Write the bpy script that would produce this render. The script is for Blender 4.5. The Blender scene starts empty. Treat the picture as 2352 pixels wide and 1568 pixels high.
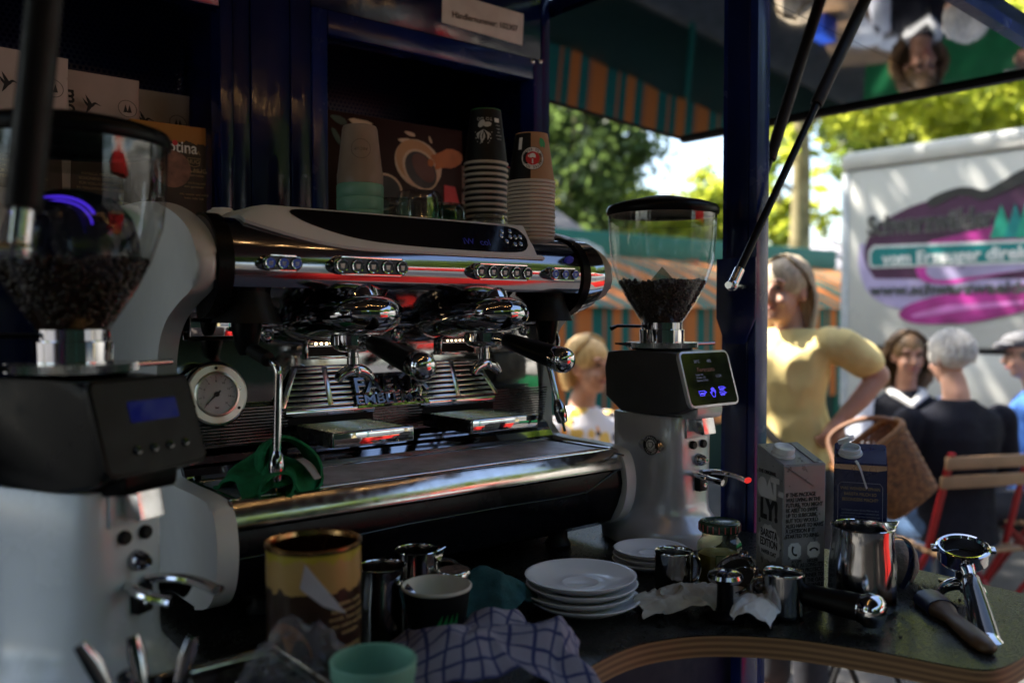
import bpy, bmesh, math, random
from mathutils import Matrix, Vector, noise, Quaternion
from math import sin, cos, pi, radians, atan2, sqrt
random.seed(7)
S = bpy.context.scene
COL = S.collection
# ------------------------------------------------------------ camera, sky, sun, exposure
HEAD = radians(50.5); PITCH = radians(1.835); CAMZ = 1.48
cd = bpy.data.cameras.new('camera'); cam = bpy.data.objects.new('camera', cd); COL.objects.link(cam)
cam.location = (0, 0, CAMZ)
cam.rotation_euler = (pi/2 - PITCH, 0, HEAD - pi/2)
cd.sensor_width = 36; cd.lens = 31.32; cd.clip_start = 0.05; cd.clip_end = 400
cd.dof.use_dof = True; cd.dof.focus_distance = 1.42; cd.dof.aperture_fstop = 2.5
S.camera = cam
S.cycles.transparent_max_bounces = 48; S.cycles.max_bounces = 14; S.cycles.glossy_bounces = 8
SUN_HEAD = radians(118); SUN_EL = radians(54)
w = bpy.data.worlds.new('World'); S.world = w; w.use_nodes = True
nt = w.node_tree; bg = nt.nodes['Background']; sky = nt.nodes.new('ShaderNodeTexSky')
sky.sky_type = 'NISHITA'; sky.sun_disc = False; sky.sun_elevation = SUN_EL
sky.sun_rotation = pi/2 - SUN_HEAD; sky.dust_density = 2.5; sky.air_density = 1.0; sky.ozone_density = 1.0
nt.links.new(sky.outputs[0], bg.inputs[0]); bg.inputs[1].default_value = 0.13
sd = bpy.data.lights.new('sun', 'SUN'); sd.energy = 5.0; sd.angle = radians(0.53); sd.color = (1, .93, .82)
sun = bpy.data.objects.new('sun', sd); COL.objects.link(sun)
sdir = Vector((cos(SUN_HEAD)*cos(SUN_EL), sin(SUN_HEAD)*cos(SUN_EL), sin(SUN_EL)))
sun.rotation_euler = sdir.to_track_quat('Z', 'Y').to_euler(); sun.location = (0, 0, 30)
S.view_settings.view_transform = 'Standard'; S.view_settings.look = 'None'
S.view_settings.exposure = 2.0; S.view_settings.gamma = 1
# ------------------------------------------------------------ helpers
F, CX, CY = 2046.0, 1176.0, 784.0
_v = Vector((cos(HEAD)*cos(PITCH), sin(HEAD)*cos(PITCH), -sin(PITCH)))
_r = Vector((sin(HEAD), -cos(HEAD), 0)); _u = _r.cross(_v); _c = Vector((0, 0, CAMZ))
def dr(px, py): return _v + _r*((px-CX)/F) - _u*((py-CY)/F)
def at(px, py, d): return _c + dr(px, py)*d              # survey helper: sight line and distance -> place in the yard
def on(ax, val, px, py):
    D = dr(px, py); return _c + D*((val-_c[ax])/D[ax])
I4 = Matrix.Identity(4); WM = {}
def T(x, y, z): return Matrix.Translation((x, y, z))
def RZ(a): return Matrix.Rotation(a, 4, 'Z')
def RX(a): return Matrix.Rotation(a, 4, 'X')
def RY(a): return Matrix.Rotation(a, 4, 'Y')
def frame(o, x, y):
    x = Vector(x).normalized(); y = Vector(y); y = (y - x*y.dot(x)).normalized(); z = x.cross(y)
    m = Matrix((x, y, z)).transposed().to_4x4(); m.translation = Vector(o); return m
def zto(o, d):
    q = Vector(d).to_track_quat('Z', 'Y').to_matrix().to_4x4(); q.translation = Vector(o); return q
def tag(o, label, cat, group=None):
    o['label'] = label; o['category'] = cat
    if group: o['group'] = group
    return o
def thing(name, label, cat, loc=(0, 0, 0), rz=0, group=None):
    o = bpy.data.objects.new(name, None); COL.objects.link(o); o.empty_display_size = .05
    o.location = loc; o.rotation_euler = (0, 0, rz); WM[o.name] = T(*loc) @ RZ(rz)
    return tag(o, label, cat, group)
class MB:
    def __init__(s): s.bm = bmesh.new(); s.mi = 0
    def add(s, V, Fs, M=None):
        vs = [s.bm.verts.new(M @ Vector(p) if M else Vector(p)) for p in V]
        fs = []
        for f in Fs:
            try:
                q = s.bm.faces.new([vs[i] for i in f]); q.material_index = s.mi; fs.append(q)
            except ValueError: pass
        return vs, fs
    def box(s, c, d, M=None, bev=0, seg=2):
        x, y, z = d[0]/2, d[1]/2, d[2]/2
        V = [(c[0]+i*x, c[1]+j*y, c[2]+k*z) for k in (-1, 1) for j in (-1, 1) for i in (-1, 1)]
        vs, fs = s.add(V, [(0, 2, 3, 1), (4, 5, 7, 6), (0, 1, 5, 4), (2, 6, 7, 3), (0, 4, 6, 2), (1, 3, 7, 5)], M)
        if bev:
            es = {e for f in fs for e in f.edges}
            bmesh.ops.bevel(s.bm, geom=list(es), offset=bev, segments=seg, affect='EDGES', profile=.5)
        return s
    def lathe(s, prof, n=32, M=None, a0=0, a1=2*pi, sx=1, sy=1):
        full = abs(a1-a0-2*pi) < 1e-6; m = n if full else n+1; V = []; idx = []
        for r, z in prof:
            if r < 1e-6: idx.append([len(V)]*m); V.append((0, 0, z))
            else:
                idx.append(list(range(len(V), len(V)+m)))
                for k in range(m):
                    a = a0+(a1-a0)*k/n; V.append((r*cos(a)*sx, r*sin(a)*sy, z))
        Fs = []
        for i in range(len(prof)-1):
            A, B = idx[i], idx[i+1]
            for k in range(n):
                k2 = (k+1) % m; q = []
                for t in (A[k], A[k2], B[k2], B[k]):
                    if t not in q: q.append(t)
                if len(q) > 2: Fs.append(q)
        s.add(V, Fs, M); return s
    def prism(s, poly, h0, h1, M=None, bev=0, seg=2):
        n = len(poly); V = [(p[0], p[1], h0) for p in poly]+[(p[0], p[1], h1) for p in poly]
        Fs = [tuple(range(n-1, -1, -1)), tuple(range(n, 2*n))]+[(i, (i+1) % n, n+(i+1) % n, n+i) for i in range(n)]
        vs, fs = s.add(V, Fs, M)
        if bev:
            es = set(fs[0].edges) | set(fs[1].edges)
            bmesh.ops.bevel(s.bm, geom=list(es), offset=bev, segments=seg, affect='EDGES', profile=.5)
        return s
    def sections(s, rings, M=None, closed=True, caps=True):
        n = len(rings[0]); V = [p for r in rings for p in r]; Fs = []
        for i in range(len(rings)-1):
            for k in range(n if closed else n-1):
                k2 = (k+1) % n; Fs.append((i*n+k, i*n+k2, (i+1)*n+k2, (i+1)*n+k))
        if caps and closed: Fs += [tuple(range(n-1, -1, -1)), tuple((len(rings)-1)*n+k for k in range(n))]
        s.add(V, Fs, M); return s
    def tube(s, pts, r, n=10, M=None, caps=True, flat=1, loop=False):
        P = [Vector(p) for p in pts]; m = len(P); R = r if isinstance(r, (list, tuple)) else [r]*m
        rings = []; up = None
        for i in range(m):
            if loop: t = P[(i+1) % m]-P[i-1]
            else: t = P[min(i+1, m-1)]-P[max(i-1, 0)]
            if t.length < 1e-9: t = Vector((0, 0, 1))
            t.normalize()
            if up is None: up = Vector((0, 0, 1)) if abs(t.z) < .9 else Vector((0, 1, 0))
            a = t.cross(up); a = a.normalized() if a.length > 1e-6 else t.orthogonal().normalized()
            b = a.cross(t); up = b
            rings.append([P[i]+(a*cos(2*pi*k/n)*flat+b*sin(2*pi*k/n))*R[i] for k in range(n)])
        if loop: rings.append(rings[0]); caps = False
        s.sections(rings, M, True, caps); return s
    def ball(s, c, rad, n=16, m=10, M=None):
        if not isinstance(rad, (list, tuple)): rad = (rad,)*3
        N = T(*c) @ Matrix.Diagonal((rad[0], rad[1], rad[2], 1))
        prof = [(sin(pi*i/m), -cos(pi*i/m)) for i in range(m+1)]
        s.lathe(prof, n, (M @ N) if M else N); return s
    def grid(s, fn, nu, nv, M=None, both=False):
        V = [fn(i/nu, j/nv) for j in range(nv+1) for i in range(nu+1)]
        Fs = [(j*(nu+1)+i, j*(nu+1)+i+1, (j+1)*(nu+1)+i+1, (j+1)*(nu+1)+i) for j in range(nv) for i in range(nu)]
        s.add(V, Fs, M); return s
    def text(s, body, size, M, ext=.0004, off=0.0, al='CENTER', wrap=None, sx=1.0, sp=1.0, line=1.0, bev=0):
        c = bpy.data.curves.new('t', 'FONT'); c.body = body; c.size = size; c.extrude = ext; c.offset = off*size; c.bevel_depth = bev; c.bevel_resolution = 1
        c.align_x = al; c.align_y = 'CENTER'; c.resolution_u = 3; c.space_character = sp; c.space_line = line
        o = bpy.data.objects.new('t', c); me = bpy.data.meshes.new_from_object(o)
        V = []
        for v in me.vertices:
            x, y, z = v.co.x*sx, v.co.y, v.co.z
            if wrap:
                R = wrap(y) if callable(wrap) else wrap; a = x/R; V.append(((R+z)*sin(a), y, (R+z)*cos(a)))
            else: V.append((x, y, z))
        s.add(V, [tuple(p.vertices) for p in me.polygons], M)
        bpy.data.objects.remove(o); bpy.data.curves.remove(c); bpy.data.meshes.remove(me); return s
    def flat(s, poly, M, t=.0004, wrap=None):
        if not wrap: return s.prism(poly, 0, t, M)
        def w(p, z): R = wrap(p[1])+z; return (R*sin(p[0]/wrap(p[1])), p[1], R*cos(p[0]/wrap(p[1])))
        n = len(poly); c = (sum(p[0] for p in poly)/n, sum(p[1] for p in poly)/n)
        s.add([w(p, t) for p in poly]+[w(c, t)], [(i, (i+1) % n, n) for i in range(n)], M); return s
    def build(s, name, mat, parent=None, ang=38, local=False, kind=None, label=None, solid=0, sub=0, remesh=0, smooth_it=0, disp=None, keepn=False):
        bm = s.bm
        if not keepn: bmesh.ops.recalc_face_normals(bm, faces=bm.faces[:])
        me = bpy.data.meshes.new(name); bm.to_mesh(me); bm.free()
        o = bpy.data.objects.new(name, me); COL.objects.link(o)
        mats = mat if isinstance(mat, (list, tuple)) else [mat]
        for m in mats: me.materials.append(m)
        if remesh or smooth_it or sub or solid:
            if solid: q = o.modifiers.new('s', 'SOLIDIFY'); q.thickness = solid; q.offset = 0
            if remesh: q = o.modifiers.new('r', 'REMESH'); q.mode = 'VOXEL'; q.voxel_size = remesh
            if smooth_it: q = o.modifiers.new('m', 'SMOOTH'); q.iterations = smooth_it; q.factor = .5
            if sub: q = o.modifiers.new('u', 'SUBSURF'); q.levels = sub; q.render_levels = sub
            dg = bpy.context.evaluated_depsgraph_get(); dg.update()
            nm = bpy.data.meshes.new_from_object(o.evaluated_get(dg)); o.modifiers.clear(); o.data = nm; bpy.data.meshes.remove(me); me = nm; me.name = name
            if not me.materials:
                for m in mats: me.materials.append(m)
        if disp:
            for v in me.vertices: v.co = disp(v.co)
        for p in me.polygons: p.use_smooth = True
        try: me.set_sharp_from_angle(angle=radians(ang))
        except Exception: pass
        if parent:
            W = WM.get(parent.name, I4); o.parent = parent; WM[o.name] = W
            if not local: me.transform(W.inverted())
        else: WM[o.name] = I4
        if kind: o['kind'] = kind
        if label: o['label'] = label
        return o
def dup(root, loc, rz=0, label=None, group=None, rot=None, scale=None, cat=None):
    c = root.copy(); COL.objects.link(c); c.location = loc; c.rotation_euler = rot if rot else (0, 0, rz)
    if scale: c.scale = (scale,)*3 if not isinstance(scale, tuple) else scale
    if label: c['label'] = label
    if group: c['group'] = group
    if cat: c['category'] = cat
    def rec(a, b):
        for ch in list(a.children):
            k = ch.copy(); COL.objects.link(k); k.parent = b; rec(ch, k)
    rec(root, c); return c
def place(o, loc, rz=0, rot=None):
    o.location = loc; o.rotation_euler = rot if rot else (0, 0, rz); return o
def bez(P, n=9):
    P = [Vector(p_) for p_ in P]; out = []
    for i in range(n+1):
        t = i/n; Q = P
        while len(Q) > 1: Q = [Q[j].lerp(Q[j+1], t) for j in range(len(Q)-1)]
        out.append(tuple(Q[0]))
    return out
ORD = ['top', 'second', 'third', 'fourth', 'fifth', 'sixth', 'seventh', 'eighth', 'ninth', 'tenth', 'eleventh', 'twelfth', 'thirteenth', 'fourteenth', 'fifteenth', 'sixteenth', 'seventeenth', 'eighteenth']
# ------------------------------------------------------------ materials
def mat(name, col, rough=.5, metal=0, var=.06, vs=18, bump=0, bs=60, trans=0, ior=1.45, emit=0, ecol=None, coat=0, alpha=None, sub=0, rvar=.08, spec=.5):
    m = bpy.data.materials.new(name); m.use_nodes = True; n = m.node_tree.nodes; L = m.node_tree.links
    b = n['Principled BSDF']; col = tuple(col)+(1,) if len(col) == 3 else col
    b.inputs['Base Color'].default_value = col; b.inputs['Roughness'].default_value = rough; b.inputs['Metallic'].default_value = metal
    b.inputs['Transmission Weight'].default_value = trans; b.inputs['IOR'].default_value = ior
    b.inputs['Coat Weight'].default_value = coat; b.inputs['Specular IOR Level'].default_value = spec
    if emit: b.inputs['Emission Color'].default_value = tuple(ecol or col[:3])+(1,); b.inputs['Emission Strength'].default_value = emit
    if var or bump or rvar:
        tc = n.new('ShaderNodeTexCoord')
        nz = n.new('ShaderNodeTexNoise'); nz.inputs['Scale'].default_value = vs; nz.inputs['Detail'].default_value = 5; L.new(tc.outputs['Object'], nz.inputs['Vector'])
        if var:
            hs = n.new('ShaderNodeHueSaturation'); hs.inputs['Color'].default_value = col
            mr = n.new('ShaderNodeMapRange'); mr.inputs[1].default_value = .3; mr.inputs[2].default_value = .7; mr.inputs[3].default_value = 1-var*2; mr.inputs[4].default_value = 1+var*2
            L.new(nz.outputs['Fac'], mr.inputs[0]); L.new(mr.outputs[0], hs.inputs['Value']); L.new(hs.outputs[0], b.inputs['Base Color'])
        if rvar:
            mr = n.new('ShaderNodeMapRange'); mr.inputs[1].default_value = .3; mr.inputs[2].default_value = .7; mr.inputs[3].default_value = max(.01, rough-rvar); mr.inputs[4].default_value = min(1, rough+rvar)
            n2 = n.new('ShaderNodeTexNoise'); n2.inputs['Scale'].default_value = vs*2.3; n2.inputs['Detail'].default_value = 6; L.new(tc.outputs['Object'], n2.inputs['Vector'])
            L.new(n2.outputs['Fac'], mr.inputs[0]); L.new(mr.outputs[0], b.inputs['Roughness'])
        if bump:
            n3 = n.new('ShaderNodeTexNoise'); n3.inputs['Scale'].default_value = bs; n3.inputs['Detail'].default_value = 4; L.new(tc.outputs['Object'], n3.inputs['Vector'])
            bp = n.new('ShaderNodeBump'); bp.inputs['Strength'].default_value = bump; bp.inputs['Distance'].default_value = .004
            L.new(n3.outputs['Fac'], bp.inputs['Height']); L.new(bp.outputs[0], b.inputs['Normal'])
    if sub: b.inputs['Subsurface Weight'].default_value = sub; b.inputs['Subsurface Radius'].default_value = (.01, .005, .003)
    return m
def nodes(m): return m.node_tree.nodes, m.node_tree.links, m.node_tree.nodes['Principled BSDF']
def ramp_mat(name, tex, stops, rough=.6, coord='Object', metal=0, fn=None, interp='LINEAR'):
    m = mat(name, (.5, .5, .5), rough, metal, var=0, rvar=0); n, L, b = nodes(m)
    tc = n.new('ShaderNodeTexCoord'); mp = n.new('ShaderNodeMapping'); L.new(tc.outputs[coord], mp.inputs[0])
    t = n.new(tex); L.new(mp.outputs[0], t.inputs['Vector']); cr = n.new('ShaderNodeValToRGB'); cr.color_ramp.interpolation = interp
    el = cr.color_ramp.elements
    while len(el) < len(stops): el.new(.5)
    for e, (p, c) in zip(el, stops): e.position = p; e.color = tuple(c)+(1,)
    L.new(t.outputs['Fac' if 'Fac' in t.outputs else 0], cr.inputs[0]); L.new(cr.outputs[0], b.inputs['Base Color'])
    if fn: fn(m, t, mp, b)
    return m
def glass(name, col=(.95, .97, .96), rough=.02, dust=0.0, refl=.045):
    m = mat(name, col, rough, trans=1, ior=1.45, var=0, rvar=0); n, L, b = nodes(m)
    b.inputs['Specular IOR Level'].default_value = .5
    out = n['Material Output']; tr = n.new('ShaderNodeBsdfTransparent'); tr.inputs[0].default_value = (.9, .92, .9, 1)
    gl = n.new('ShaderNodeBsdfGlossy'); gl.inputs['Roughness'].default_value = rough
    lw = n.new('ShaderNodeLayerWeight'); lw.inputs[0].default_value = .5
    pw = n.new('ShaderNodeMath'); pw.operation = 'POWER'; L.new(lw.outputs['Facing'], pw.inputs[0]); pw.inputs[1].default_value = 4.0
    fr = n.new('ShaderNodeMath'); fr.operation = 'MULTIPLY_ADD'; L.new(pw.outputs[0], fr.inputs[0]); fr.inputs[1].default_value = .75; fr.inputs[2].default_value = refl
    mx = n.new('ShaderNodeMixShader'); L.new(fr.outputs[0], mx.inputs[0]); L.new(tr.outputs[0], mx.inputs[1]); L.new(gl.outputs[0], mx.inputs[2])
    last = mx
    tr.inputs[0].default_value = tuple(col)+(1,)
    if dust:
        df = n.new('ShaderNodeBsdfDiffuse'); df.inputs[0].default_value = (.62, .58, .5, 1)
        tl = n.new('ShaderNodeBsdfTranslucent'); tl.inputs[0].default_value = (.7, .66, .58, 1); ad = n.new('ShaderNodeMixShader'); ad.inputs[0].default_value = .6
        L.new(df.outputs[0], ad.inputs[1]); L.new(tl.outputs[0], ad.inputs[2])
        tc = n.new('ShaderNodeTexCoord'); mp = n.new('ShaderNodeMapping'); mp.inputs['Scale'].default_value = (60, 60, 14); L.new(tc.outputs['Object'], mp.inputs[0])
        nz = n.new('ShaderNodeTexNoise'); nz.inputs['Scale'].default_value = 1; nz.inputs['Detail'].default_value = 8; L.new(mp.outputs[0], nz.inputs['Vector'])
        sx = n.new('ShaderNodeSeparateXYZ'); L.new(tc.outputs['Object'], sx.inputs[0])
        zr = n.new('ShaderNodeMapRange'); zr.inputs[1].default_value = .63; zr.inputs[2].default_value = .46; zr.inputs[3].default_value = 0.15; zr.inputs[4].default_value = 1
        L.new(sx.outputs[2], zr.inputs[0])
        mr = n.new('ShaderNodeMapRange'); mr.inputs[1].default_value = .42; mr.inputs[2].default_value = .75; mr.inputs[3].default_value = dust*.35; mr.inputs[4].default_value = dust*1.6
        L.new(nz.outputs['Fac'], mr.inputs[0]); mu = n.new('ShaderNodeMath'); mu.operation = 'MULTIPLY'; L.new(mr.outputs[0], mu.inputs[0]); L.new(zr.outputs[0], mu.inputs[1])
        m2 = n.new('ShaderNodeMixShader'); L.new(mu.outputs[0], m2.inputs[0]); L.new(mx.outputs[0], m2.inputs[1]); L.new(ad.outputs[0], m2.inputs[2]); last = m2
    L.new(last.outputs[0], out.inputs['Surface']); return m
def leafmat(name, col, tcol):
    m = mat(name, col, .55, var=.25, vs=1.5); n, L, b = nodes(m); out = n['Material Output']
    tl = n.new('ShaderNodeBsdfTranslucent'); tl.inputs[0].default_value = tuple(tcol)+(1,)
    mx = n.new('ShaderNodeMixShader'); mx.inputs[0].default_value = .5
    L.new(b.outputs[0], mx.inputs[1]); L.new(tl.outputs[0], mx.inputs[2]); L.new(mx.outputs[0], out.inputs['Surface']); return m
NAVY = mat('navy_paint', (.0035, .008, .05), .16, var=.2, vs=6, bump=.10, bs=45, spec=.45)
NAVYF = mat('navy_frame_paint', (.005, .014, .10), .22, var=.2, vs=7, bump=.06, bs=60, spec=.45)
CHROME = mat('chrome', (.62, .62, .64), .05, 1, var=.03, rvar=.035, vs=25)
DCHROME = mat('dark_chrome', (.34, .345, .37), .07, 1, var=.04, rvar=.04, vs=25)
STEEL = mat('brushed_steel', (.55, .55, .56), .2, 1, var=.06, vs=30, rvar=.08)
TUBEST = mat('satin_steel', (.25, .25, .28), .09, 1, var=.04, vs=20, rvar=.03)
SPLASH = mat('polished_splash', (.42, .41, .4), .09, 1, var=.10, vs=22, rvar=.06, bump=.02, bs=30)
WHITEP = mat('white_plastic', (.62, .62, .63), .3, var=.012, vs=40, rvar=.015)
BLACKP = mat('black_plastic', (.0035, .0035, .004), .34, var=.1, spec=.12)
BLACKG = mat('black_gloss', (.006, .006, .008), .08, var=.05, rvar=.04)
RUBBER = mat('black_rubber', (.008, .008, .009), .5, spec=.25)
PORC = mat('white_porcelain', (.74, .74, .75), .12, var=.02, rvar=.04)
GLASS = glass('clear_glass', (.92, .95, .94), .06, refl=.20)
GLASSG = glass('green_glass', (.45, .75, .62), .05, refl=.18)
PAPERW = mat('white_paper', (.7, .69, .67), .7)
INK = mat('black_ink', (.012, .012, .014), .6, var=0, rvar=0)
INKW = mat('white_ink', (.75, .75, .74), .6, var=0, rvar=0)
GOLDINK = mat('gold_ink', (.35, .25, .12), .5, var=0, rvar=0)
REDINK = mat('red_ink', (.55, .02, .03), .5, var=0, rvar=0)
GREENINK = mat('green_ink', (.02, .28, .07), .5, var=0, rvar=0)
BLUELED = mat('blue_led', (.02, .02, .1), .4, var=0, rvar=0, emit=.5, ecol=(.09, .07, 1))
BLUELCD = mat('blue_lcd', (.01, .01, .05), .4, var=0, rvar=0, emit=.010, ecol=(.03, .04, 1))
WARMLED = mat('warm_led', (1, .9, .7), .4, var=0, rvar=0, emit=5, ecol=(1, .72, .36))
WARMLED2 = mat('warm_led_dim', (1, .9, .7), .4, var=0, rvar=0, emit=1.2, ecol=(1, .75, .45))
BULB = mat('bulb_glow', (1, .8, .5), .4, var=0, rvar=0, emit=34, ecol=(1, .55, .2))
# ------------------------------------------------------------ the setting: ground
def gfn(m, t, mp, b):
    n, L, _ = nodes(m); t.inputs['Scale'].default_value = 9; t.inputs['Detail'].default_value = 8
    n3 = n.new('ShaderNodeTexNoise'); n3.inputs['Scale'].default_value = 120; L.new(mp.outputs[0], n3.inputs['Vector'])
    bp = n.new('ShaderNodeBump'); bp.inputs['Strength'].default_value = .4; bp.inputs['Distance'].default_value = .01; L.new(n3.outputs['Fac'], bp.inputs['Height']); L.new(bp.outputs[0], b.inputs['Normal'])
GROUND = ramp_mat('market_paving', 'ShaderNodeTexNoise', [(.3, (.04, .039, .038)), (.7, (.085, .082, .078))], .85, fn=gfn)
m = MB(); m.grid(lambda u, v: ((u-.5)*240, (v-.5)*240, 0), 12, 12); g = m.build('ground', GROUND); g['kind'] = 'structure'
# ------------------------------------------------------------ coffee cart
cart = thing('coffee_cart', 'dark navy coffee cart with shelves, plywood counter and mirrored side flap', 'cart', (.3, 1.5, 0))
def plyfn(m, t, mp, b):
    mp.inputs['Scale'].default_value = (.6, .6, 34); t.wave_type = 'BANDS'; t.bands_direction = 'Z'; t.inputs['Scale'].default_value = 1.15; t.inputs['Distortion'].default_value = 2.6; t.inputs['Detail'].default_value = 3
PLY = ramp_mat('plywood_edge', 'ShaderNodeTexWave', [(.2, (.13, .065, .026)), (.6, (.22, .115, .046)), (.9, (.27, .15, .063))], .55, fn=plyfn)
LAM = mat('dark_laminate', (.010, .0105, .009), .30, var=.5, vs=140, rvar=.08, bump=.03, bs=220, spec=.22)
def smooth_poly(P, it=2):
    for _ in range(it):
        Q = []
        for i in range(len(P)):
            a, b = P[i], P[(i+1) % len(P)]
            if (Vector(a)-Vector(b)).length > .35: Q += [a, b]; continue
            Q += [(a[0]*.75+b[0]*.25, a[1]*.75+b[1]*.25), (a[0]*.25+b[0]*.75, a[1]*.25+b[1]*.75)]
        P = Q
    return P
OUT = [(1.435, 1.98), (-.9, 1.98), (-.9, .56), (.1, .56), (.35, .60), (.52, .665), (.62, .715), (.731, .750), (.827, .765), (.897, .746), (.947, .715), (.999, .658), (1.025, .611), (1.054, .54), (1.072, .475), (1.09, .442), (1.13, .432), (1.25, .438), (1.38, .455), (1.425, .475), (1.435, .52), (1.435, .8)]
OUT = smooth_poly(OUT, 2)
m = MB(); m.prism(OUT, 1.031, 1.058, bev=.002); board = m.build('counter_board', PLY, cart, ang=30)
ci = [(x, y) for x, y in OUT]
m = MB(); m.prism(ci, 1.0585, 1.0600); m.build('counter_laminate', LAM, board)
# lower body under the counter
m = MB(); m.box((.25, 1.47, .68), (2.26, .96, .66), bev=.01); low = m.build('lower_body', mat('matt_navy', (.003, .006, .04), .5, spec=.2), cart)
for x in (1.355,): m = MB(); m.box((x, .975, .68), (.05, .025, .66), bev=.003); m.build('lower_stile', NAVYF, cart)
m = MB(); m.box((.93, .982, .68), (.03, .012, .66), bev=.002); m.build('door_edge', mat('bare_door_edge', (.35, .24, .17), .6), cart)
m = MB(); m.box((.15, 1.4, .33), (2.2, .8, .1), bev=.01); m.build('chassis', RUBBER, cart)
for wx in (-.5, 1.0):
    for wy in (1.06, 1.88):
        m = MB(); m.lathe([(0, -.03), (.12, -.03), (.15, -.025), (.15, .025), (.12, .03), (0, .03)], 24, T(wx, wy, .15) @ RX(pi/2)); wh = m.build('wheel', RUBBER, cart)
        m = MB(); m.tube([(wx, wy, .15), (wx, wy, .34)], .02); m.build('axle', STEEL, wh)
# back cabinet
YC = 1.63
def cbox(nm, x0, x1, y0, y1, z0, z1, mt=NAVY, bev=.003, par=None):
    m = MB(); m.box(((x0+x1)/2, (y0+y1)/2, (z0+z1)/2), (x1-x0, y1-y0, z1-z0), bev=bev); return m.build(nm, mt, par or cart)
for k, (a, b, dy) in enumerate([(.643, .668, 0), (.6685, .7025, .003), (.703, .7825, 0), (.783, .8265, -.003)]):
    cbox('cabinet_stile', a, b, YC+dy, YC+.05+dy*.3, 1.06, 2.30)
cbox('opening_frame', .827, .861, YC-.006, YC+.045, 1.06, 2.086, NAVYF)
cbox('opening_frame', 1.406, 1.435, YC-.006, YC+.045, 1.06, 2.086, NAVYF)
cbox('opening_frame', .8615, 1.4055, YC-.006, YC+.045, 2.037, 2.086, NAVYF)
cbox('cabinet_stile', 1.4355, 1.462, YC-.002, YC+.06, 1.06, 2.30, NAVYF)
cbox('header_panel', .8275, 1.435, YC, YC+.04, 2.0875, 2.30)
cbox('header_panel', -.6, .6425, YC, YC+.04, 2.045, 2.30)
cbox('cabinet_side', 1.44, 1.46, YC+.0605, 2.02, 1.06, 2.30)
cbox('cabinet_divider', .70, .72, YC+.06, 2.0, 1.06, 2.28)
cbox('cabinet_side', -.62, -.6, YC, 2.02, 1.06, 2.30)
cbox('shelf', .721, 1.439, YC+.046, 2.0, 1.585, 1.60)
cbox('shelf', -.599, .699, YC+.046, 2.0, 1.585, 1.60)
cbox('lower_back', -.6, 1.44, 1.975, 1.995, 1.06, 1.5845)
cbox('cabinet_top', -.6, 1.44, YC+.06, 2.02, 2.285, 2.30)
# perforated back sheets: hexagonal hole pattern cut through by the shader's alpha
PERF = mat('perforated_sheet', (.008, .013, .06), .35, var=0, rvar=0); n, L, b = nodes(PERF)
tc = n.new('ShaderNodeTexCoord'); sp = n.new('ShaderNodeSeparateXYZ'); L.new(tc.outputs['Object'], sp.inputs[0])
def mth(op, a, c=None):
    q = n.new('ShaderNodeMath'); q.operation = op
    for i, t in enumerate((a, c)):
        if t is None: continue
        if isinstance(t, (int, float)): q.inputs[i].default_value = t
        else: L.new(t, q.inputs[i])
    return q.outputs[0]
PIT = .0115
def cell(ox, oz):
    fx = mth('SUBTRACT', mth('FRACT', mth('ADD', mth('DIVIDE', sp.outputs[0], PIT), ox+50)), .5)
    fz = mth('MULTIPLY', mth('SUBTRACT', mth('FRACT', mth('ADD', mth('DIVIDE', sp.outputs[2], PIT*1.732), oz+50)), .5), 1.732)
    return mth('ADD', mth('MULTIPLY', fx, fx), mth('MULTIPLY', fz, fz))
hole = mth('GREATER_THAN', mth('MINIMUM', cell(0, 0), cell(.5, .5)), .1)
L.new(hole, b.inputs['Alpha'])
m = MB(); m.grid(lambda u, v: (.721+u*.72, 1.985, 1.6+v*.685), 1, 1); m.build('perforated_panel', PERF, cart)
m = MB(); m.grid(lambda u, v: (-.6+u*1.3, 1.985, 1.6+v*.685), 1, 1); m.build('perforated_panel', PERF, cart)
# corner post with bracket
m = MB(); m.box((1.452, 1.050, 1.15), (.040, .080, 2.24), bev=.003); post = m.build('corner_post', NAVYF, cart)
m = MB(); m.box((1.431, 1.052, 1.15), (.006, .050, 2.2), bev=.001); m.build('post_channel', NAVY, post)
m = MB(); m.prism([(1.006, 1.47), (1.006, 1.585), (1.096, 1.585), (1.096, 1.47), (1.075, 1.42), (1.03, 1.42)], -.0025, .0025, frame((1.4255, 0, 0), (0, 1, 0), (0, 0, 1)), bev=.0008); m.build('strut_bracket', NAVYF, post)
m = MB(); m.tube([(1.32, .990, 1.530), (1.432, 1.032, 1.530)], .0065, 12); m.build('bracket_bolt', STEEL, post)
# gas struts
def strut(p0, p1, split, nm='gas_strut', r0=.0075, r1=.0125):
    p0, p1 = Vector(p0), Vector(p1); q = p0.lerp(p1, split); d = (p1-p0).normalized()
    m = MB(); m.tube([q, q+d*.004, p1], [r1*.85, r1, r1], 16); s = m.build('gas_strut', RUBBER, cart)
    m = MB(); m.tube([p0+d*.02, q], r0, 12); m.build('strut_rod', BLACKP, s)
    m = MB(); m.tube([p0-d*.006, p0+d*.036], .0095, 12); m.ball(p0, .011); m.build('end_fitting', STEEL, s)
strut((1.338, .995, 1.53), (1.800, .985, 2.175), .56)
strut((1.48, 1.10, 1.55), (1.800, 1.108, 2.175), .40)
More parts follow.
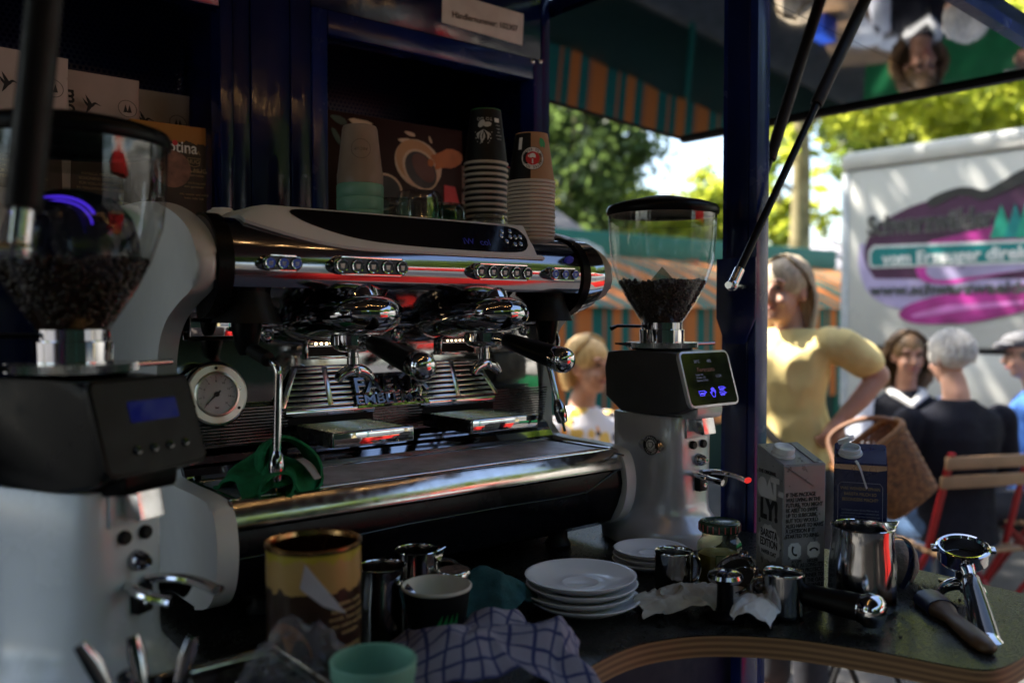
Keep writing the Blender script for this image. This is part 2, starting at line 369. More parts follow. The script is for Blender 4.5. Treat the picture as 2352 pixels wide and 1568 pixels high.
# mirrored side flap, hinged along the cart's right side
MIRROR = mat('mirror_sheet', (.27, .28, .295), .035, 1, var=.04, rvar=.02, vs=3, bump=.008, bs=4)
def fz(x): return 2.2-.059*(x-1.43)
FX0, FX1, FY0, FY1 = 1.47, 2.645, .88, 2.19
def slab(nm, x0, x1, y0, y1, dz0, dz1, mt, par):
    V = [(x, y, fz(x)+dz) for dz in (dz0, dz1) for y in (y0, y1) for x in (x0, x1)]
    m = MB(); m.add(V, [(0, 2, 3, 1), (4, 5, 7, 6), (0, 1, 5, 4), (2, 6, 7, 3), (0, 4, 6, 2), (1, 3, 7, 5)]); return m.build(nm, mt, par)
flap = slab('side_flap', FX0, FX1, FY0, FY1, .012, .045, NAVY, cart)
slab('mirror_panel', FX0, FX1-.026, FY0+.03, 1.197, .0, .0119, MIRROR, flap)
slab('mirror_panel', FX0, FX1-.026, 1.199, FY1-.012, .0, .0119, MIRROR, flap)
slab('edge_trim', FX1-.025, FX1, FY0, FY1, -.012, .0118, RUBBER, flap)
slab('edge_trim', FX0, FX1-.0255, FY0, FY0+.029, -.014, .0118, NAVYF, flap)
slab('edge_trim', FX0, FX1-.0255, FY1-.0115, FY1, -.004, .0118, RUBBER, flap)
cbox('side_rail', 1.40, 1.468, .50, 2.18, 2.25, 2.30, NAVYF)
cbox('roof', -.95, 1.50, .50, 2.25, 2.3005, 2.345, mat('roof_lining', (.03, .03, .032), .6))
cbox('light_block_panel', -.64, .71, 2.022, 2.04, 1.90, 2.30, NAVY)  # panels added behind the perforated sheets to keep their holes dark
cbox('light_block_panel', .7105, 1.47, 2.022, 2.04, 1.60, 2.30, NAVY)
# unseen flap with dark lining, added over the barista's side to darken the interior
LIN = mat('shade_flap_lining', (.02, .021, .03), .55)
ffl = cbox('shade_flap', -.95, 1.46, -.95, .495, 2.30, 2.33, NAVY, .004)
cbox('shade_curtain', -.95, -.935, -.93, .45, 1.15, 2.287, LIN, .001, ffl)  # unseen curtain added to cut light from the front left
cbox('shade_flap_lining', -.93, 1.44, -.93, .48, 2.288, 2.2995, LIN, .001, ffl)
m = MB(); m.box((-.935, .53, 1.68), (.05, .05, 1.24), bev=.003); m.build('roof_post', NAVYF, cart)
cbox('left_wall', -.95, -.92, .98, 2.2, .36, 1.03, NAVY)
cbox('back_wall', -.92, -.625, 2.0, 2.03, 1.06, 2.30, NAVY)
# left post and near strut
m = MB(); m.box((.035, .83, 1.67), (.05, .07, 1.26), bev=.003); lp = m.build('roof_post', NAVYF, cart)
a = at(44, 575, .76); bt = at(118, -160, .80)
m = MB(); m.tube([(.05, .845, a.z), a], .007, 10); m.build('strut_bracket', STEEL, lp)
strut(a, bt, .12, r0=.007, r1=.0155)
# bolts on the header
for px in (1219, 1237):
    p = on(1, YC, px, 143); m = MB(); m.ball((p.x, YC-.006, p.z), (.0065, .005, .0065), 12, 8); m.build('bolt', STEEL, cart)
# dealer number sign
sg = thing('dealer_sign', 'white paper sign reading Händlernummer: 102307 on the navy cabinet header', 'sign', (1.26, YC-.003, 2.15))
c4 = [on(1, YC-.0015, *p) for p in ((1015, 52), (1200, 105), (1203, 33), (1017, -22))]
m = MB(); m.add([tuple(p) for p in c4]+[(p.x, YC-.0002, p.z) for p in c4], [(0, 1, 2, 3), (7, 6, 5, 4), (0, 4, 5, 1), (1, 5, 6, 2), (2, 6, 7, 3), (3, 7, 4, 0)]); m.build('sheet', PAPERW, sg)
ti = on(1, YC-.002, 1036, 33); tj = on(1, YC-.002, 1191, 68)
m = MB(); m.text('Händlernummer: 102307', .0192, frame(((ti+tj)/2), tj-ti, (0, 0, 1)), .0003, .012, sx=(tj-ti).length/.2045*1.02); m.build('lettering', INK, sg)
# ------------------------------------------------------------ white market trailer
XT = 6.28
TRW = mat('trailer_white', (.56, .56, .53), .35, var=.03, vs=2)
tr = thing('market_trailer', 'white market trailer printed with Schwarzwälder lettering on magenta swirls', 'trailer', (7.4, .6, 0))
y1 = on(0, XT, 1936, 600).y
def tbox(nm, x0, x1, y0, y1_, z0, z1, mt, bev=.02): return cbox(nm, x0, x1, y0, y1_, z0, z1, mt, bev, tr)
ztop = on(0, XT, 1945, 352).z; zr = on(0, XT, 1945, 396).z; zs = on(0, XT, 1945, 798).z
wallp = tbox('side_wall', XT, XT+2.3, -4, y1, zs+.02, zr, TRW, .015)
tbox('roof_cap', XT-.03, XT+2.33, -4.05, y1+.03, zr+.003, ztop, TRW, .05)
tbox('counter_seam', XT+.01, XT+2.2, -3.98, y1-.02, zs-.015, zs+.018, RUBBER, .0)
tbox('lower_wall', XT, XT+2.3, -4, y1, .75, zs-.017, TRW, .015)
GSK = mat('green_skirt', (.01, .17, .06), .6); tbox('skirt', XT+.03, XT+2.2, -3.95, y1-.05, .18, .748, GSK, .01)
tbox('corner_trim', XT-.012, XT+.05, y1-.045, y1+.012, .76, zr-.004, mat('trailer_trim', (.55, .58, .6), .3), .01)
for wy in (.2, -.7):
    m = MB(); m.lathe([(0, -.1), (.2, -.1), (.31, -.09), (.31, .09), (.2, .1), (0, .1)], 28, T(XT+.2, wy, .31) @ RY(pi/2)); m.build('wheel', RUBBER, tr)
def TP(px, py): p = on(0, XT, px, py); return (-p.y, p.z)
def tprint(nm, pts, mt, off, smooth=1):
    P = [TP(*q) for q in pts]
    if smooth: P = smooth_poly(P, smooth+1)
    m = MB(); m.prism(P, 0, .002, frame((XT-off, 0, 0), (0, -1, 0), (0, 0, 1))); return m.build(nm, mt, wallp)
VIO = mat('violet_print', (.055, .012, .05), .4, var=.3, vs=2); MAG = mat('magenta_print', (.36, .025, .22), .4, var=.35, vs=2.5); LIL = mat('lilac_print', (.42, .36, .58), .4, var=.15, vs=2)
MAGL = mat('pink_print', (.52, .16, .44), .4, var=.2, vs=3); DRK = mat('black_print', (.025, .024, .026), .4); GRY = mat('grey_print', (.16, .16, .16), .4); TEAL = mat('teal_print', (.0, .20, .20), .4); TEAL2 = mat('teal_green_print', (.01, .30, .20), .4); WPR = mat('white_print', (.72, .74, .72), .4)
tprint('print_swirl', [(1975, 560), (1970, 620), (2000, 690), (2100, 720), (2200, 700), (2352, 690), (2500, 660), (2500, 560), (2200, 570)], LIL, .003)
tprint('print_swirl', [(1985, 600), (1987, 560), (2010, 520), (2075, 480), (2150, 455), (2220, 450), (2290, 440), (2352, 390), (2500, 370), (2500, 640), (2200, 640), (2010, 640)], VIO, .005)
tprint('print_swirl', [(2100, 640), (2110, 560), (2200, 540), (2352, 500), (2500, 480), (2500, 620), (2352, 620), (2230, 645), (2160, 655)], MAG, .007)
tprint('print_swirl', [(2060, 725), (2080, 700), (2150, 680), (2300, 660), (2500, 630), (2500, 690), (2352, 715), (2240, 742), (2150, 745), (2090, 742)], MAG, .007)
tprint('print_swirl', [(2120, 610), (2200, 600), (2352, 585), (2500, 570), (2500, 590), (2352, 620), (2200, 640), (2140, 645)], LIL, .009)
tprint('print_swirl', [(2090, 722), (2180, 700), (2352, 690), (2352, 698), (2200, 715), (2100, 732)], MAGL, .009)
def stroke(pts, w0, mt, off):
    pts = smooth_poly([(float(a), float(b)) for a, b in pts]+[(float(a), float(b)+w0) for a, b in reversed(pts)], 2); return tprint('print_stroke', pts, mt, off, 0)
tprint('print_roofline', [(2128, 470), (2135, 455), (2190, 432), (2230, 428), (2262, 440), (2290, 425), (2352, 385), (2440, 360), (2440, 400), (2352, 420), (2290, 450), (2255, 462), (2225, 448), (2190, 452), (2145, 478)], DRK, .011, 1)
def ttext(nm, body, pl, pr, py, h, mt, off, bold=.0, sx=1):
    a = on(0, XT-off, pl, py[0]); b2 = on(0, XT-off, pr, py[1]); w = abs(a.y-b2.y)
    c = bpy.data.curves.new('q', 'FONT'); c.body = body; c.size = 1; o = bpy.data.objects.new('q', c); me = bpy.data.meshes.new_from_object(o); xs = [v.co.x for v in me.vertices]; wid = max(xs)-min(xs)
    bpy.data.objects.remove(o); bpy.data.meshes.remove(me)
    hz = h/F*((a-_c).dot(_v)); s = hz/.7
    m = MB(); m.text(body, s, frame((a+b2)/2, (0, -1, 0), (0, 0, 1)), .002, bold, sx=w/(wid*s)); return m.build(nm, mt, wallp)
ttext('lettering', 'Schwarzwälder', 1993, 2282, (514, 508), 42, mat('mid_grey_print', (.20, .20, .20), .4), .013, .045)
ttext('lettering', 'Schwarzwälder', 1994, 2281, (513, 507), 42, mat('dark_grey_print', (.03, .03, .03), .4), .018, .006)
m_ = [(1999, 610), (1999, 580), (2010, 568), (2500, 540), (2500, 596), (2352, 603), (2010, 620)]
tprint('banner_border', [(2004, 616), (1998, 608), (1997, 578), (2008, 564), (2520, 545), (2520, 600), (2352, 605)], WPR, .013, 0)
tprint('banner', [(2008, 611), (2003, 604), (2002, 582), (2012, 570), (2520, 551), (2520, 594), (2352, 599)], TEAL, .016, 0)
ttext('lettering', 'vom Erzeuger direkt zum', 2028, 2470, (594, 577), 27, WPR, .021, .03)
ttext('lettering', 'www.schwarzwaelder.de', 1998, 2450, (664, 662), 24, mat('soft_black_print', (.05, .06, .055), .4), .013, .03)
for k, (x0, h0, mt) in enumerate([(2285, 470, TEAL2), (2318, 468, TEAL), (2345, 462, TEAL2)]):
    tprint('print_tree', [(x0-10, 548), (x0+16, h0), (x0+46, 546)], mt, .013+.003*k, 0)
# ------------------------------------------------------------ striped market stalls
def stripemat(name, ax, per, cols, rough=.75, ph=0, transl=.3):
    m = mat(name, cols[0], rough, var=0, rvar=0); n, L, b = nodes(m)
    tc = n.new('ShaderNodeTexCoord'); sp = n.new('ShaderNodeSeparateXYZ'); L.new(tc.outputs['Object'], sp.inputs[0])
    q = n.new('ShaderNodeMath'); q.operation = 'DIVIDE'; L.new(sp.outputs[ax], q.inputs[0]); q.inputs[1].default_value = per
    q2 = n.new('ShaderNodeMath'); q2.operation = 'ADD'; L.new(q.outputs[0], q2.inputs[0]); q2.inputs[1].default_value = 100+ph
    q3 = n.new('ShaderNodeMath'); q3.operation = 'FRACT'; L.new(q2.outputs[0], q3.inputs[0])
    cr = n.new('ShaderNodeValToRGB'); cr.color_ramp.interpolation = 'CONSTANT'; el = cr.color_ramp.elements
    st = [(0, cols[0]), (.26, cols[1]), (.44, cols[2]), (.49, cols[1]), (.60, cols[0]), (.76, cols[1]), (.92, cols[2])]
    while len(el) < len(st): el.new(.5)
    for e, (p, c) in zip(el, st): e.position = p; e.color = tuple(c)+(1,)
    L.new(q3.outputs[0], cr.inputs[0]); L.new(cr.outputs[0], b.inputs['Base Color'])
    tl = n.new('ShaderNodeBsdfTranslucent'); L.new(cr.outputs[0], tl.inputs[0]); mx = n.new('ShaderNodeMixShader'); mx.inputs[0].default_value = transl
    L.new(b.outputs[0], mx.inputs[1]); L.new(tl.outputs[0], mx.inputs[2]); L.new(mx.outputs[0], n['Material Output'].inputs['Surface']); return m
STR = stripemat('orange_green_stripes', 0, .62, [(.62, .20, .04), (.01, .16, .13), (.42, .15, .06)], ph=.1)
GRN = mat('stall_green', (.01, .15, .11), .55)
st = thing('striped_stall', 'market stall with orange and green striped awning and side curtain behind the seated people', 'market stall', (6.5, 5.6, 0))
YS = 4.8
m = MB(); m.grid(lambda u, v: (3.2+u*7.5, YS+.5*v**2*.0+.015*sin(u*70)+.02*sin(u*23+1), .66+v*.86), 150, 4); m.build('curtain', STR, st, solid=.004)
m = MB(); m.grid(lambda u, v: (3.2+u*7.5, YS-.06+v*1.62, 1.525+.53*v+.12*sin(v*pi)*(.6+.4*sin(u*19))), 60, 8); m.build('awning', STR, st, solid=.004)
cbox('skirt', 3.2, 10.7, YS+.03, YS+.06, .05, .655, mat('skirt_dark', (.006, .03, .022), .8), .004, st)
cbox('fascia', 3.1, 10.8, YS+1.57, YS+1.63, 2.06, 2.30, GRN, .01, st)
for x in (3.25, 5.7, 8.2, 10.6):
    m = MB(); m.tube([(x, YS+.03, 0), (x, YS+.03, 1.52)], .03, 10); m.build('post', GRN, st)
    m = MB(); m.tube([(x, YS+1.6, 0), (x, YS+1.6, 2.06)], .03, 10); m.build('post', GRN, st)
# grey tent roofs behind the stall
TENT = mat('grey_tent_canvas', (.17, .16, .17), .8, var=.1, vs=2)
def tent(label, c, w_, d_, z0, z1, mt, rz=0):
    t = thing('market_tent', label, 'tent', (c[0], c[1], 0), rz)
    m = MB(); V = [(-w_/2, -d_/2, z0), (w_/2, -d_/2, z0), (w_/2, d_/2, z0), (-w_/2, d_/2, z0), (0, 0, z1)]
    m.add(V, [(0, 1, 4), (1, 2, 4), (2, 3, 4), (3, 0, 4)]); m.build('roof', mt, t, local=True, solid=.01, ang=10)
    m = MB()
    for a, b in ((0, 1), (1, 2), (2, 3), (3, 0)):
        A, B = Vector(V[a]), Vector(V[b]); m.add([A, B, B-Vector((0, 0, .25)), A-Vector((0, 0, .25))], [(0, 1, 2, 3)])
    m.build('valance', mt, t, local=True)
    for v in V[:4]:
        m = MB(); m.tube([(v[0]*.98, v[1]*.98, 0), (v[0]*.98, v[1]*.98, z0)], .03, 8); m.build('leg', STEEL, t, local=True)
    return t
p = at(1205, 560, 10.5); tent('dark grey peaked tent behind the espresso machine', (p.x, p.y), 2.3, 2.3, 2.1, 2.95, TENT, .7)
p = at(1905, 600, 15); tent('pale lilac grey tent roof beside the tree trunk', (p.x, p.y), 2.6, 2.6, 2.0, 2.75, mat('lilac_tent_canvas', (.36, .35, .42), .8), .4)
p = at(1330, 545, 8.0)
ar = thing('white_vehicle', 'white rounded vehicle roof with teal band behind the tent edge', 'vehicle', (p.x+.3, p.y+.8, 0), radians(-20))
m = MB(); m.prism([(-.5, .5), (.5, .5), (.5, 1.95), (.42, 2.10), (.25, 2.17), (-.25, 2.17), (-.42, 2.10), (-.5, 1.95)], -.45, .45, RX(pi/2), bev=.03); m.build('body', TRW, ar, local=True)
m = MB(); m.box((0, 0, 1.86), (1.02, .92, .16), bev=.01); m.build('band', mat('teal_band', (.0, .2, .15), .5), ar, local=True)
m = MB(); m.box((0, 0, .28), (.9, .8, .5), bev=.05); m.build('undercarriage', RUBBER, ar, local=True)
# ------------------------------------------------------------ espresso machine
em = thing('espresso_machine', 'two group chrome espresso machine with white side panels and drip tray', 'espresso machine', (.80, 1.35, 1.06))
XL, XR = .446, 1.160
YZ = lambda x: frame((x, 0, 0), (0, 1, 0), (0, 0, 1))      # local x->Y, y->Z, z->X
side = [(1.60, 1.648), (1.36, 1.646), (1.285, 1.634), (1.215, 1.612), (1.168, 1.588), (1.143, 1.556), (1.143, 1.532), (1.163, 1.51), (1.215, 1.494), (1.272, 1.468), (1.302, 1.43), (1.312, 1.36), (1.312, 1.262), (1.297, 1.241), (1.115, 1.241), (1.096, 1.225), (1.086, 1.195), (1.085, 1.165), (1.094, 1.128), (1.120, 1.10), (1.17, 1.087), (1.60, 1.087)]
side = smooth_poly(side, 2)
m = MB(); m.prism(side, -.028, 0, YZ(XL), bev=.009, seg=4); m.build('side_panel', WHITEP, em, ang=50)
m = MB(); m.prism(side, 0, .024, YZ(XR), bev=.006, seg=4); m.build('side_panel', WHITEP, em, ang=50)
def tubeprof(k=1, n=22):
    P = [(1.306, 1.466)]
    for i in range(n+1):
        a = radians(206-(206-88)*i/n); P.append((1.217+.070*k*cos(a), 1.545+.068*k*sin(a)))
    return P+[(1.302, 1.612), (1.306, 1.594), (1.595, 1.594), (1.595, 1.466)]
m = MB(); m.prism(tubeprof(), XL+.0005, XR-.0005, YZ(0)); m.build('body_tube', TUBEST, em, ang=30)
for x0, x1 in ((XL+.0008, XL+.022), (XR-.052, XR-.034)):
    m = MB(); m.prism([(1.217+.0745*cos(a), 1.545+.0725*sin(a)) for a in [radians(80+200*i/30) for i in range(31)]]+[(1.24, 1.53)], x0, x1, YZ(0), bev=.004); m.build('end_collar', BLACKP, em)
R0 = [(1.217+.0715*cos(radians(70+210*i/30)), 1.545+.0695*sin(radians(70+210*i/30))) for i in range(31)]
R1 = [(1.222+.081*cos(radians(70+210*i/30)), 1.548+.066*sin(radians(70+210*i/30))) for i in range(31)]
m = MB(); m.sections([[(XR-.0335+.033*t, a[0]*(1-t*t)+b[0]*t*t, a[1]*(1-t*t)+b[1]*t*t) for a, b in zip(R0, R1)] for t in (0, .3, .6, 1)], None, False, False); m.build('end_flare', CHROME, em, ang=60)
# cup warmer top and rail
m = MB(); m.box((.803, 1.452, 1.5952), (.70, .28, .0024)); m.build('cup_tray', STEEL, em)
m = MB(); m.tube([(XL+.01, 1.30, 1.628), (XL+.01, 1.585, 1.64), (XR-.01, 1.585, 1.64), (XR-.01, 1.30, 1.628)], .004, 10)
for p_ in ((XL+.01, 1.45, 1.634), (.803, 1.585, 1.64), (XR-.01, 1.45, 1.634)): m.tube([p_, (p_[0], p_[1], 1.595)], .003, 8)
m.build('cup_rail', CHROME, em)
# display hood: white wedge with a dark glass face
DX0, DX1 = .497, 1.020
rings = []
for i in range(31):
    t = i/30; x = DX0+(DX1-DX0)*t
    k = min(1, t/.36); zb = 1.604-.033*(1-(1-k)**2); e = sqrt(max(.02, 1-max(0, (.07-t)/.07)**2)) * (1 if t < .97 else sqrt(max(.1, 1-((t-.97)/.03)**2)))
    zt = zb+.010+(1.632-zb-.010)*e; yb = 1.217-.0705*sqrt(max(0, 1-((zb-1.545)/.0685)**2)); yt = 1.188+.01*(1-e)
    rings.append([(x, yb+.010, zb-.002), (x, yb-.002, zb), (x, yb-.0035, zb+.004), (x, (yb+yt)/2-.0025, (zb+zt)/2+.002), (x, yt-.003, zt-.0025), (x, yt+.002, zt), (x, 1.285, zt-.001), (x, 1.29, 1.6125), (x, 1.22, 1.6)])
m = MB(); m.sections(rings); hood = m.build('display_hood', WHITEP, em, ang=45)
ydir = Vector((0, .037, .0585)); DP = frame((.80, 1.1672, 1.6025), (1, 0, 0), ydir)
gp = [(-.243, .0285), (-.222, .009), (-.185, -.006), (-.14, -.0175), (-.08, -.024), (.05, -.0275), (.165, -.0270), (.188, -.018), (.196, -.002), (.192, .017), (.178, .026), (.15, .0285), (0, .0295), (-.2, .0300)]
gp = smooth_poly(gp, 2)
m = MB(); m.prism(gp, -.004, .0022, DP, bev=.001); gl = m.build('display_glass', BLACKG, hood)
m = MB(); m.text('iW  col', .0175, DP @ T(.082, -.010, .0024), .0002, sx=1.05); m.build('display_text', BLUELCD, gl)
for a, b_ in ((.145, .016), (.163, .018), (.140, .007), (.159, .006), (.170, .006), (.181, .007), (.147, -.004), (.163, -.009), (.176, -.008)):
    m = MB(); m.lathe([(0, .0035), (.0035, .0035), (.0046, .0026), (.0046, .0015)], 14, DP @ T(a, b_, 0)); m.build('menu_button', STEEL, gl)
# button pods
def pod(pl, pr, n_, y=1.139):
    a = on(1, y, *pl); b = on(1, y, *pr); c = (a+b)/2; w = b.x-a.x; h = .0265 if n_ == 5 else .022
    P = [(w/2-h/2+h/2*cos(t), h/2*sin(t)) for t in [radians(-90+180*i/12) for i in range(13)]]+[(-w/2+h/2+h/2*cos(t), h/2*sin(t)) for t in [radians(90+180*i/12) for i in range(13)]]
    fr = frame((c.x, y, c.z), (1, 0, 0), (0, -.06, 1))
    m = MB(); m.prism(P, -.02, .006, fr, bev=.0025); pd = m.build('button_pod', CHROME, em)
    m = MB(); m.prism([(p[0]*(1-.006/w), p[1]*.84) for p in P], .0055, .0068, fr); m.build('pod_face', BLACKG, pd)
    for i in range(n_):
        x = (i-(n_-1)/2)*(w-h*.95)/(n_-1); r = h*.385
        m = MB(); m.lathe([(r, .0066), (r, .0088), (r*.93, .0098), (r*.8, .0094)], 20, fr @ T(x, 0, 0)); bt_ = m.build('button', CHROME, pd)
        m = MB(); m.lathe([(0, .0090), (r*.8, .0093), (r*.82, .0075)], 20, fr @ T(x, 0, 0)); m.build('button_cap', BTNB if n_ == 3 else BLACKG, bt_)
        m = MB(); s_ = r*.36; m.flat([(-s_, s_*.8), (-s_*.7, -s_), (s_*.7, -s_), (s_, s_*.8)], fr @ T(x, 0, .0094), .0003); m.build('button_icon', INKW if n_ == 5 else mat_icon, bt_)
BTNB = mat('blue_button', (.01, .03, .14), .2, var=.1, emit=.015, ecol=(.05, .15, 1)); mat_icon = mat('pale_blue_icon', (.25, .35, .5), .4, var=0)
pod((599, 602), (692, 606), 3); pod((762, 607), (934, 617), 5); pod((1084, 620), (1218, 630), 5); pod((1258, 627), (1324, 632), 3)
p = on(1, 1.152, 1305, 597); m = MB(); m.lathe([(0, .004), (.008, .0035), (.011, 0)], 18, frame((p.x, 1.150, p.z), (1, 0, 0), (0, -.5, 1)), sy=.7); m.build('maker_badge', mat('blue_badge', (.01, .01, .2), .3, emit=.01, ecol=(.1, .1, 1)), em)
# underside, splash back and trim
m = MB(); m.box((.803, 1.322, 1.375), (.712, .012, .206), bev=.001); spl = m.build('splash_back', SPLASH, em)
m = MB(); m.tube([(XL+.004, 1.310, 1.462), (XR-.004, 1.310, 1.462)], .004, 10); m.build('trim_bar', CHROME, spl)
m = MB(); m.box((.803, 1.46, 1.36), (.712, .262, .23)); m.build('body_shell', BLACKP, em)
def niche(px, py, w, h, led):
    p = on(1, 1.314, px, py); c = (p.x, 1.3155, p.z)
    m = MB()
    for dx in (-1, 1): m.box((c[0]+dx*(w/2-.002), 1.312, c[2]), (.004, .012, h), bev=.0015)
    for dz in (-1, 1): m.box((c[0], 1.312, c[2]+dz*(h/2-.002)), (w-.0085, .012, .0039), bev=.0015)
    ni = m.build('light_niche', CHROME, spl)
    m = MB(); m.box((c[0], 1.3153, c[2]), (w-.009, .001, h-.009)); m.build('niche_back', BLACKP, ni)
    m = MB(); m.box((c[0], 1.309, c[2]+h*.22), (w-.010, .008, .002)); m.build('led_strip', STEEL, ni)
    for i in range(6):
        m = MB(); m.ball((c[0]+(i-2.5)*w*.115, 1.3075, c[2]+h*.34), .0021, 8, 6); m.build('led', led, ni)
niche(752, 803, .083, .030, WARMLED); niche(1047, 794, .080, .030, WARMLED2)
for px, py in ((613, 771), (911, 769), (1205, 757)):
    p = on(1, 1.316, px, py); m = MB(); m.lathe([(0, .006), (.003, .006), (.0035, .004), (.006, .004), (.0075, .003), (.011, .004), (.0125, .002), (.0125, 0)], 24, frame((p.x, 1.317, p.z), (1, 0, 0), (0, 0, 1)) @ Matrix.Identity(4)); m.build('rosette', CHROME, spl)
# left polished side plate
m = MB(); c0 = on(1, 1.28, 500, 748); m.box((c0.x+.004, 1.287, c0.z+.006), (.085, .004, .045), bev=.0018, seg=3); m.build('polished_plate', CHROME, em)
# group heads
def ell(cx, y, zc, hw, hh, n=28, e=2.3):
    R = []
    for k in range(n):
        a = 2*pi*k/n; ca, sa = cos(a), sin(a)
        R.append((cx+hw*abs(ca)**(2/e)*(1 if ca > 0 else -1), y, zc+hh*abs(sa)**(2/e)*(1 if sa > 0 else -1)))
    return R
GRPC = mat('group_chrome', (.50, .50, .53), .05, 1, var=.03, rvar=.03, vs=25)
def group(gx):
    m = MB(); secs = [(1.325, 1.461, .022, .006), (1.318, 1.462, .040, .014), (1.30, 1.465, .055, .021), (1.265, 1.472, .063, .027), (1.225, 1.478, .063, .029), (1.185, 1.482, .057, .0275), (1.15, 1.484, .049, .0245), (1.127, 1.485, .038, .0205), (1.112, 1.485, .025, .0145), (1.105, 1.485, .011, .0065), (1.1042, 1.485, .001, .0005)]
    m.sections([ell(gx, s_[0], s_[1]-.006, s_[2]*1.24, s_[3]*1.22) for s_ in secs]); gr = m.build('group_head', GRPC, em, ang=60)
    m = MB(); nk = [(1.56, .024, .021, 1.185), (1.535, .027, .027, 1.183), (1.515, .036, .040, 1.188), (1.498, .047, .058, 1.198), (1.486, .052, .072, 1.205)]
    m.sections([[(gx+a*cos(2*pi*k/28), y_+b*sin(2*pi*k/28), z) for k in range(28)] for z, a, b, y_ in nk]); m.build('group_neck', CHROME, gr, ang=60)
    m = MB(); m.lathe([(.034, 1.462), (.045, 1.461), (.048, 1.456), (.048, 1.449), (.044, 1.447), (.036, 1.447)], 32, T(gx, 1.192, 0)); m.build('group_collar', STEEL, gr)
GX = (.671, .921)
for x in GX: group(x)
# portafilter prototype (rim at z=0, handle towards -y)
def portafilter(label, hmat=BLACKP, rb=.034, capr=.0215, spout=True, group=None):
    t = thing('portafilter', label, 'portafilter', (0, 0, 0), 0, group)
    m = MB(); m.lathe([(rb-.005, -.004), (rb-.003, .0), (rb, .0008), (rb+.0025, -.001), (rb+.0025, -.004), (rb, -.006), (rb, -.022), (rb-.006, -.029), (rb-.016, -.033), (.006, -.034), (0, -.034)], 36); m.lathe([(rb-.005, -.004), (rb-.0065, -.022), (0, -.023)], 36); bk = m.build('basket_body', CHROME, t)
    m = MB(); m.lathe([(0, -.0215), (rb-.008, -.0212)], 28); m.build('basket_inside', mat_grounds, bk)
    for s_ in (-1, 1):
        m = MB(); m.box((s_*(rb+.004), 0, -.005), (.010, .014, .006), bev=.0018); m.build('locking_ear', STEEL, bk)
    m = MB(); m.tube([(0, -rb+.006, -.016), (0, -rb-.012, -.017), (0, -rb-.026, -.0195)], [.0115, .0085, .0085], 16); m.build('handle_neck', CHROME, t)
    a, d = Vector((0, -rb-.022, -.019)), Vector((0, -.97, -.21)).normalized()
    L_ = .118; m = MB(); m.tube([a, a+d*.003, a+d*.03, a+d*L_*.6, a+d*L_], [.0105, .0125, .0140, .0165, .0185], 22); m.build('handle', hmat, t)
    m = MB(); q = zto(a+d*L_, d); m.lathe([(.0187, -.002), (.0192, .002), (capr*.93, .008), (capr*.93, .016), (capr*.84, .024), (capr*.6, .0295), (capr*.3, .0318), (0, .0325)], 28, q); m.build('end_cap', CHROME, t, ang=60)
    if spout:
        m = MB(); m.lathe([(.0085, -.033), (.0085, -.040), (.0095, -.041), (.0095, -.062), (.006, -.066), (0, -.067)], 20); sp_ = m.build('spout', CHROME, t)
        m = MB(); pts = [(.030*sin(a_)*1.0, 0, -.060-.024*(1-cos(a_))*.95) for a_ in [radians(-72+144*i/12) for i in range(13)]]
        m.tube([(p_[0], -.004, p_[2]) for p_ in pts], [.0062, .007, .0078, .0085, .009, .0095, .0098, .0095, .009, .0085, .0078, .007, .0062], 12, flat=1.15); m.build('spout_lip', CHROME, sp_)
        m = MB(); m.ball((0, -.015, -.063), (.0055, .004, .0065), 12, 8); m.build('spout_screw', CHROME, sp_)
    return t
mat_grounds = mat('wet_grounds', (.012, .008, .006), .7, bump=.6, bs=400)
pf = portafilter('portafilter locked in the group beside the pressure gauge, black handle'); place(pf, (GX[0], 1.192, 1.4545), 0)
pf2 = dup(pf, (GX[1], 1.192, 1.4545), radians(3), 'portafilter locked in the group beside the right steam wand, black handle')
# drip tray and base
m = MB(); m.prism([(1.118, 1.2365), (1.111, 1.2365), (1.1075, 1.2345), (1.0925, 1.2085), (1.0935, 1.2035), (1.10, 1.2), (1.118, 1.2)], XL+.001, XR-.001, YZ(0), bev=.0008); m.build('front_lip', mat('lip_steel', (.70, .67, .64), .2, 1, var=.05, vs=30, rvar=.07), em)
m = MB(); m.box((.803, 1.20, 1.2125), (.711, .163, .014)); m.build('drip_pan', DCHROME, em)
for x in (XL+.008, XR-.008): m = MB(); m.box((x, 1.20, 1.230), (.0135, .162, .016), bev=.002); m.build('tray_rim', DCHROME, em)
gm = MB(); n_r = 27
for i in range(n_r): gm.box((.803, 1.138+i*.0051, 1.2340), (.665, .0030, .004))
for x in (.49, .65, .803, .96, 1.115): gm.box((x, 1.199, 1.2315), (.004, .126, .002))
gm.build('drip_grille', mat('grille_steel', (.62, .62, .70), .5, .85, var=.1, vs=30), em, kind='stuff')
m = MB(); m.tube([(.465, 1.1305, 1.2345), (1.14, 1.1305, 1.2345)], .0032, 10); m.build('grille_bar', STEEL, em)
m = MB(); m.tube([(.465, 1.2768, 1.2345), (1.14, 1.2768, 1.2345)], .0032, 10); m.build('grille_bar', STEEL, em)
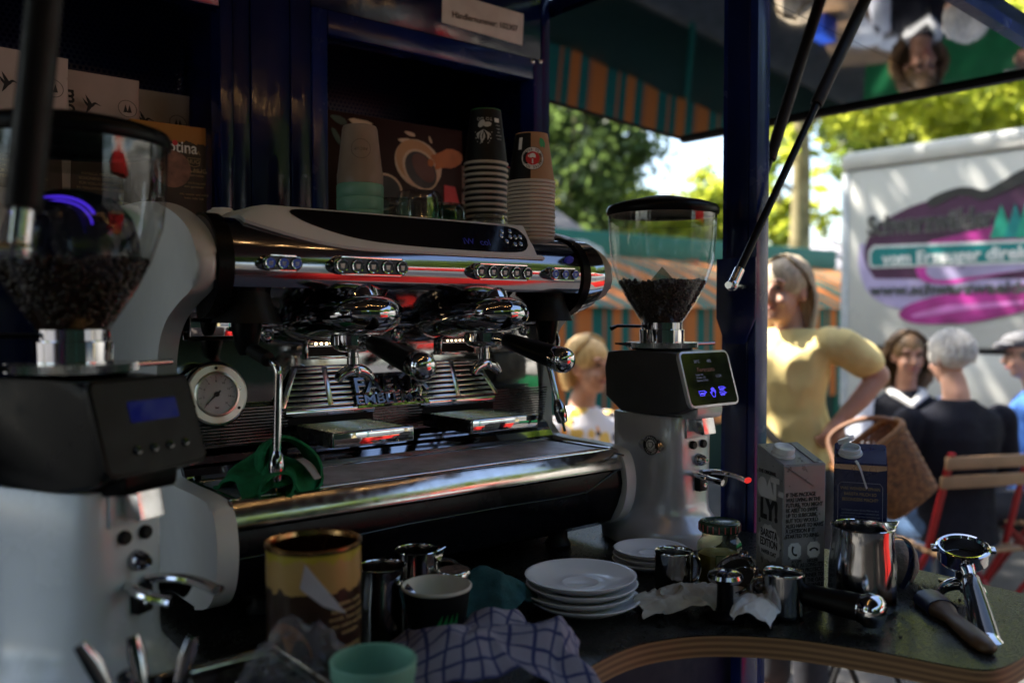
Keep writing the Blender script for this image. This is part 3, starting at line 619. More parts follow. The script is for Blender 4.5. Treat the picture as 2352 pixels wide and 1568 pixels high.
# folded wire on the tray
pa = [on(2, 1.236, *q) for q in ((1330, 1007), (1352, 1012), (1375, 1022), (1400, 1031), (1432, 1036))]; pb = [on(2, 1.236, *q) for q in ((1338, 1018), (1358, 1010), (1380, 1014), (1400, 1024), (1425, 1030))]
wr = thing('bent_wire', 'thin bent steel wires lying on the right end of the drip tray', 'wire', (pa[0].x, pa[0].y, 1.232))
for q in (pa, pb): m = MB(); m.tube([(v.x, v.y, 1.2325+.004*sin(i*1.3)) for i, v in enumerate(q)], .0018, 8); m.build('wire', CHROME, wr)
m = MB(); m.prism([(1.2805, 1.205), (1.2805, 1.244), (1.286, 1.254), (1.294, 1.258), (1.299, 1.268), (1.3155, 1.276), (1.3155, 1.205)], XL+.001, XR-.001, YZ(0), bev=.001); m.build('tray_step', DCHROME, em, ang=25)
m = MB()
for i in range(12): m.box((.803, 1.305-.0008*i, 1.283+i*.0048), (.70, .010, .0022))
m.build('ribbed_back', mat('dark_ribs', (.12, .12, .13), .3, 1), em)
BP = [(1.1, 1.199), (1.096, 1.178), (1.0985, 1.160), (1.108, 1.135), (1.125, 1.105), (1.16, 1.088), (1.59, 1.088), (1.59, 1.199)]
m = MB(); m.prism(BP, XL+.001, XR-.001, YZ(0)); m.build('base_front', mat('base_black', (.004, .004, .006), .25, spec=.16, rvar=.05), em, ang=20)
pts = [on(1, 1.0955, *q) for q in ((520, 1290), (640, 1268), (941, 1203), (1150, 1165), (1280, 1145), (1350, 1130), (1390, 1100), (1425, 1075))]
m = MB(); m.tube([(p_.x, 1.0968, p_.z) for p_ in pts], .0016, 8); m.build('base_crease', mat('navy_gloss', (.01, .012, .03), .15), em)
for x in (.52, 1.08):
    for y in (1.18, 1.52): m = MB(); m.lathe([(0, 1.06), (.022, 1.06), (.025, 1.065), (.018, 1.075), (.018, 1.089), (0, 1.089)], 20, T(x, y, 0)); m.build('foot', RUBBER, em)
# cup stands with slats
CAPB = mat('black_side_cap', (.01, .01, .011), .25)
def stand(x0, x1):
    y0, y1_, z0, z1 = 1.160, 1.3005, 1.282, 1.3055
    m = MB(); m.box(((x0+x1)/2, y0+.004, (z0+z1)/2), (x1-x0, .008, z1-z0), bev=.003, seg=3); s_ = m.build('cup_stand', CHROME, em)
    for x in (x0+.003, x1-.003): m = MB(); m.box((x, (y0+y1_)/2+.005, (z0+z1)/2-.0005), (.006, y1_-y0-.006, z1-z0-.001), bev=.0015); m.build('stand_side', CAPB, s_)
    for i in range(11): m = MB(); m.box(((x0+x1)/2, y0+.018+i*.0115, z1-.003), (x1-x0-.0125, .0062, .004), bev=.0012); m.build('slat', STEEL, s_)
    m = MB(); m.box(((x0+x1)/2, (y0+y1_)/2, z1-.0065), (.006, y1_-y0-.016, .003)); m.build('slat_support', STEEL, s_)
    m = MB(); m.tube([(x0-.012, 1.296, 1.3225), (x1+.006, 1.296, 1.3225)], .0085, 14, flat=.8); m.build('stand_rail', CHROME, s_)
    m = MB(); m.box(((x0+x1)/2, 1.302, 1.306), (x1-x0+.012, .014, .022)); m.build('stand_mount', BLACKP, s_)
    # sloping slotted plate above
    P0, P1 = Vector((x0-.02, 1.290, 1.331)), Vector((x0+.012, 1.3135, 1.392)); w0 = x1-x0+.03; w1 = x1-x0-.035
    ud = (P1-P0); fr = frame((P0.x+w0/2, P0.y, P0.z), (1, 0, 0), (0, ud.y, ud.z)); H = Vector((0, ud.y, ud.z)).length
    def wd(t): return w0+(w1-w0)*t
    m = MB()
    m.prism([(-w0/2, 0), (w0/2, 0), (w1/2, H), (-w1/2, H)], -.004, -.002, fr)
    pl = m.build('slotted_plate', BLACKP, s_)
    for i in range(7):
        t = (i+.35)/7; ww = wd(t); m = MB(); m.box((0, H*(i+.35)/7, 0), (ww-.002, H*.096, .0026), fr, bev=.0011); m.build('slat', STEEL, pl)
    for t0 in (-.5, .0, .5):
        m = MB(); a0, a1 = t0*w0*.985, t0*w1*.985
        m.prism([(a0-.005, 0), (a0+.005, 0), (a1+.005, H), (a1-.005, H)], -.0005, .0018, fr, bev=.0005); m.build('plate_rib', STEEL, pl)
    m = MB(); m.box((0, H, 0), (w1+.012, .006, .003), fr, bev=.001); m.build('plate_rib', STEEL, pl)
stand(.620, .760); stand(.871, 1.016)
NAMEC = mat('black_chrome', (.10, .10, .115), .12, 1)
nf = frame((.806, 1.2925, 1.345), (1, 0, 0), (0, .022, .06))
m = MB(); m.prism([(-.072, -.022), (.07, -.022), (.06, .036), (-.05, .036)], -.006, -.002, nf, bev=.001); npz = m.build('name_plate', DCHROME, em)
m = MB(); m.text('FAEMA', .036, nf @ T(-.004, .014, 0), .002, .010, sx=1.32, bev=.0016); m.build('name_lettering', NAMEC, npz)
m = MB(); m.text('EMBLEMA', .0215, nf @ T(-.012, -.010, 0), .002, .010, sx=1.42, bev=.0012); m.build('name_lettering', NAMEC, npz)
# pressure gauge
gc = on(1, 1.228, 497, 905); gf = frame((gc.x, 1.228, gc.z), (1, -.03, 0), (0, .12, 1))
m = MB(); m.lathe([(.0, -.06), (.040, -.06), (.046, -.012), (.047, -.004), (.045, .0), (.030, .0)], 44, gf); ga = m.build('pressure_gauge', BLACKG, em)
m = MB(); m.lathe([(.0435, -.003), (.0435, .003), (.041, .0045), (.032, .0045), (.0305, .007), (.0285, .0075), (.0275, .004), (.0275, .001)], 48, gf); m.build('bezel', mat('bezel_steel', (.75, .70, .65), .32, 1, rvar=.05), ga, ang=25)
m = MB(); m.lathe([(0, .0015), (.0285, .0015)], 40, gf); dl = m.build('dial', mat('dial_white', (.5, .5, .54), .5), ga)
m = MB()
for i in range(17):
    a = radians(225-270*i/16); r0 = .0245 if i % 2 else .0215; m.box((0, (r0+.0262)/2, .0018), (.0004 if i % 2 else .0006, .0262-r0, .0003), gf @ RZ(a-pi/2))
for i, tx in enumerate(['0', '2', '4', '6', '8', '10', '12', '14', '16']):
    a = radians(225-270*i/8); m.text(tx, .0042, gf @ T(.0185*cos(a), .0185*sin(a), .0017), .0002)
m.text('bar', .0042, gf @ T(0, -.019, .0017), .0002); m.build('dial_marks', INK, dl)
m = MB(); a = radians(222); m.prism([(.007, -.0013), (.007, .0013), (-.0225, .0003), (-.0225, -.0003)], .003, .0036, gf @ RZ(a-pi)); m.lathe([(0, .0045), (.0035, .004), (.0035, .002)], 16, gf); m.build('needle', INK, dl)
m = MB()
for a in (90, 205, 325): m.lathe([(0, .0058), (.002, .0056), (.0024, .004)], 10, gf @ T(.0365*cos(radians(a)), .0365*sin(radians(a)), 0))
m.build('bezel_screws', RUBBER, ga)
# steam hoods and wands
def hood_(x, y, wpts, tip):
    m = MB(); m.lathe([(.0, 1.535), (.026, 1.535), (.030, 1.52), (.034, 1.498), (.044, 1.474), (.048, 1.466), (.044, 1.466), (.030, 1.488), (0, 1.49)], 28, T(x, y, 0)); h = m.build('steam_hood', RUBBER, em)
    m = MB(); m.lathe([(0, 1.49), (.022, 1.49), (.021, 1.46), (.015, 1.43), (.010, 1.421), (0, 1.42)], 20, T(x, y, 0)); m.build('steam_valve', BLACKP, h)
    m = MB(); m.tube(wpts, .0055, 14); wv = m.build('steam_wand', CHROME, em, ang=60)
    a, b = Vector(wpts[-2]), Vector(wpts[-1]); d = (b-a).normalized()
    m = MB(); m.tube([b-d*.006, b+d*.004, b+d*.018, b+d*.034, b+d*.036], [.0058, .0098, .0115, .0088, .004], 16); m.tube([b+d*.034, b+d*.05], .0022, 8); m.build('steam_tip', DCHROME, wv)
w0 = on(1, 1.13, 640, 850); w1 = on(1, 1.125, 636, 1045)
hx = on(1, 1.2, 566, 700); hood_(hx.x, 1.2, bez([(hx.x+.005, 1.195, 1.43), (hx.x+.006, 1.185, 1.415), (w0.x-.004, 1.145, 1.418), (w0.x, 1.13, 1.416), (w0.x, 1.13, 1.395)])+[tuple(w1)], None)
m = MB(); m.tube([(hx.x+.002, 1.197, 1.431), (w0.x-.006, 1.15, 1.4165)], .0105, 14); m.build('wand_grip', RUBBER, em)
hx2 = on(1, 1.2, 1256, 700); e0 = on(1, 1.16, 1252, 800); e1 = on(1, 1.135, 1282, 925)
hood_(hx2.x, 1.2, [(hx2.x, 1.2, 1.43), tuple(e0), tuple(e1)], None)
m = MB(); m.tube(bez([(hx2.x+.02, 1.21, 1.455), (hx2.x+.034, 1.195, 1.43), (hx2.x+.012, 1.18, 1.405), (e0.x+.004, 1.165, e0.z)], 8), .004, 10); m.build('wand_loop', CHROME, em)
# ------------------------------------------------------------ coffee grinders
SILVER = mat('silver_lacquer', (.52, .52, .55), .3, .35, var=.02, vs=60, rvar=.02, coat=.3)
GREYSIDE = mat('grey_head', (.045, .045, .047), .45)
WHITEL = mat('white_lacquer', (.60, .64, .70), .25, var=.03, vs=8)
BEAN = mat('roasted_bean', (.022, .011, .006), .35, var=.3, vs=90)
SMOKE = glass('smoky_hopper', (.86, .86, .84), .02, dust=.0)
DUSTY = glass('dusty_hopper', (.97, .975, .95), .03, dust=.09)
def hop_r(z):
    P = [(.400, .036), (.415, .046), (.44, .0625), (.475, .081), (.515, .0945), (.56, .0985), (.606, .100)]
    for (a, b), (c, d) in zip(P, P[1:]):
        if a <= z <= c: return b+(d-b)*(z-a)/(c-a)
    return .036 if z < .4 else .1
def sell(z, hx, hy, cy=0, e=2.5, n=40):
    R = []
    for k in range(n):
        a = 2*pi*k/n; ca, sa = cos(a), sin(a)
        R.append((hx*abs(ca)**(2/e)*(1 if ca > 0 else -1), cy+hy*abs(sa)**(2/e)*(1 if sa > 0 else -1), z))
    return R
def grinder(label, loc, rz, kind):
    t = thing('coffee_grinder', label, 'coffee grinder', loc, rz); W = WM[t.name]
    body, head, gm_, = (SILVER, GREYSIDE, DUSTY) if kind == 'silver' else (WHITEL, BLACKP, SMOKE)
    B = lambda mb, nm, mt, par=t, **k: mb.build(nm, mt, par, local=True, **k)
    m = MB(); m.sections([sell(*q) for q in [(0, .092, .112, 0, 2.2), (.004, .097, .117, 0, 2.2), (.024, .098, .118, 0, 2.2), (.034, .094, .113, 0, 2.2), (.050, .080, .098, 0, 2.3), (.062, .0715, .090, 0, 2.5), (.08, .066, .086, 0, 2.9), (.12, .0625, .0845, 0, 3.5), (.18, .060, .0835, 0, 4.2), (.233, .0585, .083, 0, 5), (.2355, .057, .0815, 0, 5)]]); bo = B(m, 'body', body, ang=40)
    hs = smooth_poly([(.086, .237), (.086, .345), (.07, .350), (-.02, .352), (-.088, .349), (-.094, .344), (-.119, .262), (-.116, .255), (-.075, .237)], 1)
    m = MB(); m.prism(hs, -.062, .062, frame((0, 0, 0), (0, 1, 0), (0, 0, 1)), bev=.005, seg=3); he = B(m, 'head', head, ang=35)
    m = MB(); m.prism(smooth_poly([(-.03, .231), (-.108, .232), (-.114, .240), (-.113, .262), (-.03, .256)], 1), -.036, .036, frame((0, 0, 0), (0, 1, 0), (0, 0, 1)), bev=.004); B(m, 'chin', body if kind == 'silver' else BLACKP, he)
    dv = Vector((0, .025, .082)).normalized(); dfm = frame((0, -.1078, .3035), (1, 0, 0), dv)
    def rr(w_, h_, r_, n=5):
        P = []
        for cx, cy, a0 in ((w_/2-r_, h_/2-r_, 0), (-w_/2+r_, h_/2-r_, 90), (-w_/2+r_, -h_/2+r_, 180), (w_/2-r_, -h_/2+r_, 270)):
            for i in range(n+1): a = radians(a0+90*i/n); P.append((cx+r_*cos(a), cy+r_*sin(a)))
        return P
    m = MB(); m.prism(rr(.137, .101, .011), -.004, .0035, dfm, bev=.0012); dp = B(m, 'display_plate', body if kind == 'silver' else BLACKP, he)
    m = MB(); m.prism(rr(.129, .093, .008), .0030, .0042, dfm); sc = B(m, 'screen', BLACKG if kind == 'silver' else RUBBER, dp)
    if kind == 'silver':
        m = MB(); K = .0044
        for cx in (-.030,): m.tube([(cx-.009, -.022, K), (cx-.006, -.030, K), (cx+.005, -.030, K), (cx+.008, -.022, K)], .00045, 6, dfm, loop=True); m.box((cx, -.0265, K), (.010, .0018, .0004), dfm); m.tube([(cx+.008, -.023, K), (cx+.012, -.024, K), (cx+.007, -.027, K)], .0004, 6, dfm)
        for cy in (-.021, -.030): m.tube([(.026-.008, cy+.004, K), (.026-.006, cy-.002, K), (.026+.004, cy-.002, K), (.026+.007, cy+.004, K)], .00045, 6, dfm, loop=True); m.box((.0255, cy+.0005, K), (.008, .0014, .0004), dfm); m.tube([(.033, cy+.003, K), (.037, cy+.002, K), (.031, cy, K)], .0004, 6, dfm)
        hand = [(-.002, -.034), (-.0055, -.029), (-.008, -.025), (-.006, -.0245), (-.0035, -.0275), (-.0045, -.019), (-.003, -.0185), (-.0015, -.0245), (-.001, -.017), (.0008, -.017), (.001, -.0245), (.003, -.018), (.0045, -.0187), (.003, -.026), (.006, -.022), (.0072, -.023), (.0045, -.030), (.003, -.034)]
        m.tube([(a, b, K) for a, b in hand], .0004, 6, dfm, loop=True); B(m, 'screen_icons', BLUELED, sc)
        DIM = mat('dim_screen_text', (.02, .02, .03), .4, var=0, emit=.03, ecol=(.45, .5, .8)); m = MB()
        m.text('26°C', .0075, dfm @ T(-.026, .031, K), .0001); m.text('48%', .0075, dfm @ T(.008, .031, K), .0001); m.text('11:54', .0075, dfm @ T(.025, .003, K), .0001)
        m.text('heute: 64\nWoche: 171\nSumme: 27416', .0052, dfm @ T(-.037, .002, K), .0001, al='LEFT'); B(m, 'screen_text', DIM, sc, kind='stuff')
        m = MB(); m.text('Fiorenzato', .011, dfm @ T(-.006, .016, K), .0001); B(m, 'screen_brand', mat('dim_red_text', (.03, .005, .005), .4, var=0, emit=.008, ecol=(1, .2, .15)), sc)
    else:
        m = MB(); m.prism(rr(.066, .022, .002), .0042, .0048, dfm @ T(.008, .014, 0)); B(m, 'lcd', mat('blue_lcd_left', (.004, .005, .03), .2, var=0, emit=.011, ecol=(.03, .05, .9)), sc)
        for i in range(4): m = MB(); m.lathe([(0, .0075), (.004, .007), (.0052, .0042)], 14, dfm @ T(-.026+.022*i, -.026, 0)); B(m, 'button', BLACKG, sc)
    # grind chute
    m = MB(); m.prism([(-.060, .234), (-.108, .234), (-.114, .206), (-.108, .204), (-.094, .206)], -.017, .017, frame((0, 0, 0), (0, 1, 0), (0, 0, 1)), bev=.002); B(m, 'chute', STEEL, t)
    m = MB(); m.box((.002, -.0835, .2145), (.066, .006, .036), bev=.0015); B(m, 'service_plate', body, t)
    for x in (-.012, .016): m = MB(); m.lathe([(0, .006), (.006, .006), (.0075, .004), (.0075, -.004)], 18, frame((x, -.084, .184), (1, 0, 0), (0, 0, 1))); B(m, 'rubber_stop', RUBBER, t)
    m = MB(); q = frame((.004, -.084, .156), (1, 0, 0), (0, 0, 1)); m.lathe([(.0115, -.003), (.0115, .003), (.009, .012), (.006, .0165), (.0045, .019), (0, .0195)], 20, q); B(m, 'trigger_knob', DCHROME, t)
    m = MB(); m.box((.006, -.088, .115), (.022, .016, .030), bev=.003); fk = B(m, 'fork_mount', RUBBER, t)
    m = MB(); m.lathe([(0, .0045), (.004, .004), (.005, 0)], 14, frame((.006, -.096, .112), (1, 0, 0), (0, 0, 1))); B(m, 'mount_screw', STEEL, fk)
    m = MB(); m.tube(bez([(-.006, -.086, .131), (-.020, -.10, .133), (-.026, -.13, .130), (-.018, -.155, .127)], 8), [.005]*8+[.0055], 10, flat=1.5); m.tube(bez([(.014, -.086, .132), (.034, -.10, .135), (.038, -.14, .133), (.026, -.175, .129)], 8), [.005]*8+[.0055], 10, flat=1.5); B(m, 'holder_fork', CHROME, fk)
    m = MB(); m.tube([(.045, -.072, .118), (.058, -.085, .116), (.060, -.100, .112)], [.007, .010, .011], 12); B(m, 'hook', BLACKP, t)
    m = MB(); m.lathe([(0, .0005), (.006, .0005), (.006, -.002)], 14, frame((-.0635, -.034, .062), (0, -1, 0), (0, 0, 1))); B(m, 'grub_hole', RUBBER, t)
    if kind == 'silver':
        ef = frame((-.0605, -.030, .182), (0, -1, 0), (0, -.01, 1))
        m = MB(); m.flat(smooth_poly([(-.033, 0), (-.018, .013), (0, .0185), (.018, .013), (.033, 0), (.018, -.013), (0, -.0185), (-.018, -.013)], 2), ef, .0025); eb = B(m, 'badge', CHROME, t)
        m = MB(); m.lathe([(.0105, .0032), (.0178, .0032), (.0178, .002)], 36, ef); B(m, 'badge_ring', BLACKG, eb)
        m = MB()
        for word, a0, sg in (('ESPRESSO', 90, 1), ('ITALIANO', -90, -1)):
            for i, ch in enumerate(word):
                a = radians(a0-sg*(i-3.5)*17); m.text(ch, .0055, ef @ T(.0141*cos(a), .0141*sin(a), .0033) @ RZ(a-sg*pi/2), .0001)
        B(m, 'badge_lettering', INKW, eb)
        m = MB(); m.lathe([(0, .003), (.0105, .003)], 28, ef); B(m, 'badge_face', INKW, eb)
        m = MB(); m.tube([(-.006, .006, .0034), (-.005, -.003, .0034), (0, -.005, .0034), (.004, -.003, .0034), (.0055, .006, .0034)], .0008, 6, ef, loop=True); m.tube([(-.009, -.004, .0034), (-.003, -.008, .0034), (.004, -.008, .0034), (.009, -.004, .0034)], .0006, 6, ef); m.tube([(.005, .004, .0034), (.009, .003, .0034), (.005, -.001, .0034)], .0006, 6, ef); B(m, 'badge_cup', INK, eb)
    # adjusting ring, collar, hopper
    m = MB(); m.lathe([(0, .3525), (.056, .3525), (.058, .356), (.0, .356)], 40); B(m, 'ring_seat', DCHROME, t)
    m = MB(); n_ = 110; prof = []
    V = []; Fs = []
    for k in range(n_*2):
        r_ = .0665 if k % 2 else .0645; a = pi*k/n_
        V += [(r_*cos(a), r_*sin(a), .3565), (r_*cos(a), r_*sin(a), .3655)]
    N = n_*2
    Fs = [(2*k, 2*((k+1) % N), 2*((k+1) % N)+1, 2*k+1) for k in range(N)]+[tuple(2*k+1 for k in range(N)), tuple(2*k for k in range(N-1, -1, -1))]
    m.add(V, Fs); ring = B(m, 'adjusting_ring', STEEL, t)
    m = MB(); m.tube([(.055, -.035, .362), (.098, -.045, .363)], .0035, 10); B(m, 'ring_lever', DCHROME, ring); m = MB(); m.tube([(-.06, .02, .362), (-.088, .035, .364)], [.004, .0015], 8); B(m, 'ring_pointer', DCHROME, ring)
    m = MB(); m.lathe([(.041, .366), (.0415, .389), (.038, .390), (.038, .402), (.034, .402)], 36); B(m, 'collar', CHROME, t)
    m = MB(); m.tube([(-.03, .025, .395), (-.072, .045, .396), (-.083, .05, .391)], [.003, .003, .0045], 8, flat=1.6); B(m, 'shutter_lever', BLACKP, t)
    zs = [.400, .407, .415, .427, .44, .457, .475, .495, .515, .537, .56, .583, .606]
    m = MB(); m.lathe([(hop_r(z), z) for z in zs], 56); ho = B(m, 'hopper', gm_, t, ang=80)
    m = MB(); m.lathe([(.088, .602), (.1005, .600), (.1035, .603), (.1035, .611), (.1005, .617), (.08, .624), (.05, .630), (.03, .6345), (.012, .6365), (0, .637)], 56); m.lathe([(.1, .6015), (.088, .606), (0, .612)], 40); B(m, 'hopper_lid', BLACKP, t, ang=50)
    m = MB(); m.lathe([(.0995, .585), (.0997, .599)], 56); B(m, 'hopper_rim', glass('hopper_rim_'+kind, (.7, .72, .7)), ho)
    m = MB(); q = [(.030, 0), (0, .030), (-.030, 0), (0, -.030)]; m.add([(a*1.15, b*1.15, .476) for a, b in q]+[(0, 0, .506)], [(0, 1, 4), (1, 2, 4), (2, 3, 4), (3, 0, 4)]); B(m, 'finger_guard', glass('guard_'+kind, (.55, .57, .5)), ho, ang=5)
    # beans
    rnd = random.Random(3); bm_ = MB(); top = lambda x, y: .474+.010*noise.noise((x*25, y*25, 1.7))-.05*(x*x+y*y)**.5*.0
    pts = []
    for i in range(1150):
        a = rnd.random()*2*pi
        if i < 760:
            z = .408+(.478-.408)*rnd.random()**.75; r_ = hop_r(z)-.0062
        else:
            r_ = sqrt(rnd.random())*.072; z = top(r_*cos(a), r_*sin(a))+rnd.uniform(-.002, .003)
        pts.append((r_*cos(a), r_*sin(a), z))
    for p_ in pts:
        q = Quaternion((rnd.gauss(0, 1), rnd.gauss(0, 1), rnd.gauss(0, 1), rnd.gauss(0, 1))).normalized().to_matrix().to_4x4()
        bm_.ball((0, 0, 0), (.0055, .0038, .0032), 8, 5, T(*p_) @ q)
    bm_.lathe([(0, .401), (.034, .402), (.058, .442), (.074, .472), (.04, .470), (0, .472)], 30)
    B(bm_, 'coffee_beans', BEAN, t, ang=80, kind='stuff')
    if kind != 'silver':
        m = MB(); m.lathe([(.071, .478), (.070, .50), (.062, .525), (.045, .545), (.02, .553), (0, .554)], 36); B(m, 'dome_reflection', mat('dark_reflection', (.006, .006, .014), .12), ho)  # black dome stands in for a dark reflection in the hopper
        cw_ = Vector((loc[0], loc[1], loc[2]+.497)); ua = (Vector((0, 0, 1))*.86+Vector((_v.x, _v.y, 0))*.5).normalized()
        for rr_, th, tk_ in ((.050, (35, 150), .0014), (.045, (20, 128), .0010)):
            m = MB(); m.tube([cw_+_r*.010-Vector((_v.x, _v.y, 0))*.074+_r*rr_*1.05*cos(radians(q))+ua*rr_*sin(radians(q)) for q in range(th[0], th[1], 5)], tk_, 6); m.build('blue_glint_arc', mat('blue_glint', (.02, .01, .1), .4, var=0, emit=.22, ecol=(.09, .03, 1)) if rr_ > .046 else bpy.data.materials['blue_glint'], ho)  # glowing arcs stand in for a blue reflection in the hopper
    return t
grinder('silver coffee grinder with touch display beside the navy post', (1.272, 1.104, 1.06), 0, 'silver')
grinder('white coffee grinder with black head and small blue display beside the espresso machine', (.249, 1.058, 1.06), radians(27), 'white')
# ------------------------------------------------------------ cups, glasses and bags on the machine and shelves
CT = 1.5966
KRAFT = mat('kraft_paper', (.36, .20, .10), .7, var=.05); BLKPAP = mat('black_paper', (.006, .006, .0065), .5, spec=.25); MINT = mat('mint_plastic', (.16, .36, .27), .42); TAN = mat('taupe_plastic', (.26, .20, .16), .45)
RIMW = mat('paper_rim', (.52, .46, .40), .6); GREEND = mat('green_base', (.02, .12, .03), .6); REDD = mat('red_base', (.4, .03, .02), .6)
def camface(x, y):
    a = atan2(-y, -x); n_ = Vector((cos(a), sin(a), 0)); return n_, Vector((0, 0, 1)).cross(n_)
RR, RB, CH = .0440, .0305, .108
def wall(z): return RR-.0012-(RR-.0012-RB)*max(0, min(1, (z-.006)/(CH-.006)))
def cup_shell(t, wallmat, basemat, split=None):
    m = MB(); m.lathe([(RR-.0015, 0), (RR+.0008, .0015), (RR+.0008, .0045), (RR-.0012, .006)], 40); rim = m.build('rim', RIMW, t, local=True)
    if split:
        for a0, a1, mt in split:
            m = MB(); m.lathe([(RR-.0012, .006), (RB, CH)], 24, None, a0, a1); m.build('wall', mt, t, local=True)
    else: m = MB(); m.lathe([(RR-.0012, .006), (RB, CH)], 40); m.build('wall', wallmat, t, local=True)
    m = MB(); m.lathe([(RB, CH), (RB-.0003, CH+.002), (RB-.0018, CH+.002), (RB-.002, CH-.004), (0, CH-.0045)], 32); m.build('base', basemat, t, local=True)
def stack(make, x, y, n_, pitch, label, group, deco=None, z0=CT, jit=.0006):
    first = None
    for i in range(n_):
        lab = label % ORD[n_-1-i]; lo = (x+random.uniform(-jit, jit), y+random.uniform(-jit, jit), z0+i*pitch)
        if first is None: first = make(lab, group); place(first, lo)
        else: c = dup(first, lo, random.uniform(-.02, .02), lab, group)
    top = [o for o in bpy.data.objects if o.get('label') == label % 'top' and o.get('group') == group][0]
    if deco: WM[top.name] = T(*top.location) @ RZ(top.rotation_euler[2]); deco(top)
# black to-go stack
bx_, by_ = 1.103, 1.42; nB = 16
def mkblack(lab, g):
    t = thing('paper_cup', lab, 'paper cup', (0, 0, 0), 0, g); cup_shell(t, BLKPAP, GREEND); return t
def beanlogo(m, fr, wf, k=1):
    def ov(cx, cy, a, b, rot, n=16): return [(cx+a*cos(t)*cos(rot)-b*sin(t)*sin(rot), cy+a*cos(t)*sin(rot)+b*sin(t)*cos(rot)) for t in [2*pi*i/n for i in range(n)]]
    m.flat(ov(.0045*k, -.012*k, .0085*k, .0055*k, .9), fr, .0004, wf); m.flat(ov(-.007*k, -.0105*k, .008*k, .005*k, .15), fr, .0005, wf)
    def curl(x0, y0, x1, y1, bend, w_):
        P = [(x0+(x1-x0)*t+bend*sin(pi*t), y0+(y1-y0)*t) for t in [i/8 for i in range(9)]]; m.flat([(a-w_*sin(pi*(i+.3)/9), b) for i, (a, b) in enumerate(P)]+[(a+w_*sin(pi*(i+.3)/9), b) for i, (a, b) in reversed(list(enumerate(P)))], fr, .0004, wf)
    for q in ((0, -.001, .002, .026, .004, .0018), (-.001, 0, -.008, .02, -.005, .0014), (.001, 0, .010, .018, .006, .0014), (-.002, .002, -.0135, .012, -.003, .001), (.002, .002, .0145, .010, .003, .001), (0, .004, .007, .028, -.005, .0012)): curl(*[v*k for v in q])
    for cx, cy, r_ in ((.015, .016, .0014), (-.014, .017, .0014), (-.009, .026, .001), (.012, .023, .001), (-.016, .005, .001), (.017, .004, .001), (-.0115, .0225, .0009)): m.flat(ov(cx*k, cy*k, r_*k, r_*k, 0, 10), fr, .0004, wf)
def updown(top, z): 
    n_, r_ = camface(top.location[0], top.location[1]); return frame(Vector(top.location)+Vector((0, 0, z)), -r_, (0, 0, -1))
def decoB(top):
    zc = .062; wf = lambda y: wall(zc-y); M = updown(top, zc) @ RY(.12)
    m = MB(); beanlogo(m, M @ T(0, -.004, 0), lambda y: wall(zc-y+.004), 1.02); m.text('TO GO', .0095, M @ T(0, 0, 0) @ Matrix.Identity(4), .0003, wrap=lambda y: wall(zc), sx=0.001) if False else None
    m.build('cup_logo', mat('silver_ink', (.45, .45, .44), .4, var=0), top)
    M2 = updown(top, .088) @ RY(.08); m = MB(); m.text('TO GO', .0088, M2, .0004, wrap=lambda y: wall(.088-y), sp=1.15); m.build('cup_lettering', mat('silver_ink2', (.4, .4, .39), .4, var=0), top)
    M3 = updown(top, .086) @ RY(-.72); m = MB(); m.flat([(-.005, -.004), (.006, -.004), (.006, .004), (-.005, .004)], M3, .0004, lambda y: wall(.086-y)); m.build('cup_tag', PAPERW, top)
    M4 = updown(top, .062) @ RY(-.78); m = MB()
    m.text('double\nespresso\nmilk\ncoffee\ncocoa', .0042, M4, .0003, wrap=lambda y: wall(.062-y), line=1.6); m.build('cup_small_print', mat('silver_ink3', (.3, .3, .29), .4, var=0), top)
stack(mkblack, bx_, by_, nB, .0118, 'black paper cup with white rim, %s in the tall upturned stack', 'upturned black paper cups on the machine', decoB)
# second, half hidden black stack with red base
def mkred(lab, g):
    t = thing('paper_cup', lab, 'paper cup', (0, 0, 0), 0, g); cup_shell(t, BLKPAP, REDD); return t
stack(mkred, 1.198, 1.50, 8, .0118, 'black paper cup with red base, %s of the stack half hidden behind kraft cups', 'upturned red based cups on the machine')
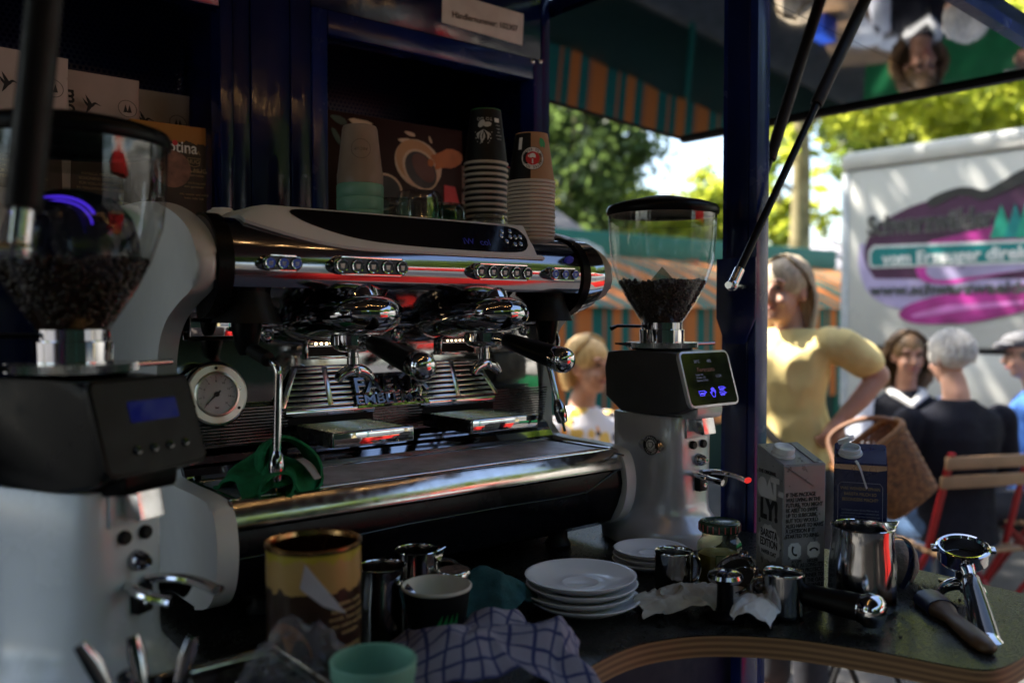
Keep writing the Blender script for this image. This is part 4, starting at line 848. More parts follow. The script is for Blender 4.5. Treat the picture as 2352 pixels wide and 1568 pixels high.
# kraft stack on the machine's right end
CH = .090; kx, ky = 1.080, 1.2545; ka = atan2(-ky, -kx)
SPL = ka+.25
def mkkraft(lab, g):
    t = thing('paper_cup', lab, 'paper cup', (0, 0, 0), 0, g); cup_shell(t, KRAFT, KRAFT, ((SPL-.35, SPL+pi*.62, KRAFT),) if False else ((ka-.05-2.2, ka-.05, BLKPAP), (ka-.05, ka-.05+2*pi-2.2, KRAFT))); return t
def decoK(top):
    zc = .043; M = updown(top, zc) @ RY(-.06); wf = lambda y: wall(zc-y)
    disc = lambda r_, n=28: [(r_*cos(2*pi*i/n), r_*sin(2*pi*i/n)) for i in range(n)]
    m = MB(); m.flat(disc(.0212), M, .0003, wf); b0 = m.build('cup_badge', INK, top)
    m = MB(); m.flat(disc(.0203), M, .0005, wf); m.build('cup_badge', PAPERW, b0)
    m = MB(); m.flat(disc(.0125), M, .0008, wf); m.build('badge_disc', REDINK, b0)
    m = MB(); wz = wall(zc)
    for word, a0, sg in (('COFFEE TO GO', 90, 1), ('COFFEE TO GO', -90, 1)):
        for i, ch in enumerate(word):
            a = radians(a0-(i-5.5)*13.5); x, y = .0163*cos(a), .0163*sin(a); R_ = wf(y)
            m.text(ch, .0062, M @ RY(x/R_) @ T(0, y, R_+.0008) @ RZ(a-pi/2), .0001, .01)
    m.build('badge_lettering', INK, b0)
    m = MB(); P = [(-.0055, -.001), (.0055, -.001), (.0045, -.0075), (.002, -.009), (-.002, -.009), (-.0045, -.0075)]
    m.flat([(a, b+.0) for a, b in P], M, .0011, wf); m.flat([(.0055, -.002), (.0085, -.003), (.008, -.006), (.005, -.0065), (.005, -.0055), (.007, -.005), (.0072, -.0035), (.0055, -.003)], M, .0011, wf)
    for s_ in (-1, 1): m.flat([(s_*.0012*sin(t*9), .001+.009*t) for t in [i/10 for i in range(11)]]+[(s_*.0012*sin(t*9)+.0006, .001+.009*t) for t in [i/10 for i in range(10, -1, -1)]], M, .0011, wf)
    m.build('badge_cup', INKW, b0)
    M2 = updown(top, .072) @ RY(-.62); m = MB(); m.flat([(-.007, 0), (-.003, -.008), (.004, -.010), (.006, 0), (.004, .009), (0, .006), (-.004, .010)], M2, .0004, lambda y: wall(.072-y)); m.build('cup_leaf', GREENINK, top)
    M3 = updown(top, .070) @ RY(.62); m = MB(); m.flat([(-.003, -.012), (.004, -.012), (.004, .010), (-.003, .010)], M3, .0004, lambda y: wall(.070-y)); m.build('cup_label', PAPERW, top)
stack(mkkraft, kx, ky, 16, .0069, 'kraft and black paper cup with cream rim, %s in the upturned stack', 'upturned kraft paper cups on the machine', decoK, z0=1.6123)
# reusable cups, taupe over mint
def mkmint(lab, g):
    t = thing('reusable_cup', lab, 'reusable cup', (0, 0, 0), 0, g)
    m = MB(); m.lathe([(.0415, 0), (.0430, .002), (.0430, .0222), (.0422, .0235), (.0415, .0235), (.031, .112), (.0285, .1155), (0, .1155)], 40); m.build('shell', MINT, t, local=True); return t
ux, uy = .834, 1.452
stack(mkmint, ux, uy, 5, .0235, 'mint reusable cup, %s of the mint ones under the taupe cup', 'mint reusable cups under the taupe one', jit=.0003)
rc = thing('reusable_cup', 'taupe reusable cup printed RECUP, upturned on the mint stack', 'reusable cup', (ux, uy, CT+5*.0235))
m = MB(); m.lathe([(.0405, 0), (.0422, .002), (.0422, .020), (.0412, .0215), (.0322, .102), (.030, .1075), (.026, .109), (0, .109)], 44); m.build('shell', TAN, rc, local=True)
wr_ = lambda z: .0412-(.0412-.0322)*(z-.0215)/.08
n_, r_ = camface(ux, uy); M = frame((ux, uy, CT+5*.0235+.062), -r_, (0, 0, -1)) @ RY(-.05)
m = MB(); m.text('RECUP', .0072, M, .0003, wrap=lambda y: wr_(.062-y), sp=1.15)
for i in range(36):
    a0, a1 = 2*pi*i/36, 2*pi*(i+1)/36; m.flat([(.0172*cos(a0), .0172*sin(a0)), (.0172*cos(a1), .0172*sin(a1)), (.0178*cos(a1), .0178*sin(a1)), (.0178*cos(a0), .0178*sin(a0))], M, .0003, lambda y: wr_(.062-y))
m.build('cup_logo', mat('brown_ink', (.06, .045, .04), .5, var=0), rc)
# glasses, upturned
def mkglass(lab, mt=GLASS, h=.085, r0=.036, r1=.030, gl=True):
    t = thing('drinking_glass', lab, 'glass', (0, 0, 0)); m = MB(); prof = [(r0-.002, 0), (r0, .001), (r0, h*.18), (r1+.002, h*.86), (r1, h*.97), (r1-.003, h), (0, h)]
    V = []; n2 = 40
    rings = []
    for r_, z in prof[:-1]:
        rings.append([((r_+(.0010*cos(a*10) if .1*h < z < .9*h else 0))*cos(a), (r_+(.0010*cos(a*10) if .1*h < z < .9*h else 0))*sin(a), z) for a in [2*pi*k/n2 for k in range(n2)]])
    m.sections(rings, None, True, False); m.add([(x, y, z) for x, y, z in rings[-1]], [tuple(range(n2))]); m.build('outer_wall', mt, t, local=True, ang=60)
    m = MB(); m.lathe([(r0-.0025, .0005), (r1-.003, h*.80), (r1-.008, h*.87), (0, h*.88)], 32); m.build('inner_wall', mt, t, local=True, ang=60); return t
g1 = mkglass('clear fluted glass upturned beside the mint cup stack')
place(g1, (on(1, 1.475, 905, 470).x, 1.475, CT)); g1.scale = (1.2,)*3
for px, y, lab, s_ in ((962, 1.41, 'tallest clear fluted glass upturned between the cup stacks', 1.30), (1026, 1.475, 'clear fluted glass upturned behind the green glass', 1.2), (1050, 1.535, 'clear fluted glass upturned against the tall black cup stack', 1.28)):
    dup(g1, (on(1, y, px, 480).x, y, CT), 0, lab, scale=s_)
g5 = mkglass('low green glass upturned in front of the black cup stack', GLASSG, .082, .034, .031); place(g5, (on(1, 1.37, 1030, 480).x, 1.37, CT))
g6 = mkglass('short clear glass upturned behind the display hood', GLASS, .070, .031, .028); place(g6, (on(1, 1.345, 1122, 500).x, 1.345, CT))
# upturned porcelain cups
def mkcup(lab):
    t = thing('porcelain_cup', lab, 'cup', (0, 0, 0), 0, 'white cups upturned on the machine top')
    m = MB(); m.lathe([(.031, 0), (.0325, .001), (.0325, .003), (.0315, .012), (.027, .034), (.022, .041), (.0165, .043), (.0155, .0455), (.013, .0455), (.012, .044), (0, .0445)], 36); m.build('bowl', PORC, t, local=True, ang=50)
    m = MB(); m.tube(bez([(.031, 0, .010), (.048, 0, .008), (.050, 0, .032), (.027, 0, .034)], 10), .0032, 10); m.build('handle', PORC, t, local=True); return t
cp = None
for k, (px, y, lab) in enumerate(((510, 1.36, 'white porcelain cup upturned by the left side panel'), (560, 1.42, 'white porcelain cup upturned beside the hood, second from the side panel'), (600, 1.355, 'white porcelain cup upturned at the tapered end of the display hood'), (775, 1.37, 'white porcelain cup upturned before the mint cup stack'), (905, 1.345, 'white porcelain cup upturned before the tallest glass'), (990, 1.345, 'white porcelain cup upturned before the green glass'), (1065, 1.345, 'white porcelain cup upturned beside the short clear glass'))):
    q = on(1, y, px, 500); lo = (q.x, y, CT)
    if cp is None: cp = mkcup(lab); place(cp, lo, 2.2)
    else: dup(cp, lo, 1.2+k*.9, lab)
# printed coffee box in the right opening
SH = 1.6002
bxo = thing('printed_box', 'brown cardboard box printed with coffee cups and petals, on the right shelf', 'box', (1.03, 1.80, SH))
BRN = mat('brown_card', (.028, .007, .005), .5, spec=.2); P0 = on(1, 1.735, 752, 262); P1 = on(1, 1.735, 1062, 340)
bh = .315
m = MB(); m.box(((P0.x+P1.x)/2, 1.775, SH+bh/2), (P1.x-P0.x, .08, bh), bev=.002); m.build('carton', BRN, bxo)
def PX(px, py): q = on(1, 1.7345, px, py); return (q.x, q.z)
def bprint(nm, pts, mt, off, sm=2):
    P = [PX(*q) for q in pts]; P = smooth_poly(P, sm) if sm else P; m = MB(); m.prism(P, 0, .0004, frame((0, 1.7348-off, 0), (1, 0, 0), (0, 0, 1))); m.build(nm, mt, bxo)
def ovp(cx, cy, a, b, rot, n=24): return [(cx+a*cos(t)*cos(rot)-b*sin(t)*sin(rot), cy+a*cos(t)*sin(rot)+b*sin(t)*cos(rot)) for t in [2*pi*i/n for i in range(n)]]
CRM = mat('cream_print', (.62, .42, .28), .5, var=0); ORG = mat('orange_print', (.48, .13, .02), .5, var=.1); PCH = mat('peach_print', (.5, .24, .1), .5, var=0); DBR = mat('dark_brown_print', (.018, .006, .004), .5, var=0); RBR = mat('red_brown_print', (.10, .02, .008), .5, var=0); LGR = mat('leaf_print', (.02, .04, .02), .5, var=0)
bprint('print_leaf', [(752, 262), (790, 268), (800, 290), (775, 285)], LGR, .0005, 1); bprint('print_leaf', [(757, 290), (775, 300), (790, 345), (768, 320)], LGR, .0005, 1)
bprint('print_cream', [(795, 268), (860, 282), (845, 292), (815, 290)], CRM, .0005, 1)
for q in (((925, 300), (950, 305), (955, 315), (938, 312)), ((912, 318), (945, 318), (935, 328), (918, 326)), ((985, 310), (992, 325), (992, 332), (985, 322)), ((965, 325), (972, 335), (970, 345), (963, 338))): bprint('print_petal', q, CRM, .0005, 1)
bprint('print_cup', ovp(960, 377, 62, 48, .9), CRM, .0005, 0); bprint('print_cup', ovp(957, 372, 56, 42, .9), PCH, .0008, 0); bprint('print_cup', ovp(965, 390, 52, 36, 1.0), CRM, .0011, 0); bprint('print_coffee', ovp(966, 391, 47, 31, 1.0), DBR, .0014, 0); bprint('print_coffee', ovp(972, 386, 38, 20, 1.0), RBR, .0017, 0)
bprint('print_candy', [(1000, 372), (985, 358), (1008, 352), (1030, 340), (1060, 352), (1062, 372), (1040, 388), (1015, 385), (998, 392)], ORG, .0020, 1); bprint('print_candy', [(985, 362), (998, 374), (990, 385), (980, 378)], ORG, .0023, 1)
bprint('print_ring', ovp(880, 440, 45, 42, .5), CRM, .0005, 0); bprint('print_ring', ovp(880, 441, 41, 38, .5), DBR, .0008, 0); bprint('print_red', [(1020, 425), (1045, 430), (1055, 470), (1020, 480)], REDINK, .0005, 0)
# foil coffee bags
BAGW = mat('matt_white_foil', (.44, .38, .35), .42, var=.05, vs=14, bump=.12, bs=25)
def bird(m, M, s_=1):
    body = [(-.5, -.9), (-.1, -.5), (.25, .0), (.55, .25), (.7, .5), (.9, .55), (1.5, .35), (.95, .72), (.75, .82), (.5, .72), (.35, .55), (.05, 1.1), (-.35, 1.7), (-.25, 1.0), (-.1, .5), (-.75, 1.2), (-.5, .5), (-.2, .1), (-.35, -.35)]
    m.flat([(a*s_, b*s_) for a, b in body], M, .0004)
def bag(label, x, y, z, w_, h_, d_, rz, word=True, cap=False):
    t = thing('coffee_bag', label, 'coffee bag', (x, y, z), rz)
    rings = []
    for i in range(13):
        s_ = i/12; dd = d_/2*(1-max(0, (s_-.35)/.65)**1.5)+.0012; ww = w_/2*(1-.02*sin(s_*9)); cz = h_*s_
        rings.append([(ww*(cos(a) if abs(cos(a)) > .7 else cos(a)*1.0)*min(1.0, 1/max(abs(cos(a)), abs(sin(a)))), dd*sin(a)*min(1.0, 1/max(abs(cos(a)), abs(sin(a))))*(1+.10*sin(5*a+i)), cz) for a in [2*pi*k/32 for k in range(32)]])
    m = MB(); m.sections(rings); m.build('pouch', BAGW, t, local=True, ang=50)
    m = MB(); m.box((0, -.0022, h_-.035), (w_*.97, .001, .004)); m.build('seal_line', BAGW, t, local=True)
    fr = frame((-w_*.30, -d_*.40-.006, h_-.075), (1, 0, 0), (0, .22, 1))
    m = MB()
    if word: m.text('moxxa', .036, fr @ T(.004, .036, 0) @ RZ(-pi/2), .0004, .02, al='LEFT')
    bird(m, fr @ T(.034, .006, 0), .014)
    m.build('print', INK, t, local=True)
    f2 = frame((w_*.30, -d_*.40-.006, h_-.062), (1, 0, 0), (0, .22, 1)); m = MB()
    m.tube([(.016*cos(a), .016*sin(a), .0) for a in [2*pi*i/28 for i in range(28)]], .0005, 5, f2, loop=True)
    for dx in (-.004, .003): m.flat([(dx-.004, -.008), (dx+.004, -.007), (dx+.001, .008)], f2, .0004)
    m.build('emblem', INK, t, local=True)
    f3 = frame((0, -d_*.5-.002, h_*.42), (1, 0, 0), (0, .04, 1)); m = MB(); m.flat([(-w_*.36, -.05), (w_*.36, -.05), (w_*.36, .04), (-w_*.36, .04)], f3, .001); lb = m.build('label', mat('brown_label', (.05, .025, .015), .5), t, local=True)
    m = MB(); m.text('CREMA', .016, f3 @ T(0, .024, .0012), .0003); m.text('ARABICA MISCHUNG\nSCHONEND GERÖSTET\nFÜR VOLLAUTOMATEN\nFILTERKAFFEEMASCHINEN', .0068, f3 @ T(0, -.018, .0012), .0002, line=1.3); m.build('label_text', GOLDINK, lb, local=True, kind='stuff')
b1 = on(1, 1.74, 215, 190); b2 = on(1, 1.755, 355, 215); b0_ = on(1, 1.70, 60, 140)
bag('white foil coffee bag with hummingbird print, in the middle of the left shelf', b1.x, 1.745, SH, .165, .314, .07, radians(1))
bag('white foil coffee bag with hummingbird print, beside the cocoa box', b2.x, 1.80, SH, .165, .312, .06, radians(-2))
bag('tall white foil coffee bag with hummingbird print, next to the left roof post', b0_.x-.02, 1.70, SH, .175, .322, .07, radians(3))
q = on(1, 1.71, 1052, 380); bag('white foil coffee bag squeezed between printed box and black cups', q.x+.055, 1.80, SH, .10, .245, .05, 0)
# cocoa carton
def bandmat(name, zs, cols, ns=60, amp=.006, rough=.5):
    m = mat(name, cols[0], rough, var=0, rvar=0); n, L, b = nodes(m); tc = n.new('ShaderNodeTexCoord'); sp = n.new('ShaderNodeSeparateXYZ'); L.new(tc.outputs['Object'], sp.inputs[0])
    nz = n.new('ShaderNodeTexNoise'); nz.inputs['Scale'].default_value = ns; nz.inputs['Detail'].default_value = 2; L.new(tc.outputs['Object'], nz.inputs['Vector'])
    q = n.new('ShaderNodeMath'); q.operation = 'MULTIPLY_ADD'; L.new(nz.outputs['Fac'], q.inputs[0]); q.inputs[1].default_value = amp*2; L.new(sp.outputs[2], q.inputs[2])
    cur = None
    for z, c in zip(zs, cols[1:]):
        g_ = n.new('ShaderNodeMath'); g_.operation = 'GREATER_THAN'; L.new(q.outputs[0], g_.inputs[0]); g_.inputs[1].default_value = z+amp
        mx = n.new('ShaderNodeMix'); mx.data_type = 'RGBA'; L.new(g_.outputs[0], mx.inputs[0])
        if cur: L.new(cur, mx.inputs[6])
        else: mx.inputs[6].default_value = tuple(cols[0])+(1,)
        mx.inputs[7].default_value = tuple(c)+(1,); cur = mx.outputs[2]
    L.new(cur, b.inputs['Base Color']); return m
c0, c1 = on(1, 1.665, 371, 292), on(1, 1.665, 473, 300); ch = c1.z-SH+.004; cw = c1.x-c0.x+.055
cb = thing('cocoa_box', 'dark brown cocoa carton with ochre top band, beside the coffee bags', 'box', (c1.x-cw/2, 1.692, SH))
m = MB(); m.box((c1.x-cw/2, 1.6925, SH+ch/2), (cw, .055, ch), bev=.0012); m.build('carton', bandmat('cocoa_print', [ch*.86], [(.030, .018, .009), (.36, .16, .03)], 90, .010), cb)
f = frame((0, 1.6645, 0), (1, 0, 0), (0, 0, 1))
def CPX(px, py): q = on(1, 1.6645, px, py); return T(q.x, q.z, 0)
m = MB(); m.text('Caotina', .030, f @ CPX(400, 337), .0003, .012, sx=.9); m.build('brand_lettering', INKW, cb)
m = MB(); m.text("IT'S A\nHUG\nIN A MUG", .011, f @ CPX(444, 372), .0003, line=1.5); m.tube([(a*.012, b*.008, .0003) for a, b in ((-1, 1), (-.8, -.6), (0, -1), (.8, -.6), (1, 1))], .0006, 5, f @ CPX(446, 374), loop=True); m.build('slogan', GOLDINK, cb)
m = MB(); m.text('trinkschokolade aus\nfeinstem kakao\n\nzur stärkung und\nzum geniessen\n\nmit wasser und milch\nheiss oder kalt', .0062, f @ CPX(446, 425), .0002, line=1.15); m.build('small_print', GOLDINK, cb)
m = MB(); m.flat(ovp(0, 0, .034, .034, 0), f @ CPX(396, 388), .0004); mgp = m.build('printed_mug', mat('cocoa_cream', (.22, .10, .07), .5, var=.2, vs=60), cb)
m = MB(); m.flat(ovp(0, 0, .005, .005, 0, 14), f @ CPX(402, 328), .0005); m.build('red_mark', REDINK, cb)
# ------------------------------------------------------------ things on the counter
CZ = 1.0602
# saucers
def mksaucer(lab, g):
    t = thing('saucer', lab, 'saucer', (0, 0, 0), 0, g)
    m = MB(); m.lathe([(0, .004), (.022, .0042), (.0245, .0062), (.027, .0062), (.029, .0048), (.045, .0062), (.062, .0105), (.074, .0168), (.078, .0185), (.0795, .0178), (.079, .0165), (.066, .0085), (.050, .0035), (.047, .0005), (.043, 0), (.042, .0022), (0, .0022)], 64); m.build('dish', PORC, t, local=True, ang=50); return t
sp_ = at(1328, 1330, 1.262); sx_, sy_ = .873, .905
s0 = None
for i in range(4):
    lab = 'white saucer, %s of the stack of four beside the teal cloth' % ORD[3-i]; lo = (sx_+(.004, -.003, .001, 0)[i], sy_+(-.003, .002, -.001, .001)[i], CZ+i*.0107)
    if s0 is None: s0 = mksaucer(lab, 'stack of four white saucers'); place(s0, lo)
    else: dup(s0, lo, i, lab)
for i in range(3): dup(s0, (1.106+.002*i, .985, CZ+i*.0088), i*2, 'small white saucer, %s of the stack of three behind the steel mug' % ORD[2-i], 'stack of three small saucers', scale=.77)
# steel jugs and mugs
def jug(label, loc, rz, h, rb, rt, spout=True):
    t = thing('milk_jug', label, 'milk jug', loc, rz); n2 = 48; rings = []
    prof = [(rb*.93, 0), (rb, .004), (rb*1.0, h*.12), (rb*.985, h*.3), (rb*.93+rt*.05, h*.55), (rt*1.0, h*.82), (rt*1.01, h*.95), (rt*1.03, h)]
    for r_, z in prof:
        ring = []
        for k in range(n2):
            a = 2*pi*k/n2; d_ = abs((a-pi+pi) % (2*pi)-pi); s_ = max(0, 1-d_/.45)**2*max(0, (z/h-.7)/.3)**1.5*rt*.30 if spout else 0
            ring.append(((r_+s_)*cos(a), (r_+s_)*sin(a), z+(s_*.35 if z == h else 0)))
        rings.append(ring)
    m = MB(); m.sections(rings, None, True, False); m.add(rings[0], [tuple(range(n2))]); sh = m.build('wall', STEELJ, t, local=True, solid=.0012, ang=50)
    m = MB(); m.tube(rings[-1], .0011, 6, loop=True); m.build('lip', CHROME, sh, local=True)
    m = MB(); hp = bez([(-rt*.97, 0, h*.84), (-rt-.030, 0, h*.92), (-rt-.050, 0, h*.66), (-rt-.032, 0, h*.30), (-rt-.020, 0, h*.20)], 14)
    for k, q in enumerate(hp): pass
    w_ = .0062; V = []; Fs = []
    for k, q in enumerate(hp):
        q = Vector(q); tg = (Vector(hp[min(k+1, 14)])-Vector(hp[max(k-1, 0)])).normalized(); nn = Vector((tg.z, 0, -tg.x))*.0011
        V += [q+nn+Vector((0, w_, 0)), q+nn-Vector((0, w_, 0)), q-nn-Vector((0, w_, 0)), q-nn+Vector((0, w_, 0))]
    for k in range(14):
        for e in range(4): Fs.append((4*k+e, 4*k+(e+1) % 4, 4*k+4+(e+1) % 4, 4*k+4+e))
    m.add(V, Fs+[(3, 2, 1, 0), (56, 57, 58, 59)]); m.build('handle', STEELJ, t, local=True, ang=50); return t
STEELJ = mat('jug_steel', (.52, .51, .50), .13, 1, var=.06, vs=30, rvar=.06)
jg = at(1980, 1350, 1.275); hd = lambda px0, px1, d: atan2(*(lambda v: (v.y, v.x))(at(px0, 1300, d)-at(px1, 1300, d)))
jug('large steel milk jug in front of the blue carton', (jg.x, jg.y, CZ), hd(1900, 2100, 1.27)+.15, .116, .0465, .0415)
j1 = at(878, 1300, 1.135); jug('small steel milk jug with square handle beside the cocoa tin', (j1.x, j1.y, CZ), radians(95), .098, .034, .0295)
j2 = at(958, 1300, 1.23); jug('small steel milk jug farther back against the machine base', (j2.x, j2.y, CZ), hd(900, 1020, 1.23), .094, .033, .0290)
def mug(label, loc, rz):
    t = thing('steel_mug', label, 'mug', loc, rz)
    m = MB(); m.lathe([(0, .001), (.024, 0), (.0275, .003), (.0285, .008), (.0285, .058), (.0292, .061), (.0285, .0625), (.0272, .061), (.0265, .056), (.0265, .006), (0, .005)], 44); m.build('cup', STEELJ, t, local=True, ang=45)
    m = MB(); m.tube(bez([(.0275, 0, .052), (.048, 0, .055), (.048, 0, .012), (.0275, 0, .014)], 12), .003, 10, flat=1.7); m.build('handle', STEELJ, t, local=True); return t
ma = at(1548, 1330, 1.345); mg = mug('small steel espresso mug beside the mustard jar', (ma.x, ma.y, CZ), radians(-25))
mb_ = at(1800, 1330, 1.235); dup(mg, (mb_.x, mb_.y, CZ), radians(120), 'small steel espresso mug in front of the oat drink carton')
# mustard jar
jr = at(1652, 1300, 1.385); jt = thing('mustard_jar', 'hexagonal glass jar with green and red striped lid', 'jar', (jr.x, jr.y, CZ), .35)
hexr = lambda r_, z, c=.2: [(r_*cos(a)*(1), r_*sin(a), z) for a in [2*pi*k/6+o for k in range(6) for o in (-.12, .12)]]
m = MB(); m.sections([hexr(.031, 0), hexr(.0345, .003), hexr(.0345, .058), hexr(.033, .066), [(.027*cos(2*pi*k/12-.12), .027*sin(2*pi*k/12-.12), .073) for k in range(12)], [(.027*cos(2*pi*k/12-.12), .027*sin(2*pi*k/12-.12), .082) for k in range(12)]]); m.build('jar_glass', glass('jar_glass', (.80, .80, .62)), jt, local=True, ang=20)
m = MB(); m.sections([hexr(.0285, .003), hexr(.0325, .005), hexr(.0325, .048), hexr(.028, .049)]); m.build('contents', mat('pale_mustard', (.20, .16, .05), .4, var=.2, vs=40), jt, local=True, ang=20)
m = MB(); m.lathe([(0, .0965), (.024, .0965), (.0265, .0985), (.030, .0975), (.0318, .095), (.0318, .0835), (.031, .082), (.026, .082)], 44); jl = m.build('lid', mat('lid_green', (.02, .045, .025), .25), jt, local=True, ang=40)
for k in range(22):
    a = 2*pi*k/22; m = MB(); m.box((.0320, 0, .0893), (.0012, .0016, .0105), RZ(a)); m.build('lid_stripe', mat('stripe_red', (.45, .10, .09), .35, var=0) if k == 0 else bpy.data.materials['stripe_red'], jl, local=True)
a = atan2(-jr.y, -jr.x)-.35; m = MB(); k6 = round(a/(pi/3)-.5)+.5; lf = T(0, 0, .033) @ RZ(k6*pi/3) @ T(.0302, 0, 0) @ frame((0, 0, 0), (0, 1, 0), (0, 0, 1)); m.flat([(-.0125, -.024), (.0125, -.024), (.0125, .018), (-.0125, .018)], lf, .0006); lb = m.build('label', mat('label_green', (.02, .09, .03), .5), jt, local=True)
m = MB(); m.flat([(-.0113, -.024), (.0113, -.024), (.0113, .0165), (-.0113, .0165)], lf @ T(0, 0, .0003), .0006); m.build('label_face', mat('label_cream', (.30, .30, .24), .6), lb, local=True)
# drink cartons
def carton(label, corner, rz, w_, d_, h_, base, nm):
    t = thing('drink_carton', label, 'carton', corner, rz)
    hf = h_-.022
    V = [(0, 0, 0), (w_, 0, 0), (w_, d_, 0), (0, d_, 0), (0, 0, hf), (w_, 0, hf), (w_, d_, h_), (0, d_, h_)]
    m = MB(); m.add(V, [(3, 2, 1, 0), (0, 1, 5, 4), (1, 2, 6, 5), (2, 3, 7, 6), (3, 0, 4, 7), (4, 5, 6, 7)]); bmesh.ops.bevel(m.bm, geom=m.bm.edges[:], offset=.0014, segments=2, affect='EDGES'); b = m.build('pack', base, t, local=True)
    up = Vector((0, d_, h_-hf)).normalized(); tf = frame((w_*.5, d_*.45, hf+(h_-hf)*.45), (1, 0, 0), up)
    return t, b, tf, hf
SILV = mat('silver_carton', (.30, .30, .31), .33, .5, var=.05, vs=30); DBLU = mat('blue_carton', (.008, .014, .07), .3, var=.05); FOILB = mat('copper_foil', (.4, .26, .18), .3, .6); CAPW = mat('white_cap', (.62, .64, .68), .35)
oc = on(2, CZ, 1797, 1384); t, b, tf, hf = carton('grey oat drink carton with white screw cap', (oc.x, oc.y, CZ), radians(-23), .071, .071, .222, SILV, 'oat')
def capp(t, tf, x, open_=False):
    m = MB(); q = tf @ T(x, 0, 0); m.lathe([(.0165, 0), (.0165, .004), (.0155, .0045), (.0155, .012), (.0145, .0135), (.009, .0135), (.008, .0128), (0, .0128)] if not open_ else [(.0165, 0), (.0165, .004), (.015, .0045), (.0145, .011), (.013, .0115), (.0125, .004), (0, .003)], 32, q); c = m.build('cap' if not open_ else 'spout_ring', CAPW, t, local=True)
    m = MB(); m.lathe([(.0172, .0), (.0178, .0015), (.0172, .003)], 32, q); m.build('cap_ring', CAPW, c, local=True)
    if open_:
        m = MB(); q2 = q @ T(-.006, .006, .019) @ RX(radians(-22)) @ RY(radians(-24)); m.lathe([(.0125, -.002), (.0128, .003), (.0115, .0045), (0, .005)], 30, q2); m.lathe([(.0125, -.002), (.0115, -.001), (.011, .0022), (0, .0026)], 30, q2); m.tube([(.0, .017, -.002), (0, .024, -.008), (0, .018, -.018)], .003, 8, q @ T(-.004, .008, .018)); m.build('flip_lid', CAPW, c, local=True)
capp(t, tf, -.016)
m = MB(); m.prism([(-.004, -.03), (.004, -.03), (.004, .036), (-.004, .036)], .0004, .0016, tf @ T(.022, 0, 0)); m.build('top_seam', SILV, b, local=True)
m = MB(); ff = frame((0, -.0012, 0), (1, 0, 0), (0, 0, 1)); m.flat([(.004, hf-.002), (.069, hf-.002), (.055, hf-.030), (.05, hf-.032)], ff, .0012); m.build('folded_ear', SILV, b, local=True)
ff = frame((0, -.0004, 0), (1, 0, 0), (0, 0, 1)); lft = frame((-.0004, .0355, 0), (0, -1, 0), (0, 0, 1))
m = MB(); m.text('IF THIS PACKAGE\nWAS LIVING IN THE\nFUTURE, YOU MIGHT\nBE ABLE TO SWIPE\nUP TO SUBSCRIBE,\nBUT YOU WOULD\nALSO HAVE TO MAKE\nA DECISION IF IT\nSTARTED TO RING.', .0082, ff @ T(.004, .126, 0), .0002, .022, al='LEFT', sx=.79, line=.92)
m.text('ACCEPT       DECLINE', .0058, ff @ T(.0365, .0585, 0), .0002, .02, sx=.8); m.text('BUT AS LONG IT\'S\nAND PROTECT-\nYOUR DINNER TO\nTHE OAT\nLIKE WHILE\nFOR YOU\n\nA GOOD THING', .0082, ff @ T(.068, .026, 0), .0002, .02, al='RIGHT', sx=.8, line=.92)
m.build('side_lettering', INK, b, local=True, kind='stuff')
m = MB()
for cx in (.019, .051):
    P = []
    for sx__, sy__ in ((1, 1), (-1, 1), (-1, -1), (1, -1)):
        Q = [(1, .62), (.82, .62), (.82, .82), (.62, .82), (.62, 1)]; Q = [(a*sx__, c*sy__) for a, c in Q]; P += Q if sx__*sy__ > 0 else Q[::-1]
    m.flat([(a*.0105, c*.0115) for a, c in P], ff @ T(cx, .0745, 0), .0003)
ci_ = m.build('call_tiles', PAPERW, b, local=True)
m = MB(); m.tube(bez([(.0165, .0815, .0006), (.013, .075, .0006), (.016, .068, .0006), (.022, .0685, .0006)], 8), [.0018, .0016, .0013, .0012, .0012, .0012, .0013, .0016, .0018], 6, ff); m.tube(bez([(.0445, .0735, .0006), (.047, .078, .0006), (.055, .078, .0006), (.0575, .0735, .0006)], 8), [.0018, .0016, .0013, .0012, .0012, .0012, .0013, .0016, .0018], 6, ff); m.build('call_icons', INK, ci_, local=True)
m = MB(); m.flat(ovp(0, 0, .0125, .0150, 0), lft @ T(-.0185, .160, 0), .0003); m.flat([(-.014, -.015), (.0, .015), (.013, -.015)], lft @ T(.0005, .160, 0), .0004); m.text('T-', .042, lft @ T(.0195, .160, 0), .0003, .05, sx=.8); m.build('brand_letters_pale', mat('pale_grey_ink', (.50, .50, .51), .5, var=0), b, local=True)
m = MB(); m.text('LY!', .040, lft @ T(-.001, .1265, 0), .0003, .05, sx=.85); m.text('THE ORIGINAL', .0072, lft @ T(-.006, .183, 0), .0002, .02, sx=.95); m.text('BARISTA\nEDITION', .0165, lft @ T(0, .085, .0006), .0002, .02, sx=.70, line=.85); m.text('HAFER OAT', .0085, lft @ T(0, .064, .0006), .0002, .02, sx=.85); m.build('brand_letters_black', INK, b, local=True, kind='stuff')
m = MB(); cl = [(.029*cos(a_)*(1+.06*cos(a_*13)), .027*sin(a_)*(1+.06*cos(a_*13))) for a_ in [2*pi*k/52 for k in range(52)]]; m.flat(cl, lft @ T(0, .079, 0), .0003); m.build('cloud_patch', mat('pale_patch', (.46, .46, .47), .5, var=0), b, local=True)
m = MB(); m.tube([(.016*cos(a_), .013*sin(a_), 0) for a_ in [2*pi*k/20 for k in range(20)]], .0035, 6, lft @ T(.004, .03, 0), loop=True); m.build('printed_ring', INK, b, local=True)
bc = at(1912, 1380, 1.345); t, b, tf, hf = carton('dark blue milk carton with its flip cap open', (bc.x, bc.y, CZ), radians(-60), .074, .060, .218, DBLU, 'milk')
capp(t, tf, -.014, True)
